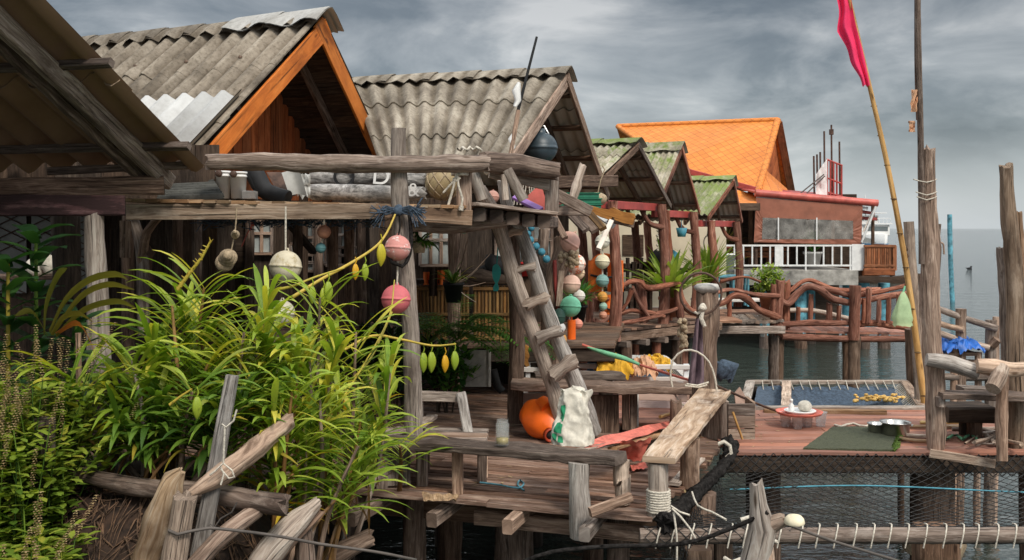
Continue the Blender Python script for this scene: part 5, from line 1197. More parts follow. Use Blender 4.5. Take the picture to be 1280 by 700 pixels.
pts = [(738, 257), (748, 260), (760, 262), (766, 259), (775, 264), (792, 267), (793, 272), (790, 281), (780, 279), (769, 275), (766, 271), (762, 275), (752, 272), (739, 266)]
b = t.part('board', M['orangewood']); b.prism([P(x, y, 11.6) for x, y in pts], (.02, .05, 0))
b = t.part('backing', M['grey']); b.board(P(760, 273, 11.75), P(793, 281, 11.75), .05, .08, rough=.005)
t.done()
one('woven_basket', 'round woven basket hanging from the grey gable eave', 'basket', M['straw'], lambda m: (m.sphere(P(747, 249, 12.4), .115, sq=.72, rough=.1), m.log([P(747, 243, 12.4), P(751, 225, 12.4), P(756, 212, 12.4), P(753, 207, 12.4)], .008, n=5, rough=0)))
# stacked hats / woven discs
def discs(m):
    for c, r, n_ in ((P(281, 328, 8.2), 12, 1), (P(285, 322, 8.18), 11.5, 3), (P(294, 293, 8.2), 5.5, 3)):
        for k in range(n_): m.lathe(c+V((.2, -.93, .3))*(.03*k), [(.001, .03), (r/F*8.2*(.55-.1*k), .028), (r/F*8.2*(1-.22*k), 0), (r/F*8.2*(.97-.22*k), -.012), (.001, .0)], n=22, axis=(.2, -.93, .3))
    m.log([P(296, 258, 8.2), P(294, 288, 8.2), P(288, 318, 8.2)], .006, n=4, rough=0)
one('hat_mobile', 'hanging mobile of stacked woven hat discs under the loft', 'mobile', M['straw'], discs)
one('red_string', 'red beaded string hanging beside the woven discs', 'string', M['rosepaint'], lambda m: (m.log([P(318, 276, 9.3), P(309, 292, 9.3), P(302, 308, 9.3)], .006, n=5, rough=0), m.sphere(P(316, 280, 9.3), .022, n=8, m=6), m.sphere(P(313, 286, 9.3), .016, n=8, m=6)))
def netlump(m):
    for i in range(260):
        x = R.uniform(250, 480); y = 268+R.uniform(0, 9); p = P(x, y, 9.3+R.uniform(-.2, .2))
        m.log([p, p+V((R.uniform(-.1, .1), R.uniform(-.05, .05), R.uniform(-.07, .05))), p+V((R.uniform(-.16, .16), 0, R.uniform(-.1, .05)))], .005, n=3, rough=0, cap=False)
one('stored_net', 'dark blue tangled fishing net stuffed under the loft floor', 'net', M['bluenet'], netlump)
one('blue_towel', 'bright blue cloth hanging behind the pale hut post', 'cloth', M['tealcloth'], lambda m: m.grid([[P(108+8*i/5-2*(1-j/8)+(3 if j < 3 else 0), 312+62*j/8, 8.4+.05*math.sin(i*1.4)) for i in range(6)] for j in range(9)], list(range(9)), list(range(6)), False, True))
one('hanging_lantern', 'dark iron lantern hanging under the left end of loft', 'lantern', M['iron'], lambda m: m.lathe(P(182, 352, 8.95), [(.01, 0), (.07, 0), (.08, .05), (.05, .1), (.06, .22), (.085, .25), (.03, .32), (.01, .38)], n=12))
for x, y, r, lab in ((46, 335, .10, 'pale sack at the left of three on the dark shelf in the left hut'), (62, 332, .11, 'largest pale sack in the middle of the dark shelf'), (76, 336, .08, 'small pale sack at the right end of the dark shelf')): one('stored_sack', lab, 'sack', M['sack'], lambda m: m.sphere(P(x, y, 9.9), r, rough=.4, n=14, m=10), 'sacks on the dark shelf')
one('storage_shelf', 'dark wooden shelf inside the left hut', 'shelf', M['greydark'], lambda m: (m.board(P(-20, 346, 9.9), P(90, 346, 9.9), .4, .04), m.board(P(-20, 346, 9.9)+V((0, .1, 0)), P(-20, 440, 9.9), .06, .06, up=(0, -1, 0)), m.board(P(88, 346, 9.9)+V((0, .1, 0)), P(88, 440, 9.9), .06, .06, up=(0, -1, 0))))
one('fish_ornament', 'turquoise fish shaped cut-out hanging beside the ladder', 'ornament', plain('turquoise_paint', (.015, .30, .27), .55, var=.2), lambda m: (m.prism([P(620+x, 343+y, 10.9) for x, y in ((-1, -13), (3, -12), (6, -7), (6, 0), (4, 7), (2, 11), (4, 18), (2, 21), (-3, 21), (-4, 17), (-1, 11), (-4, 5), (-5, -3), (-4, -10))], (0, .03, 0)), m.log([P(621, 331, 10.92), P(623, 296, 10.95)], .006, n=4, rough=0)))
t = Th('hanging_planter', 'black hanging pot with a sprawling twiggy plant on the shop post', 'potted plant'); c = P(567, 378, 11.9)
b = t.part('pot', M['black']); b.lathe(c, [(.01, 0), (.085, 0), (.115, .2), (.125, .2), (.125, .23), (.1, .21), (.01, .18)], n=18)
f = t.part('foliage', M['orchiddark']); leafclump(f, c+V((0, 0, .2)), 26, .3, .035, droop=.8)
s = t.part('twigs', M['grey'])
for a in ((18, -60), (10, -75), (45, -40), (30, -22), (40, -5), (28, 20)): s.log([c+V((0, 0, .2)), P(567+a[0]*.5, 360+a[1]*.45, 11.85), P(567+a[0], 358+a[1], 11.8)], [.008, .004], n=4, rough=.1)
t.done()
t = Th('hanging_planter', 'spiky green plant hanging behind the pink floats', 'potted plant'); c = P(524, 308, 9.6)
b = t.part('pot', M['straw']); b.lathe(c-V((0, 0, .06)), [(.01, 0), (.05, 0), (.07, .1), (.01, .1)], n=12)
f = t.part('foliage', M['fern']); leafclump(f, c, 50, .28, .03, droop=.9, up=.4); t.done()
one('red_bucket', 'small red bucket on the counter behind the ladder', 'bucket', plain('red_plastic', (.55, .03, .03), .45), lambda m: m.lathe(P(654, 345, 13.25), [(.01, 0), (.09, 0), (.12, .16), (.13, .16), (.13, .18), (.11, .16), (.08, .02)], n=16))
for x, y, h, lab in ((529, 340, 16, 'orange cloth over the bamboo counter, left of the dark rag'), (547, 338, 18, 'orange cloth over the bamboo counter, right of the dark rag')): one('orange_cloth', lab, 'cloth', M['orangevest'], lambda m: m.grid([[P(x+9*i/5, y+h*j/6, 13.1+.05*math.sin(i*1.7+x)) for i in range(6)] for j in range(7)], list(range(7)), list(range(6)), False, True), 'cloths over the bamboo counter')
one('dark_cloth', 'dark brown rag hanging over the bamboo counter between orange cloths', 'cloth', M['dark'], lambda m: m.grid([[P(537+10*i/5-1*j/6, 334+36*j/6, 13.05+.05*math.sin(i*1.9)) for i in range(6)] for j in range(7)], list(range(7)), list(range(6)), False, True))
one('dark_boat_model', 'dark upturned canoe shaped object on the bamboo counter', 'canoe', M['dark'], lambda m: m.log([P(575, 343, 13.2), P(600, 346, 13.2), P(640, 351, 13.2)], [.06, .11, .05], rough=.05))
for x, y, r, lab in ((618, 331, .14, 'large dark round bundle on the counter behind the fish ornament'), (629, 339, .09, 'small dark bundle on the counter right of the large one'), (607, 339, .09, 'small dark bundle on the counter left of the large one')): one('dark_bundle', lab, 'bundle', M['black'], lambda m: m.sphere(P(x, y, 13.35), r, rough=.3, n=14, m=9), 'dark bundles on the shop counter')
# ================================================================ LADDER
t = Th('driftwood_ladder', 'crooked driftwood ladder leaning against the loft edge', 'ladder')
l = t.part('side_rail', M['silver']); l.log([P(708, 540, 10.4), P(692, 490, 10.3), P(668, 420, 10.1), P(647, 360, 9.9), P(632, 310, 9.75), P(618, 268, 9.6), P(600, 235, 9.55)], [.095, .08, .075, .08, .07, .065, .05], n=14, rough=.12, tint=.86)
l = t.part('side_rail', M['silver']); l.log([P(742, 540, 10.5), P(731, 505, 10.4), P(703, 440, 10.2), P(681, 380, 10.05), P(663, 325, 9.9), P(650, 290, 9.8), P(636, 262, 9.7), P(628, 225, 9.65)], [.085, .08, .075, .07, .075, .065, .06, .05], n=14, rough=.12, tint=.94)
for a, b, r in (((630, 294), (652, 288), .045), ((644, 338), (668, 332), .042), ((658, 381), (682, 372), .05), ((672, 424), (699, 413), .052), ((690, 468), (716, 450), .07)):
    l = t.part('rung', M['pale']); l.log([P(a[0], a[1], 9.72+(a[1]-290)/250*.5), P((a[0]+b[0])/2, (a[1]+b[1])/2-1, 9.7+(a[1]-290)/250*.5), P(b[0], b[1], 9.76+(a[1]-290)/250*.5)], [r*1.15, r*.85, r*1.2], rough=.2)
t.done()
# ================================================================ DECK FURNITURE AND LITTER
t = Th('rustic_bench', 'long front bench of a thick cracked slab at the deck edge', 'bench', 'rough plank benches on the deck')
s = t.part('seat', M['greydark']); s.board(G(440, 546, .40), G(776, 574, .40), .27, .07, rough=.014, seg=30)
for px, zt, zb, Y, r in ((724, .375, -.20, 7.80, .08), ((777), .36, .02, 7.95, .062)):
    p = P(px, 285, Y); l = t.part('leg', M['silver']); l.log([(p.x+.01, p.y, zb), (p.x+.01, p.y, zb+.2), (p.x-.005, p.y, .18), (p.x, p.y, zt)], [r*.9, r*1.1, r*.95, r], n=18, rough=.10, freq=8)
for px, Y in ((572, 8.35), (603, 8.9), (478, 8.5), (528, 8.6)):
    p = P(px, 285, Y); l = t.part('leg', M['grey']); l.board((p.x, p.y, 0), (p.x, p.y, .37), .09, .09, up=(0, -1, 0))
b = t.part('brace', M['grey']); b.board(P(737, 641, 7.58), P(789, 621, 7.7), .05, .07)
t.done()
t = Th('rustic_bench', 'smooth wide plank bench running back along the right deck edge', 'bench', 'rough plank benches on the deck')
s = t.part('seat', wood('worn_plank', (.16, .09, .05), (.40, .28, .19), (.6, .5, .41), grain=(.9, 14), bmp=.4)); s.board(G(823, 575, .43), G(893, 489, .43), .25, .045, rough=.007, seg=20, w1=.34)
p = P(823, 285, 7.72); l = t.part('leg', M['pale']); l.log([(p.x, p.y, -.02), (p.x, p.y, .39)], .075, rough=.1)
w = t.part('rope_binding', M['rope'], l)
for k in range(9): w.log([(p.x+.085*math.cos(a*.785), p.y+.085*math.sin(a*.785), .03+.019*k) for a in range(9)], .011, n=5, rough=.1, cap=False)
p = P(863, 285, 8.6); l = t.part('leg', M['grey']); l.log([(p.x, p.y, -.03), (p.x, p.y, .38)], .085, rough=.14)
p = P(893, 285, 10.5); l = t.part('leg', M['grey']); l.board((p.x, p.y, 0), (p.x, p.y, .39), .3, .09, up=(-.8, -.6, 0), rough=.006)
p = P(845, 285, 10.4); l = t.part('leg', M['greydark']); l.log([(p.x, p.y, 0), (p.x, p.y, .39)], .06, rough=.14)
t.done()
t = Th('rough_table', 'long thick live-edge table slab behind the ladder', 'table')
s = t.part('tabletop', M['greydark']); s.board(P(640, 480, 10.9), P(862, 485, 10.75), .48, .075, rough=.016, seg=40)
s.board(P(668, 469, 11.2), P(780, 470, 11.2), .24, .07, rough=.02, seg=16)
l = t.part('support_slab', M['greydark']); l.board(P(754, 541, 10.85), P(754, 494, 10.85), .33, .06, up=(0, -1, 0), rough=.006)
for px in (782, 792): l = t.part('leg', M['greydark']); l.board(P(px, 536, 10.85), P(px, 492, 10.85), .075, .07, up=(0, -1, 0))
l = t.part('cross_board', M['palepink']); l.board(P(650, 497, 11.2), P(700, 497, 11.2), .04, .1); l.board(P(798, 492, 11.3), P(858, 494, 11.3), .04, .14)
for px in (656, 795): l = t.part('leg', M['whitewood']); l.board(P(px, 533, 11.25), P(px, 490, 11.25), .06, .06, up=(0, -1, 0))
t.done()
one('pink_bulwark', 'pale pink boarded panel standing behind the rough table', 'panel', M['palepink'], lambda m: [m.board(P(797, 493+11*k, 12.0), P(870, 495+11*k, 12.), .03, .098, rough=.002) for k in range(2)])
one('loose_stick', 'short yellow stick lying behind the wide plank bench', 'stick', M['bamboo'], lambda m: m.log([G(825, 521, .05), G(851, 513, .05)], .02, n=8, rough=.03))
t = Th('wooden_crate', 'grey slatted wooden crate at the far end of the plank bench', 'crate')
for k in range(3): b = t.part('slat', M['grey'] if k else M['pale']); b.board(G(910, 551, 0)+V((0, 0, .06+.13*k)), G(943, 551, 0)+V((0, 0, .06+.13*k)), .03, .122, rough=.004)
b = t.part('side_panel', M['grey']); b.board(G(943, 551, 0)+V((0, .2, 0)), G(943, 551, 0)+V((0, .2, .39)), .35, .03, up=(1, 0, 0))
b = t.part('side_panel', M['grey']); b.board(G(910, 551, 0)+V((0, .2, 0)), G(910, 551, 0)+V((0, .2, .39)), .35, .03, up=(1, 0, 0)); t.done()
one('leaning_stick', 'thin stick leaning across the front of the wooden crate', 'stick', M['bamboo'], lambda m: m.log([P(916, 515, 10.2), P(928, 549, 10.2)], .012, n=6, rough=.05))
one('leaning_stick', 'long thin rod resting on the crate and pointing at the tray', 'stick', M['iron'], lambda m: m.log([P(895, 482, 10.6), P(950, 506, 11.2), P(978, 516, 11.5)], .014, n=6, rough=.02))
one('white_board', 'slanting pale board between the crate and the fish pen', 'board', M['palepink'], lambda m: m.prism([P(918, 492, 11.2), P(925, 484, 11.2), P(942, 512, 11.1), P(921, 514, 11.1)], (0, .03, 0)))
# stool, chair frame
t = Th('pallet_stool', 'low slatted pallet table behind the front bench', 'stool')
s = t.part('seat', M['grey']); c = G(566, 545, .36)
for k in range(6): s.board((c.x-.30, c.y-.25+.105*k, .36), (c.x+.3, c.y-.3+.105*k, .36), .092, .03)
for sx in (-.26, .26):
    for sy in (-.18, .2): l = t.part('leg', M['greydark']); l.board((c.x+sx, c.y+sy, 0), (c.x+sx, c.y+sy, .34), .08, .08, up=(0, -1, 0))
t.done()
t = Th('rail_frame', 'pale bent timber rail frame standing behind the front bench', 'rail')
b = t.part('rail', M['silver']); b.board(P(522, 495, 9.4), P(580, 497, 9.3), .07, .09, rough=.005)
b = t.part('post', M['silver']); b.board(P(577, 494, 9.3), P(587, 552, 8.95), .085, .09, up=(0, -1, 0), rough=.006); b.board(P(524, 498, 9.4), P(524, 552, 9.4), .07, .07, up=(0, -1, 0))
t.done()
one('timber_stake', 'brown slanted stake standing behind the front bench left end', 'stake', M['brown'], lambda m: m.board(G(483, 550, .35), P(469, 482, 8.9), .075, .04, up=(0, -1, 0)))
one('paddle', 'pale wooden paddle lying on the deck behind the grey post', 'paddle', M['pale'], lambda m: (m.board(G(470, 545, .42), G(522, 533, .44), .16, .035, rough=.01, w1=.14), m.board(G(518, 534, .45), P(540, 521, 9.6), .13, .035, rough=.006, w1=.1)))
one('driftwood_piece', 'flat grey board leaning on the bench legs at the left deck edge', 'plank', M['grey'], lambda m: m.board(P(486, 608, 8.5), P(486, 535, 8.75), .36, .03, up=(0, -1, .2), rough=.004))
one('glass_jar', 'clear glass jar with yellowish dregs on the front bench', 'jar', M['clearjar'], lambda m: (m.lathe(G(628, 557, .445), [(.001, 0), (.052, 0), (.055, .02), (.055, .17), (.045, .19), (.048, .205), (.042, .205), (.04, .19), (.05, .165), (.05, .02), (.001, .015)], n=24)))
one('jar_dregs', 'yellow brown liquid at the bottom of the glass jar', 'liquid', plain('dregs', (.32, .24, .05), .2), lambda m: m.lathe(G(628, 557, .445)+V((0, 0, .017)), [(.001, 0), (.048, 0), (.048, .045), (.001, .046)], n=20))
t = Th('orange_drum', 'bright orange plastic drum lying crushed beside the sack', 'drum')
b = t.part('body', M['orangecan']); c = G(679, 549, 0)
rows = []
for k in range(15):
    u_ = k/14; ang = u_*math.pi
    ce = V((c.x-.02, c.y+.02, .17+.0*u_))+V((.05, -.1, -.05))*(u_-.5)*1.2+V((0, 0, .06))*(u_-.5)
    rr = .205*math.sin(ang)**.5*(1-.15*u_)+.012
    rows.append([ce+V((math.cos(a)*rr*1.0, (u_-.5)*-.0, math.sin(a)*rr*.92))*(1+.10*nz(V((math.cos(a), math.sin(a), u_*3)), 1.4))+V((.1, -.26, -.1))*(u_-.5)*1.15+V((0, 0, .03)) for a in [6.283*j/26 for j in range(26)]])
b.grid(rows, [k*.03 for k in range(15)], [j*.05 for j in range(27)], True, True); b.f = [tuple(reversed(f)) for f in b.f]
b.log([c+V((-.05, .1, .28)), c+V((.0, .0, .375)), c+V((.05, -.06, .33))], [.09, .07, .09], rough=.1, n=12)
m_ = t.part('mouth', plain('dark_orange_rim', (.30, .035, .01), .5)); q = c+V((.065, -.185, .085)); m_.lathe(q, [(.01, .0), (.045, .0), (.07, -.02), (.075, .03), (.06, .035), (.045, .0)], n=18, axis=(.35, -.9, -.15))
mh = t.part('mouth_hole', M['black'], m_); mh.lathe(q, [(.001, .012), (.044, .012), (.044, .004)], n=16, axis=(.35, -.9, -.15))
t.done()
t = Th('woven_sack', 'crumpled white woven sack with green print slumped on the bench', 'sack')
s = t.part('bag', M['sack']); c = G(716, 556, .43); rows = []
for k in range(41):
    v = k/40; w = lerp(.165, .10, v**1.3)+.012*math.sin(v*9); d = lerp(.13, .05, v)
    rows.append([c+V((w*math.copysign(abs(math.cos(a))**.7, math.cos(a))-.02*v+.05*v*v, d*math.sin(a)+.06, .43*v))+noise.noise_vector(V((math.cos(a)*1.6, math.sin(a)*1.6, v*3.2)))*.035*(.3+v)+V((math.cos(a), math.sin(a), 0))*.016*(.5-abs(nz(V((math.cos(a)*2.4+v*1.5, math.sin(a)*2.4, v*5.)))*2.2)) for a in [6.283*j/64 for j in range(64)]])
s.grid(rows, [k*.01 for k in range(41)], [j*.02 for j in range(65)], True, True); s.f = [tuple(reversed(f)) for f in s.f]
s.grid([rows[-1], [lerp(p, c+V((.03, .06, .40)), .8) for p in rows[-1]]], [0, .1], [j*.02 for j in range(65)], True, True); 
g = t.part('green_print', M['green_print'])
def onbag(u_, v_):
    k = v_*40; i = min(39, int(k)); f = k-i; a = u_; j = (a/6.283*64) % 64; j0 = int(j); j1 = (j0+1) % 64; fj = j-j0
    p = lerp(lerp(rows[i][j0], rows[i][j1], fj), lerp(rows[i+1][j0], rows[i+1][j1], fj), f); ctr = c+V((0, .06, p.z-c.z)); return p+(p-ctr).normalized()*.006
for u0, u1, v0, v1 in ((3.75, 4.25, .46, .72), (3.72, 4.3, .22, .40), (3.65, 3.95, .08, .2), (4.05, 4.35, .06, .17)): g.grid([[onbag(lerp(u0, u1, i/12), lerp(v0, v1, j/12)) for i in range(13)] for j in range(13)], list(range(13)), list(range(13)), False, True)
t.done()
# red sheets and planks
def sheet(m, a, b, c, d, z, amp=.02, n_=14):
    m.grid([[lerp(lerp(a, b, i/n_), lerp(d, c, i/n_), j/n_)+V((0, 0, amp*nz(V((i*.35, j*.35, z)))+amp*.6)) for i in range(n_+1)] for j in range(n_+1)], [j*.1 for j in range(n_+1)], [i*.1 for i in range(n_+1)], False, True)
one('red_sheet', 'long salmon red plastic sheet strewn over planks on the deck', 'sheet', M['redsheet'], lambda m: sheet(m, G(713, 560, .40), G(738, 566, .40), G(850, 533, .06), G(832, 528, .10), 2., .03))
one('red_sheet', 'folded red sheet hanging down between the two benches', 'sheet', M['redsheet'], lambda m: sheet(m, G(775, 556, .30), G(815, 552, .25), G(800, 580, .05), G(772, 578, .05), 5., .04))
one('red_sheet', 'small red scrap lying on the deck boards below the bench', 'sheet', M['redsheet'], lambda m: sheet(m, G(788, 583, .02), G(806, 579, .02), G(810, 586, .02), G(790, 590, .02), 8., .02))
for k, (a, b, za, zb, w, lab) in enumerate((((727, 563), (796, 545), .43, .2, .10, 'pale split plank lying across the red sheet beside the sack'), ((765, 560), (840, 540), .3, .1, .09, 'tan plank end poking under the red sheet'), ((800, 548), (850, 534), .1, .05, .08, 'thin tan batten behind the red sheet'), ((842, 605), (875, 573), .03, .03, .10, 'loose grey plank beside the net roll'))):
    one('loose_plank', lab, 'plank', M['pale' if k in (0, 3) else 'warm'], lambda m: m.board(G(*a, za), G(*b, zb), w, .025, rough=.005), 'loose planks on the deck')
one('loose_plank', 'curled thin brown scrap of board at the front deck edge', 'plank', M['warm'], lambda m: sheet(m, G(527, 620, .02), G(575, 623, .02), G(570, 629, .02), G(530, 630, .02), 3., .04), 'loose planks on the deck')
one('cord', 'bit of bright blue cord lying on the deck boards', 'cord', M['bluepole'], lambda m: m.log([G(x, y, .02) for x, y in ((600, 603), (625, 606), (648, 610), (655, 604), (650, 600), (647, 606), (655, 613))], .008, n=5, rough=.1))
# draped cloths on the far pen and the grey stump
def heap(m, px, py, Y, w, d, h, seed, n_=44):
    c = P(px, py, Y)
    m.grid([[c+V((w*(i/n_-.5), d*(j/n_-.5), h*max(-.15, (1-(2*i/n_-1)**2)*(1-(2*j/n_-1)**2))**.7 if (1-(2*i/n_-1)**2)*(1-(2*j/n_-1)**2) > 0 else -.04*h))+noise.noise_vector(V((i*.14, j*.14, seed)))*.06+V((0, 0, .075*(.5-abs(nz(V((i*.16+.3*math.sin(j*.1), j*.07, seed+4)))*1.8))+.03*(.5-abs(nz(V((i*.3, j*.38, seed+8)))*2)))) for i in range(n_+1)] for j in range(n_+1)], [j*.1 for j in range(n_+1)], [i*.1 for i in range(n_+1)], False, True)
one('yellow_cloth', 'bright yellow cloth heap draped on the white pen rail', 'cloth', M['yellowcloth'], lambda m: heap(m, 768, 466, 13.1, .5, .4, .2, 1.))
one('yellow_cloth', 'smaller yellow cloth heap behind the peach cloth', 'cloth', M['yellowcloth'], lambda m: heap(m, 820, 462, 13.5, .36, .4, .17, 4.))
one('peach_cloth', 'peach orange cloth between two yellow heaps', 'cloth', M['peachcloth'], lambda m: heap(m, 805, 467, 13.05, .3, .3, .2, 7.))
t = Th('pen_railing', 'white railing of the fish pen behind the yellow cloths', 'railing')
for a_, b_ in [((690, 457), (862, 459)), ((690, 473), (862, 474))]: t.part('rail', M['whitewood']).board(P(*a_, 13.2), P(*b_, 13.2), .05, .06)
for px in [698, 793, 858]: t.part('post', M['whitewood']).board(P(px, 485, 13.2+.03), P(px, 455, 13.2+.03), 0.07, .05, up=(0, -1, 0))
t.done()
t = Th('pen_railing', 'short white railing left of the ladder foot', 'railing')
for a_, b_ in [((652, 450), (700, 451)), ((652, 462), (700, 463))]: t.part('rail', M['whitewood']).board(P(*a_, 13.0), P(*b_, 13.0), .05, .06)
for px in [660, 690]: t.part('post', M['whitewood']).board(P(px, 478, 13.0+.03), P(px, 447, 13.0+.03), 0.06, .05, up=(0, -1, 0))
t.done()
one('green_cloth', 'pale green cloth rolled on a slanting pole', 'cloth', M['greencloth'], lambda m: m.log([P(735, 434, 12.6), P(755, 441, 12.5), P(780, 448, 12.4), P(800, 456, 12.3)], [.02, .06, .05, .03], oval=.5, rough=.2))
one('slanting_pole', 'thin pink slanting pole above the rough table', 'pole', M['redsheet'], lambda m: m.log([P(728, 431, 12.7), P(800, 456, 12.3), P(870, 478, 11.6)], .016, n=7, rough=.03))
t = Th('stump_post', 'grey stump post with mushroom top at the plank bench end', 'post')
l = t.part('trunk', M['grey']); l.log([P(880, 535, 11.3), P(880, 470, 11.3), P(883, 420, 11.3), P(884, 385, 11.3), P(884, 366, 11.3)], [.16, .14, .12, .12, .11], n=14, rough=.14)
l = t.part('cap_stone', M['cement']); l.lathe(P(884, 364, 11.3), [(.01, -.02), (.09, -.02), (.14, .02), (.15, .05), (.11, .08), (.01, .09)], n=20)
t.done()
one('metal_ring', 'big rusty metal hoop hanging on the stump post', 'hoop', M['iron'], lambda m: m.log([P(876+26*math.cos(a*.2618), 367+26*math.sin(a*.2618), 11.12) for a in range(25)], .013, n=8, rough=.05, cap=False))
one('mauve_cloth', 'mauve grey cloth hanging down the stump post', 'cloth', M['mauve'], lambda m: m.grid([[P(872-8*(1-j/10)*0+(i/6-.3)*(8+13*j/10)-6*(j/10), 398+82*j/10, 11.12+.07*math.sin(i*1.8+j*.3)) for i in range(7)] for j in range(11)], list(range(11)), list(range(7)), False, True))
one('rope_knot', 'white rope knotted round the hoop and the stump post', 'rope', M['rope'], lambda m: (m.sphere(P(878, 385, 11.1), .05, rough=.3), m.log([P(879, 388, 11.1), P(876, 398, 11.08), P(880, 407, 11.08)], [.02, .03, .025], rough=.2), m.log([P(878, 388, 11.1), P(872, 392, 11.1), P(868, 390, 11.1)], .015, rough=.1)))
one('rope_knot', 'white rope looped over the rough table corner', 'rope', M['rope'], lambda m: [m.log([P(x, y, 10.6) for x, y in pts], .010, n=6, rough=.12) for pts in (([(838, 470), (841, 450), (855, 438), (872, 440), (886, 452), (893, 470), (896, 488)], [(838, 470), (842, 490), (852, 505), (866, 512)], [(858, 480), (872, 482), (886, 478)], [(856, 482), (874, 484), (884, 481)]))])
one('blue_bundle', 'dark blue bundled net sack hanging behind the stump post', 'bundle', M['bluenet'], lambda m: m.log([P(893, 457, 12.5), P(902, 466, 12.5), P(914, 462, 12.5), P(908, 474, 12.5)], [.1, .14, .1, .06], rough=.3, n=12))
one('barnacle_rope', 'shell encrusted rope hanging in front of the walkway piles', 'rope', M['straw'], lambda m: [m.sphere(P(852+R.uniform(-4, 4)+(y-400)*.08, y, 11.9+R.uniform(-.04, .04)), R.uniform(.018, .035), n=7, m=5, rough=.3) for y in range(400, 436) for k in range(2)])
# ---------------------------------------------------------------- things on the red platform
t = Th('snack_tray', 'round red tray of snacks standing on clear plastic cups', 'tray'); c = G(999, 516, .17)
def hexa(m): pass
tr = t.part('tray', M['redsheet']); tr.lathe(c+V((0, 0, .0)), [(.001, .0), (.22, .0), (.24, .02), (.25, .02), (.23, -.01), (.001, -.01)], n=28)
pl = t.part('plate', M['white']); pl.lathe(c+V((.0, -.03, .008)), [(.001, .0), (.14, .0), (.17, .025), (.165, .03), (.13, .008), (.001, .008)], n=24)
t.done()
one('bread_bun', 'pale round bun on the red tray', 'bread', M['sack'], lambda m: m.sphere(c+V((.06, .0, .075)), .075, sq=.8, rough=.1))
one('small_bottle', 'small white bottle on the red tray beside the bun', 'bottle', M['white'], lambda m: m.lathe(c+V((-.09, -.02, .015)), [(.001, 0), (.027, 0), (.03, .02), (.03, .07), (.014, .09), (.014, .11), (.018, .11), (.018, .135), (.001, .14)], n=14))
def cup(label, px, py, h=.15):
    one('plastic_cup', label, 'cup', M['clear'], lambda m: m.lathe(G(px, py, .02), [(.001, 0), (.045, 0), (.066, h), (.07, h), (.07, h+.006), (.062, h), (.042, .006), (.001, .005)], n=20), 'clear plastic cups on the platform')
cup('clear plastic cup left of the others under the tray', 982, 533); cup('clear plastic cup in the middle under the red tray', 997, 536, .14); cup('clear plastic cup right of centre under the tray', 1009, 534, .15); cup('clear plastic cup standing apart to the right of tray', 1026, 533)
t = Th('doormat', 'dark green rectangular mat lying on the red boards', 'mat')
a, b, c_, d_ = G(1004, 560, .035), G(1117, 562, .035), G(1126, 533, .035), G(1041, 533, .035)
m_ = t.part('mat', M['mat']); n_ = 20
def matp(i, j): return lerp(lerp(a, b, i/n_), lerp(d_, c_, i/n_), j/n_)+V((.01*nz(V((0, j*.5, 2))), .012*nz(V((i*.4, 0, 1))), .008*nz(V((i*.4, j*.4, 0)))))
g1 = [[matp(i, j) for i in range(n_+1)] for j in range(n_+1)]
m_.grid(g1, [j*.1 for j in range(n_+1)], [i*.1 for i in range(n_+1)], False, True)
for e in (g1[0], [r[-1] for r in g1], list(reversed(g1[-1])), [r[0] for r in reversed(g1)]): m_.grid([e, [p-V((0, 0, .03)) for p in e]], [0, .03], [i*.1 for i in range(n_+1)], False, False)
e_ = t.part('turf_edge', M['matedge']); 
for i in range(130):
    p = lerp(b, c_, R.random()*.55); e_.log([p+V((R.uniform(-.05, .02), 0, -.02)), p+V((R.uniform(-.03, .05), -.02, .012))], .006, n=3, rough=0, cap=False)
t.done()
for lab, px, py, r, h in (('low steel pan beside the green mat', 1097, 541, .095, .09), ('deep steel pot right of the low pan', 1119, 544, .14, .13)):
    t = Th('steel_pot', lab, 'pot', 'steel pots on the platform'); c = G(px, py, .02)
    b = t.part('bowl', M['metal']); b.lathe(c, [(.001, 0), (r*.85, 0), (r, .02), (r, h), (r*1.12, h+.004), (r*1.12, h+.012), (r*.97, h), (r*.94, .03), (.001, .02)], n=28)
    h_ = t.part('handle', M['metal']); h_.log([c+V((r, 0, h*.8)), c+V((r*1.25, -.02, h*.85)), c+V((r*1.1, -.03, h*.75))], .008, n=5, rough=0); t.done()
one('rope_coil', 'pale rope lying along the back edge of the green mat', 'rope', M['rope'], lambda m: m.log([G(1043+8*i, 531+2*math.sin(i*1.7), .03) for i in range(8)], .012, n=6, rough=.1))
for k, (a_, b_, lab, mt) in enumerate((((1112, 532), (1205, 533), 'long thin stick lying behind the steel pots', 'warm'), ((1124, 543), (1170, 545), 'stick lying right of the deep steel pot', 'pale'), ((1125, 548), (1165, 552), 'pinkish stick nearest the tall post foot', 'warm'), ((1150, 528), (1240, 526), 'pale bamboo length lying under the rustic seat', 'bamboo'), ((1190, 536), (1279, 534), 'grey pole lying behind the rustic seat leg', 'grey'))):
    one('loose_stick', lab, 'stick', M[mt], lambda m: m.log([G(*a_, .04), G((a_[0]+b_[0])/2, (a_[1]+b_[1])/2+1, .045), G(*b_, .04)], .02, n=8, rough=.1), 'sticks lying on the red platform')
one('kerb_board', 'long tan board at the near edge of the orange scraps pen', 'board', M['warm'], lambda m: m.board(P(955, 515, 11.9), P(1107, 516, 11.8), .09, .07, rough=.003))
one('food_scraps', 'heap of orange peel and food scraps on the blue pen net', 'food scraps', M['foodbits'], lambda m: [m.sphere(V((G(1100, 500, -.08).x+R.gauss(0, .2), G(1100, 502, -.08).y+R.gauss(0, .10), -.07+R.uniform(0, .06))), R.uniform(.02, .045), n=8, m=5, sq=.6, rough=.3) for i in range(60)], kind='stuff')
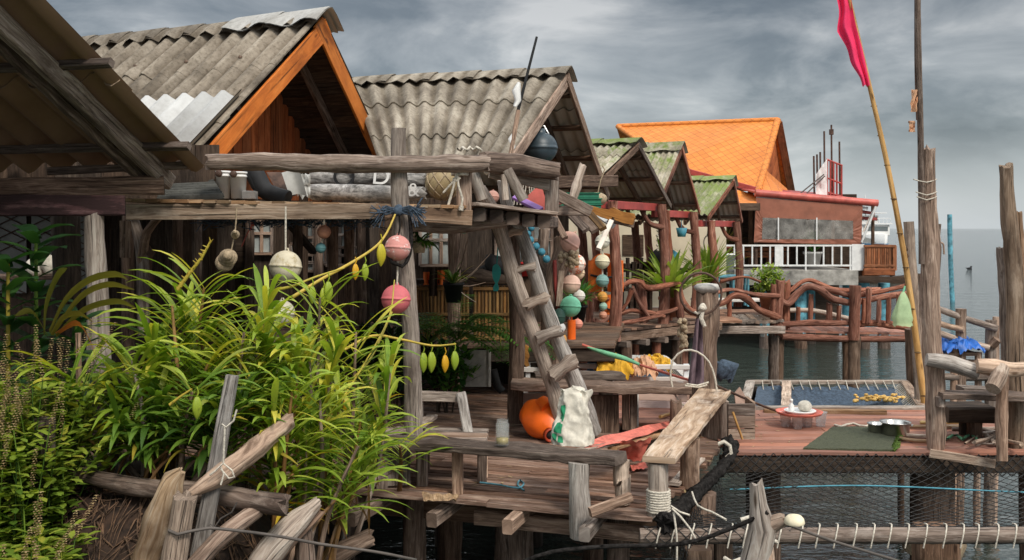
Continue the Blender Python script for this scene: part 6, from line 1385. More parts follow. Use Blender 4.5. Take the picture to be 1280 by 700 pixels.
one('rope_coil', 'greenish rope tangled under the rustic seat', 'rope', M['greencloth'], lambda m: m.log([G(1178+R.uniform(-2, 2)+6*i, 546+3*math.sin(i*1.9), .04) for i in range(8)], .015, n=5, rough=.1))
one('debris_pile', 'small pile of driftwood and shells right of the platform', 'driftwood', M['pale'], lambda m: [m.log([G(1205+R.uniform(0, 75), 545+R.uniform(-10, 12), .04), G(1205+R.uniform(0, 75), 545+R.uniform(-10, 12), R.uniform(.04, .12))], R.uniform(.008, .025), n=7, rough=.15) for i in range(16)], kind='stuff')
# tall posts at right
one('mooring_post', 'tall split weathered post standing at the platform edge', 'post', M['grey'], lambda m: m.log([P(1170, 562, 9.95), P(1168, 480, 9.93), P(1163, 380, 9.9), P(1163, 310, 9.9), P(1160, 260, 9.9), P(1160, 186, 9.88)], [.09, .09, .095, .095, .08, .07], n=18, rough=.14))
t = Th('slim_mast', 'slim dark mast lashed to the tall split post', 'mast')
l = t.part('pole', M['greydark']); l.log([P(1152, 330, 9.85), P(1151, 180, 9.83), P(1148, 60, 9.8), P(1147, -60, 9.8)], [.03, .032, .03, .025], n=8, rough=.06)
l = t.part('lashing', M['rope'])
for y in (224, 240, 246): l.log([P(1145+.2*y-48, y, 9.75), P(1158, y+4, 9.78), P(1171, y, 9.85)], .006, n=4, rough=0, cap=False)
l = t.part('halyard', M['iron']); l.log([P(1144, -40, 9.82), P(1144, 80, 9.82), P(1146, 150, 9.8)], .008, n=4, rough=0, cap=False)
for c in ((1143, 126, 14), (1140, 158, 7)): r_ = t.part('rag', M['peachcloth']); r_.grid([[P(c[0]-4+8*i/4+2*nz(V((i, j, c[1])), .6), c[1]-c[2]+2*c[2]*j/8, 9.78+.04*math.sin(i*1.6+j)) for i in range(5)] for j in range(9)], list(range(9)), list(range(5)), False, True)
t.done()
t = Th('flag_pole', 'bamboo pole with a limp pink-red flag, base by the fish pen', 'flag')
l = t.part('bamboo_pole', M['bamboo']); q = [P(1157, 515, 12.3), P(1135, 350, 12.25), P(1112, 220, 12.2), P(1087, 108, 12.15), P(1062, 0, 12.1), P(1050, -50, 12.1)]
l.log(q, [.042, .036, .032, .027, .022, .018], n=10, rough=.02)
nd_ = t.part('bamboo_node', M['bamboodark'], l)
for y0, y1 in ((515, 350), (350, 220), (220, 108)):
    a_, b_ = {515: (1157, 1135), 350: (1135, 1112), 220: (1112, 1087)}[y0]
    for f in (.12, .45, .78): p = P(lerp(a_, b_, f), lerp(y0, y1, f), 12.2); nd_.lathe(p, [(.028, -.008), (.042, 0), (.028, .008)], n=10, axis=(-.2, 0, 1))
fl = t.part('flag', M['flag'])
ledge = [(1086, 108), (1076, 62), (1067, 26), (1060, -10), (1053, -44)]; redge = [(1078, 107), (1064, 78), (1048, 38), (1047, 0), (1040, -40)]
def il(L_, u_): 
    k = u_*(len(L_)-1); i = min(len(L_)-2, int(k)); return lerp(L_[i][0], L_[i+1][0], k-i), lerp(L_[i][1], L_[i+1][1], k-i)
fl.grid([[P(lerp(il(ledge, j/24)[0]+2, il(redge, j/24)[0], i/10)+1.5*math.sin(j*.9)*(i/10), lerp(il(ledge, j/24)[1], il(redge, j/24)[1], i/10)-1.5*math.sin(i*1.2+j*.4), 12.08-.05*math.sin(i*1.05+j*.16)*(.3+.7*i/10)) for i in range(11)] for j in range(25)], [j*.05 for j in range(25)], [i*.05 for i in range(11)], False, True)
t.done()
one('mooring_post', 'leaning grey post behind the bamboo flag pole', 'post', M['silver'], lambda m: m.log([P(1152, 516, 12.6), P(1145, 400, 12.6), P(1139, 330, 12.6), P(1136, 277, 12.6)], [.075, .07, .065, .06], rough=.08))
one('mooring_post', 'thick brown pile behind the flag pole foot', 'post', M['brown'], lambda m: m.log([P(1147, 560, 14.4), P(1146, 480, 14.4), P(1144, 411, 14.4)], .145, n=14, rough=.07))
for k, (pts, r, lab) in enumerate((([(1272, 585, 10.), (1270, 480, 10.), (1268, 360, 10.), (1261, 270, 9.98), (1258, 208, 9.97)], [.085, .085, .08, .075, .062], 'tall weathered post at the right edge'), ([(1262, 560, 10.4), (1258, 420, 10.4), (1256, 350, 10.4), (1252, 311, 10.4)], [.07, .065, .06, .05], 'shorter post left of the tall right edge post'), ([(1284, 580, 10.2), (1280, 430, 10.2), (1275, 330, 10.2), (1271, 266, 10.2)], [.07, .065, .06, .05], 'thin post right of the tall right edge post'))):
    one('mooring_post', lab, 'post', M['tan' if k != 1 else 'grey'], lambda m: m.log([P(*q) for q in pts], r, n=16, rough=.13), 'weathered posts at the right edge')
def beads(m):
    for k in range(6): m.sphere(P(1131.5+.6*k, 311+9*k, 12.45), .035, n=10, m=8)
one('float_string', 'string of small brown floats beside the flag pole', 'floats', M['brown'], beads)
t = Th('plastic_bag', 'thin pale green plastic bag hanging from the flag pole', 'bag')
b = t.part('bag', plain('pale_green_film', (.50, .68, .38), .3, var=.15, alpha=.72)); c = P(1129, 386, 12.15); rows = []
for k in range(11):
    v = k/10; w = (.018+.13*v**.75)*(1 if v < .9 else .8)
    rows.append([c+V((w*math.cos(a)*(1+.25*nz(V((math.cos(a)*2, math.sin(a)*2, v*2)))), w*.55*math.sin(a), .20-.40*v+.03*nz(V((math.cos(a)*2, math.sin(a)*2, 9)))*v)) for a in [6.283*j/20 for j in range(20)]])
b.grid(rows, list(range(11)), list(range(21)), True, True)
k_ = t.part('tie', M['greencloth']); k_.log([c+V((0, 0, .19)), P(1131, 358, 12.2)], .012, n=5, rough=.1); t.done()
# rustic seat and rail at right
t = Th('driftwood_rail', 'forked driftwood armrest rail between posts at the right', 'railing')
l = t.part('rail', M['silver']); l.log([P(1158, 449, 9.75), P(1190, 455, 9.72), P(1222, 465, 9.7)], [.062, .075, .07], n=12, rough=.12)
l = t.part('forked_branch', M['pale']); l.log([P(1221, 458, 9.62), P(1243, 460, 9.6), P(1262, 462, 9.65), P(1290, 459, 9.7)], [.07, .085, .075, .06], n=12, rough=.12); l.log([P(1252, 460, 9.58), P(1248, 472, 9.5), P(1241, 486, 9.42)], [.07, .075, .068], n=12, rough=.1)
l = t.part('post', M['grey']); l.log([P(1253, 576, 9.45), P(1252, 520, 9.5), P(1254, 470, 9.55)], [.05, .055, .05], rough=.1)
t.done()
t = Th('rustic_bench', 'rough plank seat fixed between the tall post and driftwood rail', 'bench')
s = t.part('seat', M['greydark']); s.board(P(1172, 493, 9.85), P(1300, 496, 9.8), .28, .06, rough=.012)
s = t.part('seat', M['grey']); s.board(P(1200, 486, 10.1), P(1300, 489, 10.1), .2, .05, rough=.01)
l = t.part('leg', M['grey']); l.board(P(1176, 508, 9.8), P(1176, 496, 9.8), .07, .08, up=(0, -1, 0))
l = t.part('leg', M['grey']); l.log([P(1268, 560, 10.1), P(1268, 492, 10.1)], .055, rough=.1); t.done()
t = Th('wooden_stool', 'dark thick topped stool under the rough plank seat', 'stool')
s = t.part('seat', M['dark']); s.board(P(1176, 515, 10.5), P(1233, 515, 10.5), .4, .16, rough=.006)
l = t.part('leg', M['greydark']); l.board(P(1218, 550, 10.5), P(1218, 518, 10.5), .13, .1, up=(0, -1, 0)); l = t.part('leg', M['dark']); l.board(P(1206, 548, 10.6), P(1206, 518, 10.6), .1, .08, up=(0, -1, 0)); t.done()
one('loose_plank', 'narrow plank on edge lying at the platform front edge', 'plank', M['pale'], lambda m: m.board(P(1162, 566, 9.75), P(1244, 580, 9.6), .03, .08, rough=.005))
# gangway behind
t = Th('gangway', 'small jetty with sloping pole handrails at the right', 'jetty')
for a_, b_, r in (((1170, 385), (1247, 411), .045), ((1170, 403), (1205, 412), .04), ((1172, 416), (1237, 435), .04), ((1168, 450), (1240, 455), .05), ((1168, 470), (1240, 472), .045)):
    l = t.part('rail', M['pale'] if r < .045 else M['grey']); l.log([P(*a_, 13.6), P((a_[0]+b_[0])/2, (a_[1]+b_[1])/2+1, 13.7), P(*b_, 13.6)], r, rough=.08)
for px, y0, y1, r in ((1200, 680, 386, .07), (1192, 680, 420, .05), (1238, 680, 400, .075), (1244, 680, 396, .045), (1222, 680, 440, .045)):
    l = t.part('post', M['grey']); l.log([P(px-2, y0, 13.7), P(px, (y0+y1)/2, 13.7), P(px+1, y1, 13.7)], r, rough=.12)
l = t.part('stub_branch', M['grey']); l.log([P(1240, 432, 13.65), P(1247, 424, 13.6)], .06, rough=.1)
f = t.part('decking', M['grey']); f.board(P(1165, 440, 13.9), P(1212, 440, 13.9), .5, .05)
t.done()
one('blue_tarp', 'crumpled bright blue tarpaulin lying on the small jetty', 'tarpaulin', M['bluetarp'], lambda m: heap(m, 1197, 436, 13.75, .55, .5, .15, 3.))
for k, (px, py, r, mt, lab) in enumerate(((1183, 530, .09, 'greencloth', 'dull green round float behind the plank seat'), (1240, 527, .05, 'redpaint', 'small red can behind the plank seat'), (1222, 530, .07, 'black', 'black round lump behind the stool leg'))):
    one('small_float' if k != 1 else 'drink_can', lab, 'float' if k != 1 else 'can', M[mt], lambda m: m.sphere(P(px, py-3, 11.6), r, rough=.1) if k != 1 else m.lathe(P(px, py, 11.6), [(.001, 0), (.04, 0), (.045, .01), (.045, .1), (.035, .115), (.001, .115)], n=14))
# ================================================================ FOREGROUND DRIFTWOOD AND PLANTS
def dlog(label, pts, r, mat='pale', rough=.14, n=14, name='driftwood_log', grp='driftwood stakes of the bank fence'):
    one(name, label, 'driftwood', M[mat], lambda m: m.log([P(*q) for q in pts], r, n=n, rough=rough, step=.06), grp)
dlog('jagged rotten driftwood stake leaning right, leftmost of the pair', [(178, 715, 5.6), (200, 640, 5.6), (215, 598, 5.6), (226, 588, 5.6)], [.072, .07, .05, .022], 'warm', .34, 18)
dlog('thick sawn driftwood stake with a flat top and cable round it', [(212, 740, 5.5), (222, 680, 5.5), (233, 621, 5.5)], [.068, .066, .06], 'silver', .13, 16)
one('fence_stake', 'straight grey timber stake tied with white string', 'stake', M['silver'], lambda m: m.board(P(250, 695, 5.75), P(291, 468, 5.85), .10, .05, up=(0, -1, 0), w1=.068, rough=.006))
dlog('pale driftwood beam rising to the right through the stake', [(238, 617, 5.7), (280, 590, 5.78), (320, 560, 5.95), (362, 526, 6.2)], [.025, .062, .06, .045], 'pale', .2, 16)
dlog('dark weathered rail log lying along the bank', [(60, 578, 6.3), (150, 605, 6.1), (260, 618, 5.95), (360, 632, 5.85)], [.035, .05, .06, .055], 'greydark', .16)
dlog('lower pale pole slanting up behind the stakes', [(236, 715, 5.65), (280, 668, 5.75), (322, 637, 5.9)], [.05, .05, .045], 'grey', .08)
dlog('split pale trunk leaning at the dark water edge', [(312, 720, 6.0), (345, 678, 6.05), (372, 650, 6.15), (396, 628, 6.25)], [.075, .08, .065, .035], 'pale', .28)
dlog('thin broken branch beside the split trunk', [(340, 700, 6.1), (372, 665, 6.2), (398, 640, 6.3)], [.045, .04, .03], 'grey', .2)
dlog('grey beam end lying low on the dark water', [(400, 705, 7.2), (430, 688, 7.2), (463, 672, 7.3)], [.07, .07, .06], 'grey', .15)
dlog('short dark square stake among the herbs', [(55, 608, 5.9), (55, 560, 5.9), (55, 523, 5.9)], [.065, .065, .06], 'greydark', .12)
dlog('stubby brown stump beside the split trunk', [(382, 700, 6.3), (380, 665, 6.3), (378, 650, 6.3)], [.06, .055, .04], 'greydark', .2)
one('tie_string', 'white string knotted round the stake and the beam', 'string', M['rope'], lambda m: [m.log([P(x, y, 5.66) for x, y in pts], .006, n=5, rough=.1, cap=False) for pts in ([(277, 530), (283, 534), (292, 526), (296, 512)], [(281, 533), (280, 556), (279, 578)], [(262, 594), (270, 588), (279, 579), (290, 588), (293, 596), (286, 598), (276, 586)], [(276, 584), (280, 592), (276, 606)])])
one('cable', 'dark cable tied round the stake and sagging to the right', 'cable', M['wire'], lambda m: (m.log([P(x, y, Y) for x, y, Y in ((211, 663, 5.45), (222, 668, 5.42), (238, 664, 5.45), (262, 660, 5.5), (340, 669, 5.6), (400, 680, 5.8), (470, 690, 6.), (520, 700, 6.2))], .009, n=6, rough=.05), m.log([P(x, y, 5.6) for x, y in ((258, 662), (263, 655), (268, 660), (276, 648), (290, 640), (296, 628))], .005, n=5, rough=.1)))
one('cable', 'pale cable rising from the lower edge to the driftwood snag', 'cable', M['netgrey'], lambda m: m.log([P(x, y, Y) for x, y, Y in ((655, 702, 5.6), (690, 690, 5.6), (760, 683, 5.6), (850, 680, 5.55), (910, 662, 5.5), (960, 640, 5.45))], .012, n=6, rough=.05))
one('driftwood_snag', 'bleached forked driftwood snag standing at the bottom right', 'driftwood', M['pale'], lambda m: (m.log([P(940, 745, 5.5), P(944, 700, 5.5), P(953, 660, 5.5), P(948, 630, 5.5), P(946, 604, 5.5)], [.06, .07, .075, .045, .04], n=14, rough=.16), m.log([P(952, 665, 5.5), P(966, 654, 5.48), P(982, 648, 5.45)], [.055, .042, .035], n=12, rough=.14), m.log([P(965, 745, 5.5), P(958, 690, 5.5), P(954, 662, 5.5)], [.04, .04, .04], n=12, rough=.16)))
one('foam_float', 'half round cream foam float stuck on the snag tip', 'float', plain('cream_foam', (.72, .64, .46), .9, var=.25, bmp=.4), lambda m: m.lathe(P(993, 655, 5.42), [(.05, -.0), (.055, .008), (.05, .03), (.035, .045), (.001, .052)], n=18))
one('iron_rod', 'thin dark rod slanting down from the driftwood snag', 'rod', M['wire'], lambda m: m.log([P(985, 656, 5.5), P(1040, 676, 5.6), P(1125, 702, 5.7)], .009, n=6, rough=0))
t = Th('white_rope', 'white rope ends lying by the bottom of the snag', 'rope')
for pts in ([(905, 697), (915, 703), (925, 699), (932, 706)], [(926, 650), (936, 647), (945, 652), (940, 662)], [(960, 680), (966, 675), (972, 678)]): t.part('strand', M['rope']).log([P(x, y, 5.9) for x, y in pts], .012, n=6, rough=.15)
t.done()
t = Th('white_rope', 'white cords trailing from the net roll over the hanging net', 'rope')
for pts in ([(865, 615, 7.9), (872, 632, 7.7), (890, 640, 7.6), (908, 650, 7.5)], [(840, 636, 7.5), (850, 645, 7.45), (862, 660, 7.4), (872, 678, 7.4)], [(842, 640, 7.5), (846, 670, 7.45), (846, 702, 7.45)], [(838, 632, 7.5), (850, 640, 7.5), (862, 644, 7.5)]): t.part('strand', M['rope']).log([P(x, y, Y) for x, y, Y in pts], .008, n=6, rough=.1)
t.done()
one('white_rope', 'white rope loop tied round the far end of the net roll', 'rope', M['rope'], lambda m: m.log([P(x, y, 9.45) for x, y in ((898, 555), (905, 552), (912, 557), (914, 566), (908, 572))], .018, n=6, rough=.15))
for k, (px, w, lab) in enumerate(((872, .14, 'square sawn pile just below the net roll'), (904, .1, 'dark pile behind the sawn one under the net'), (1170, .24, 'thick pile under the white-laced net log'))):
    p = P(px, 285, 8.0 + .3*k)
    one('sawn_pile', lab, 'pile', M['brown' if k != 1 else 'dark'], lambda m: m.board((p.x, p.y, -2.7), (p.x, p.y, -.34), w*1.4, w, up=(0, -1, 0), rough=.004))
# ---------------------------------------------------------------- orchid-like cane plants
def cane_plant(label, base, top, nl, L, w, leaf='orchid', seed=0, cane2=True):
    t = Th('orchid_plant', label, 'orchid plant', 'strap leaved orchid plants on the bank')
    base, top = V(base), V(top); cn = t.part('cane', M['grey'] if seed % 2 else M['bamboodark']); f = t.part('foliage', M[leaf])
    ncane = 3 if cane2 else 1
    for c_ in range(ncane):
        b = base+V((R.uniform(-.12, .12), R.uniform(-.12, .12), 0))*(c_ > 0); tp = top+V((R.uniform(-.3, .3), R.uniform(-.25, .25), R.uniform(-.38, -.08)))*(c_ > 0)
        mid = lerp(b, tp, .5)+V((R.uniform(-.08, .08), R.uniform(-.08, .05), .02))
        cn.log([b, mid, tp], [.022, .016, .009], n=7, rough=.05)
        pa = R.uniform(-.5, .5)+ (0 if R.random() < .6 else 1.57)
        for i in range(nl):
            u_ = .42+.58*i/(nl-1); p = lerp(lerp(b, mid, u_), lerp(mid, tp, u_), u_); sg = 1 if i % 2 else -1
            d = V((math.cos(pa)*sg, math.sin(pa)*sg, 0)).normalized()+V((R.uniform(-.35, .35), R.uniform(-.5, .35), .75+.9*(u_-.5)+R.uniform(-.2, .25)))
            tint = min(.9, max(0, .32+.6*(u_-.5)+R.gauss(.14, .24)))
            if u_ < .5 and R.random() < .22: tint = .95
            if u_ < .62 and R.random() < .16: f.strap(p, d*.5+V((R.uniform(-.2, .2), R.uniform(-.2, .1), -.6)), L*R.uniform(.5, .8), w*.6, .6, 1., seg=6, fold=.5, twist=R.uniform(-2, 2))
            f.strap(p, d, L*R.uniform(.6, 1.18)*(1-.25*(u_ > .93)), w*R.uniform(.8, 1.15), R.uniform(.35, 1.1), tint, seg=8, fold=.28, twist=R.uniform(-.5, .5))
    return t.done(origin=base)
def gb(px, Y): x = (px-640)/F*Y; return V((x, Y, max(-.6, bank_h(x, Y))-.03))
specs = [ # label, base px, Y, top (px,py), leaves, length, width
 ('orchid clump at the far left of the orchids, leaning over the rail log', 130, 6.3, (150, 470), 22, .50, .042),
 ('low orchid clump in front of the pale hut post', 180, 6.2, (165, 430), 24, .52, .044),
 ('yellow-green orchid clump with a tall curved flower spike', 215, 6.5, (215, 362), 30, .52, .046),
 ('dense orchid clump right above the jagged driftwood stake', 225, 6.0, (240, 470), 28, .50, .044),
 ('tall orchid clump whose tip reaches the woven discs', 265, 6.8, (255, 340), 32, .52, .046),
 ('yellowing orchid clump behind the grey timber stake', 290, 6.4, (305, 395), 30, .52, .044),
 ('orchid clump in front of the large cream float', 330, 6.7, (335, 360), 32, .52, .045),
 ('tall dense orchid clump right of the large cream float', 375, 6.9, (400, 352), 34, .52, .045),
 ('orchid clump arching over the pale driftwood beam', 345, 6.2, (365, 470), 28, .5, .042),
 ('orchid clump at the right end, beside the deep pink float', 410, 7.1, (445, 395), 32, .5, .042),
 ('orchid clump drooping over the bench left end', 400, 6.7, (425, 500), 26, .5, .04),
 ('lower orchid clump hanging over the dark water edge', 372, 6.3, (400, 560), 26, .48, .04),
 ('dark orchid clump low behind the jagged stake', 180, 6.1, (200, 520), 24, .46, .04),
 ('shaded orchid clump low in the middle of the bank', 280, 6.2, (300, 520), 24, .46, .04)]
for i, (lab, px, Y, tp, nl, L, w) in enumerate(specs):
    Y += .3
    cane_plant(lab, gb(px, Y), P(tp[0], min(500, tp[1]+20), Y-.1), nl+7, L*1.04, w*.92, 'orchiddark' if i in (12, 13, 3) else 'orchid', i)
cane_plant('small orchid with bare stems growing on the front bench end', G(430, 556, .3), P(457, 478, 8.1), 16, .46, .032, 'orchid', 1, True)
cane_plant('young orchid sprouting from the deck edge below the bench', G(500, 612, .0)+V((0, -.05, 0)), P(500, 558, 7.85), 16, .42, .032, 'orchid', 0, False)
cane_plant('thin leaved orchid beside the slanted brown stake', P(470, 560, 8.9), P(460, 470, 8.9), 18, .42, .03, 'orchid', 3, False)
# flower spikes with seed pods
def spike(label, pts, pods, r=.012, flower=False):
    t = Th('flower_spike', label, 'flower spike', 'yellow orchid spikes with hanging pods')
    s = t.part('stem', M['spike']); s.log([P(*q) for q in pts], [r, r*.55], n=8, rough=.05, step=.06)
    if flower:
        fb = t.part('buds', M['spike'])
        for i in range(26):
            f = i/25; k = f*(len(pts)-1); j = min(len(pts)-2, int(k)); p = lerp(P(*pts[j]), P(*pts[j+1]), k-j); fb.log([p, p+V((R.uniform(-.03, .03), -.02, R.uniform(.0, .03)))], [.006, .002], n=4, rough=0, cap=False)
    for x, y, Y, h, c in pods:
        p = t.part('pod', M['pod']); rr = h*.19/F*Y; H = h/F*Y; top = P(x, y, Y)
        p.log([top+V((0, 0, H*.45)), top+V((.01, 0, H*.2)), top], [.004, .005], n=5, rough=0, tint=c)
        rows = []
        for k in range(9):
            v = k/8; w = rr*math.sin(math.pi*min(1, .08+v*.92))**.8+.002
            rows.append([top+V((math.cos(a)*w*(1+.18*math.cos(3*a)), math.sin(a)*w*(1+.18*math.cos(3*a)), -H*v)) for a in [6.283*j/18 for j in range(18)]])
        p.grid(rows, [k*.02 for k in range(9)], list(range(19)), True, True, c); p.f = [tuple(reversed(f)) for f in p.f]
    t.done()
spike('long yellow spike rising to the post with pods under the pink float', [(365, 372, 7.3), (400, 350, 7.5), (440, 328, 7.8), (470, 308, 8.1), (484, 290, 8.3), (494, 268, 8.4)], [(476, 305, 8.05, 28, .85), (444, 330, 7.7, 20, .97), (456, 330, 7.8, 21, .4)], .014)
spike('side branch of yellow spike with three green pods', [(345, 362, 7.2), (365, 358, 7.2), (395, 346, 7.3), (430, 335, 7.5)], [(390, 358, 7.25, 22, .3), (404, 360, 7.3, 23, .5), (410, 352, 7.3, 26, .3)], .011)
spike('horizontal yellow spike with four pods in front of the grey post', [(425, 440, 7.6), (465, 420, 7.8), (500, 424, 7.9), (540, 432, 8.0), (570, 430, 8.0)], [(529, 441, 8.0, 25, .3), (539, 440, 8.0, 26, .4), (556, 444, 8.0, 22, .98), (568, 439, 8.0, 24, .25)], .012)
spike('curved yellow-green stem slanting up below the deep pink float', [(415, 505, 7.0), (440, 475, 7.2), (465, 445, 7.5), (490, 390, 7.8)], [(478, 438, 7.5, 28, .45), (492, 470, 7.6, 22, .3), (431, 500, 7.2, 14, .96)], .012)
spike('dark reddish bare spike crossing the yellow-green stem', [(385, 560, 6.6), (430, 495, 7.0), (470, 430, 7.4), (488, 390, 7.7), (493, 350, 7.9)], [], .009)
spike('upright yellow spike with tiny buds left of the woven discs', [(222, 362, 6.5), (238, 340, 6.5), (252, 322, 6.5), (263, 302, 6.5)], [], .014, True)
spike('short yellow spike with one green pod above the jagged stake', [(212, 506, 5.9), (225, 496, 5.9), (240, 486, 5.9)], [(246, 496, 5.88, 28, .35)], .009)
# ---------------------------------------------------------------- herbs with seed spikes
def herb(label, px, Y, h, n_, wx):
    t = Th('herb_bush', label, 'herb bush', 'leafy herb bushes at the left edge'); b = gb(px, Y)
    s = t.part('stems', M['orchiddark']); f = t.part('foliage', M['herb']); k_ = t.part('seed_spikes', M['caly'])
    for i in range(n_):
        p = b+V((R.gauss(0, wx*.5), R.gauss(0, .16), 0)); p.z = bank_h(p.x, p.y)-.02; H = h*R.uniform(.5, 1.05); tp = p+V((R.gauss(0, .12), R.gauss(-.05, .1), H))
        s.log([p, lerp(p, tp, .5)+V((R.gauss(0, .03), 0, 0)), tp], [.006, .003], n=4, rough=0, cap=False)
        for j in range(24):
            u_ = R.uniform(.12, .97); q = lerp(p, tp, u_); a = R.uniform(0, 6.28)
            for z in range(2):
                e = q+V((math.cos(a+3.1*z)*.07*R.random(), math.sin(a+3.1*z)*.07*R.random(), R.uniform(-.02, .03)))
                f.strap(e, (math.cos(a+3.14*z), math.sin(a+3.14*z), R.uniform(-.1, .7)), R.uniform(.05, .095), R.uniform(.03, .052), .4, min(.97, max(0, u_*.7+R.gauss(.08, .2))), seg=3, fold=.15)
        if R.random() < .55:
            d = (tp-p).normalized()+V((R.uniform(-.2, .2), 0, 0))
            for j in range(17):
                q = tp+d*(.014*j)
                for z in range(4): a = z*1.57+j; k_.strap(q, (math.cos(a), math.sin(a), -.2), .016, .012, .2, R.random(), seg=2)
    t.done(origin=b)
herb('tall yellow-green herb bush with tan seed spikes at the left edge', 12, 5.8, .95, 52, .26)
herb('herb bush right of the tall one, under the broad leaves', 62, 6.2, .8, 34, .2)
herb('herb bush with a few spikes behind the short dark stake', -20, 5.8, 1.0, 40, .4)
herb('low herb bush in the bottom left corner', -12, 5.0, .62, 40, .2)
herb('low herb bush below the short dark stake', 28, 5.4, .42, 26, .13)
# broad leaved plant
def broadp(label, px, py, Y, h, n_, L, w, leaf='broad', droop=.5):
    t = Th('broadleaf_plant', label, 'leafy plant', None); b = gb(px, Y); top = P(px, py, Y)
    s = t.part('stem', M['orchiddark']); s.log([b, top], [.02, .012], n=6, rough=0); f = t.part('foliage', M[leaf])
    for i in range(n_):
        p = lerp(b, top, 1-.75*(i/n_)**1.2); a = i*2.4
        f.strap(p, (math.cos(a), math.sin(a), .55), L*R.uniform(.75, 1.1), w*R.uniform(.8, 1.1), droop, R.random()*.8, seg=6, fold=.2)
    t.done(origin=b)
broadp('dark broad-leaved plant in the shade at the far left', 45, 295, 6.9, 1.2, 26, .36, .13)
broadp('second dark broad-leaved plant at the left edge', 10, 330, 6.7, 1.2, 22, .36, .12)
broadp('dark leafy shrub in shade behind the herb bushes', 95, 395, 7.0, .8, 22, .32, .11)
t = Th('bromeliad', 'bronze strap leaved plant spreading before the pale hut post', 'leafy plant'); b = P(150, 440, 6.5)
f = t.part('foliage', M['bronze'])
for tn, w_, pl in ((.55, .055, [(62, 415), (82, 375), (112, 350), (145, 343), (160, 350)]), (.6, .05, [(66, 418), (100, 372), (135, 356), (168, 362)]), (.5, .05, [(70, 420), (105, 388), (145, 377), (172, 386)]), (.35, .06, [(55, 418), (58, 380), (72, 345), (84, 335)]), (.97, .05, [(70, 418), (96, 404), (112, 425), (120, 448)]), (.4, .05, [(60, 420), (40, 390), (18, 395)]), (.7, .045, [(64, 418), (78, 398), (98, 392), (116, 402)])):
    pts = [P(x, y, 6.5-.1*i) for i, (x, y) in enumerate(pl)]; rows = []; U = []
    for i in range(13):
        k = i/12*(len(pts)-1); j = min(len(pts)-2, int(k)); a_, b_ = pts[j], pts[j+1]; p0 = pts[j-1] if j else a_*2-b_; p3 = pts[j+2] if j+2 < len(pts) else b_*2-a_; s_ = k-j
        q = .5*((2*a_)+(b_-p0)*s_+(2*p0-5*a_+4*b_-p3)*s_*s_+(3*a_-p0-3*b_+p3)*s_**3); ww = w_*.5*(.5+.5*min(1, i/4))*(1-max(0, (i-8)/4)**2)+.002
        rows.append([q+V((0, -ww*.6, ww*.8)), q+V((0, 0, -ww*.2)), q+V((0, ww*.6, -ww*.6))]); U.append(i*.05)
    f.grid(rows, U, [0, .5, 1], False, True, tn)
r_ = t.part('stem', M['grey']); r_.log([gb(100, 6.7), b+V((-.35, .2, .1))], .02, n=6, rough=.1); t.done()
# ferns and understorey by the shop
def fern(label, c, nf, L, leaf='fern'):
    t = Th('fern', label, 'fern', 'ferns below the shop counter'); c = V(c); f = t.part('fronds', M[leaf]); s = t.part('stalks', M['orchiddark'])
    for i in range(nf):
        a = R.uniform(0, 6.28); d = V((math.cos(a)*1.1, math.sin(a)*.8, R.uniform(.6, 1.5))).normalized(); p = V(c); pts = [V(p)]
        Lf = L*R.uniform(.7, 1.15)
        for k in range(20):
            p = p+d*(Lf/20); d = (d+V((0, 0, -.085))).normalized(); pts.append(V(p))
            if k > 2:
                sd_ = d.cross(V((0, 0, 1))).normalized(); pl = .17*L*math.sin(math.pi*(k-2)/18.5)**.7+.01
                tn = R.random()*.9
                for sg in (1, -1): f.strap(p, sd_*sg+d*.45+V((0, 0, .05)), pl, .024, .35, tn, seg=3, fold=.1)
        s.log(pts, [.005, .002], n=4, rough=0, step=.2, cap=False)
    t.done(origin=c)
fern('fern spraying out to the right below the bamboo counter', P(572, 425, 11.4), 22, 1.0)
fern('fern behind the grey post below the bamboo counter', P(535, 430, 11.6), 18, .9)
fern('dark fern right of the panel near the loft post', P(626, 440, 12.), 14, .7)
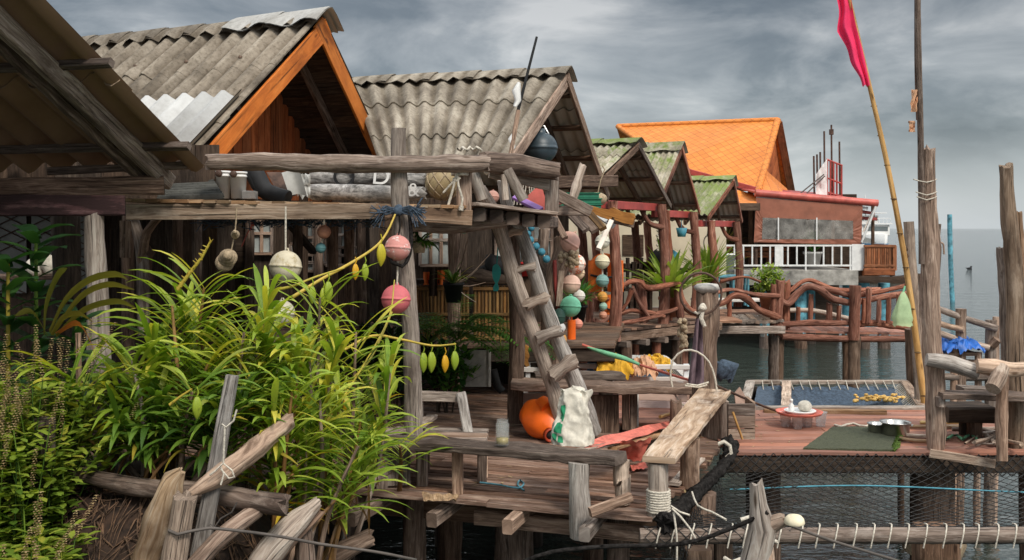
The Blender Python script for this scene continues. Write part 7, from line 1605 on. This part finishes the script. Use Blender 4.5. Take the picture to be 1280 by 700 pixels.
def shrub(label, c, r, n_, leaf, lw=.06):
    t = Th('shrub', label, 'shrub', 'dark shrubs behind the deck'); f = t.part('foliage', M[leaf]); s = t.part('stems', M['dark']); c = V(c)
    for i in range(8): s.log([V((c.x+R.uniform(-.1, .1), c.y, -.02)), c+V((R.uniform(-r, r)*.6, R.uniform(-r, r)*.4, R.uniform(0, r)))], .012, n=5, rough=.1)
    bush(f, c, r, n_, lw, .8); t.done()
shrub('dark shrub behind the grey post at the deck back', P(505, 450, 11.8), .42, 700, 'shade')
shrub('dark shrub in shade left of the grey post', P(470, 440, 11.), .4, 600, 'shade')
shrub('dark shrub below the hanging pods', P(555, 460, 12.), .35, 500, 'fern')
one('grey_panel', 'pale grey cool box panel standing behind the ferns', 'panel', M['cement'], lambda m: (m.board(P(594, 483, 12.2), P(594, 438, 12.2), .36, .06, up=(0, -1, 0), rough=.003), m.board(P(612, 483, 12.15), P(612, 437, 12.15), .03, .05, up=(0, -1, 0), rough=0)))
one('black_boot', 'dark boot standing on the deck boards by the panel', 'boot', M['black'], lambda m: m.log([P(628, 489, 12.4), P(622, 483, 12.4), P(619, 470, 12.4), P(617, 462, 12.4)], [.05, .055, .045, .045], rough=.08))
one('orange_ornament', 'orange carved seahorse ornament hanging by the loft post', 'ornament', M['orangewood'], lambda m: m.prism([P(657+x, 445+y, 11.6) for x, y in ((0, -14), (4, -12), (3, -6), (5, 0), (3, 6), (5, 12), (1, 14), (-3, 8), (-2, 0), (-4, -8))], (0, .03, 0)))
def litter(m):
    for i in range(160):
        o = DO+DB*R.uniform(.1, 5)+DA*R.uniform(-.2, 5); a = R.uniform(0, 6.28)
        m.strap(o+V((0, 0, .012)), (math.cos(a), math.sin(a), .05), R.uniform(.03, .09), R.uniform(.01, .025), .1, R.random(), seg=2)
one('scraps', 'pale scraps and chips scattered over the red platform', 'scraps', M['caly'], lambda m: [m.strap(V((R.uniform(2.2, 5.4), R.uniform(9.95, 12), .022)), (R.uniform(-1, 1), R.uniform(-1, 1), .05), R.uniform(.02, .06), R.uniform(.008, .02), .1, R.random(), seg=2) for i in range(110)], kind='stuff')
one('leaf_litter', 'dry leaf bits scattered over the deck boards', 'leaf litter', M['caly'], litter, kind='stuff')
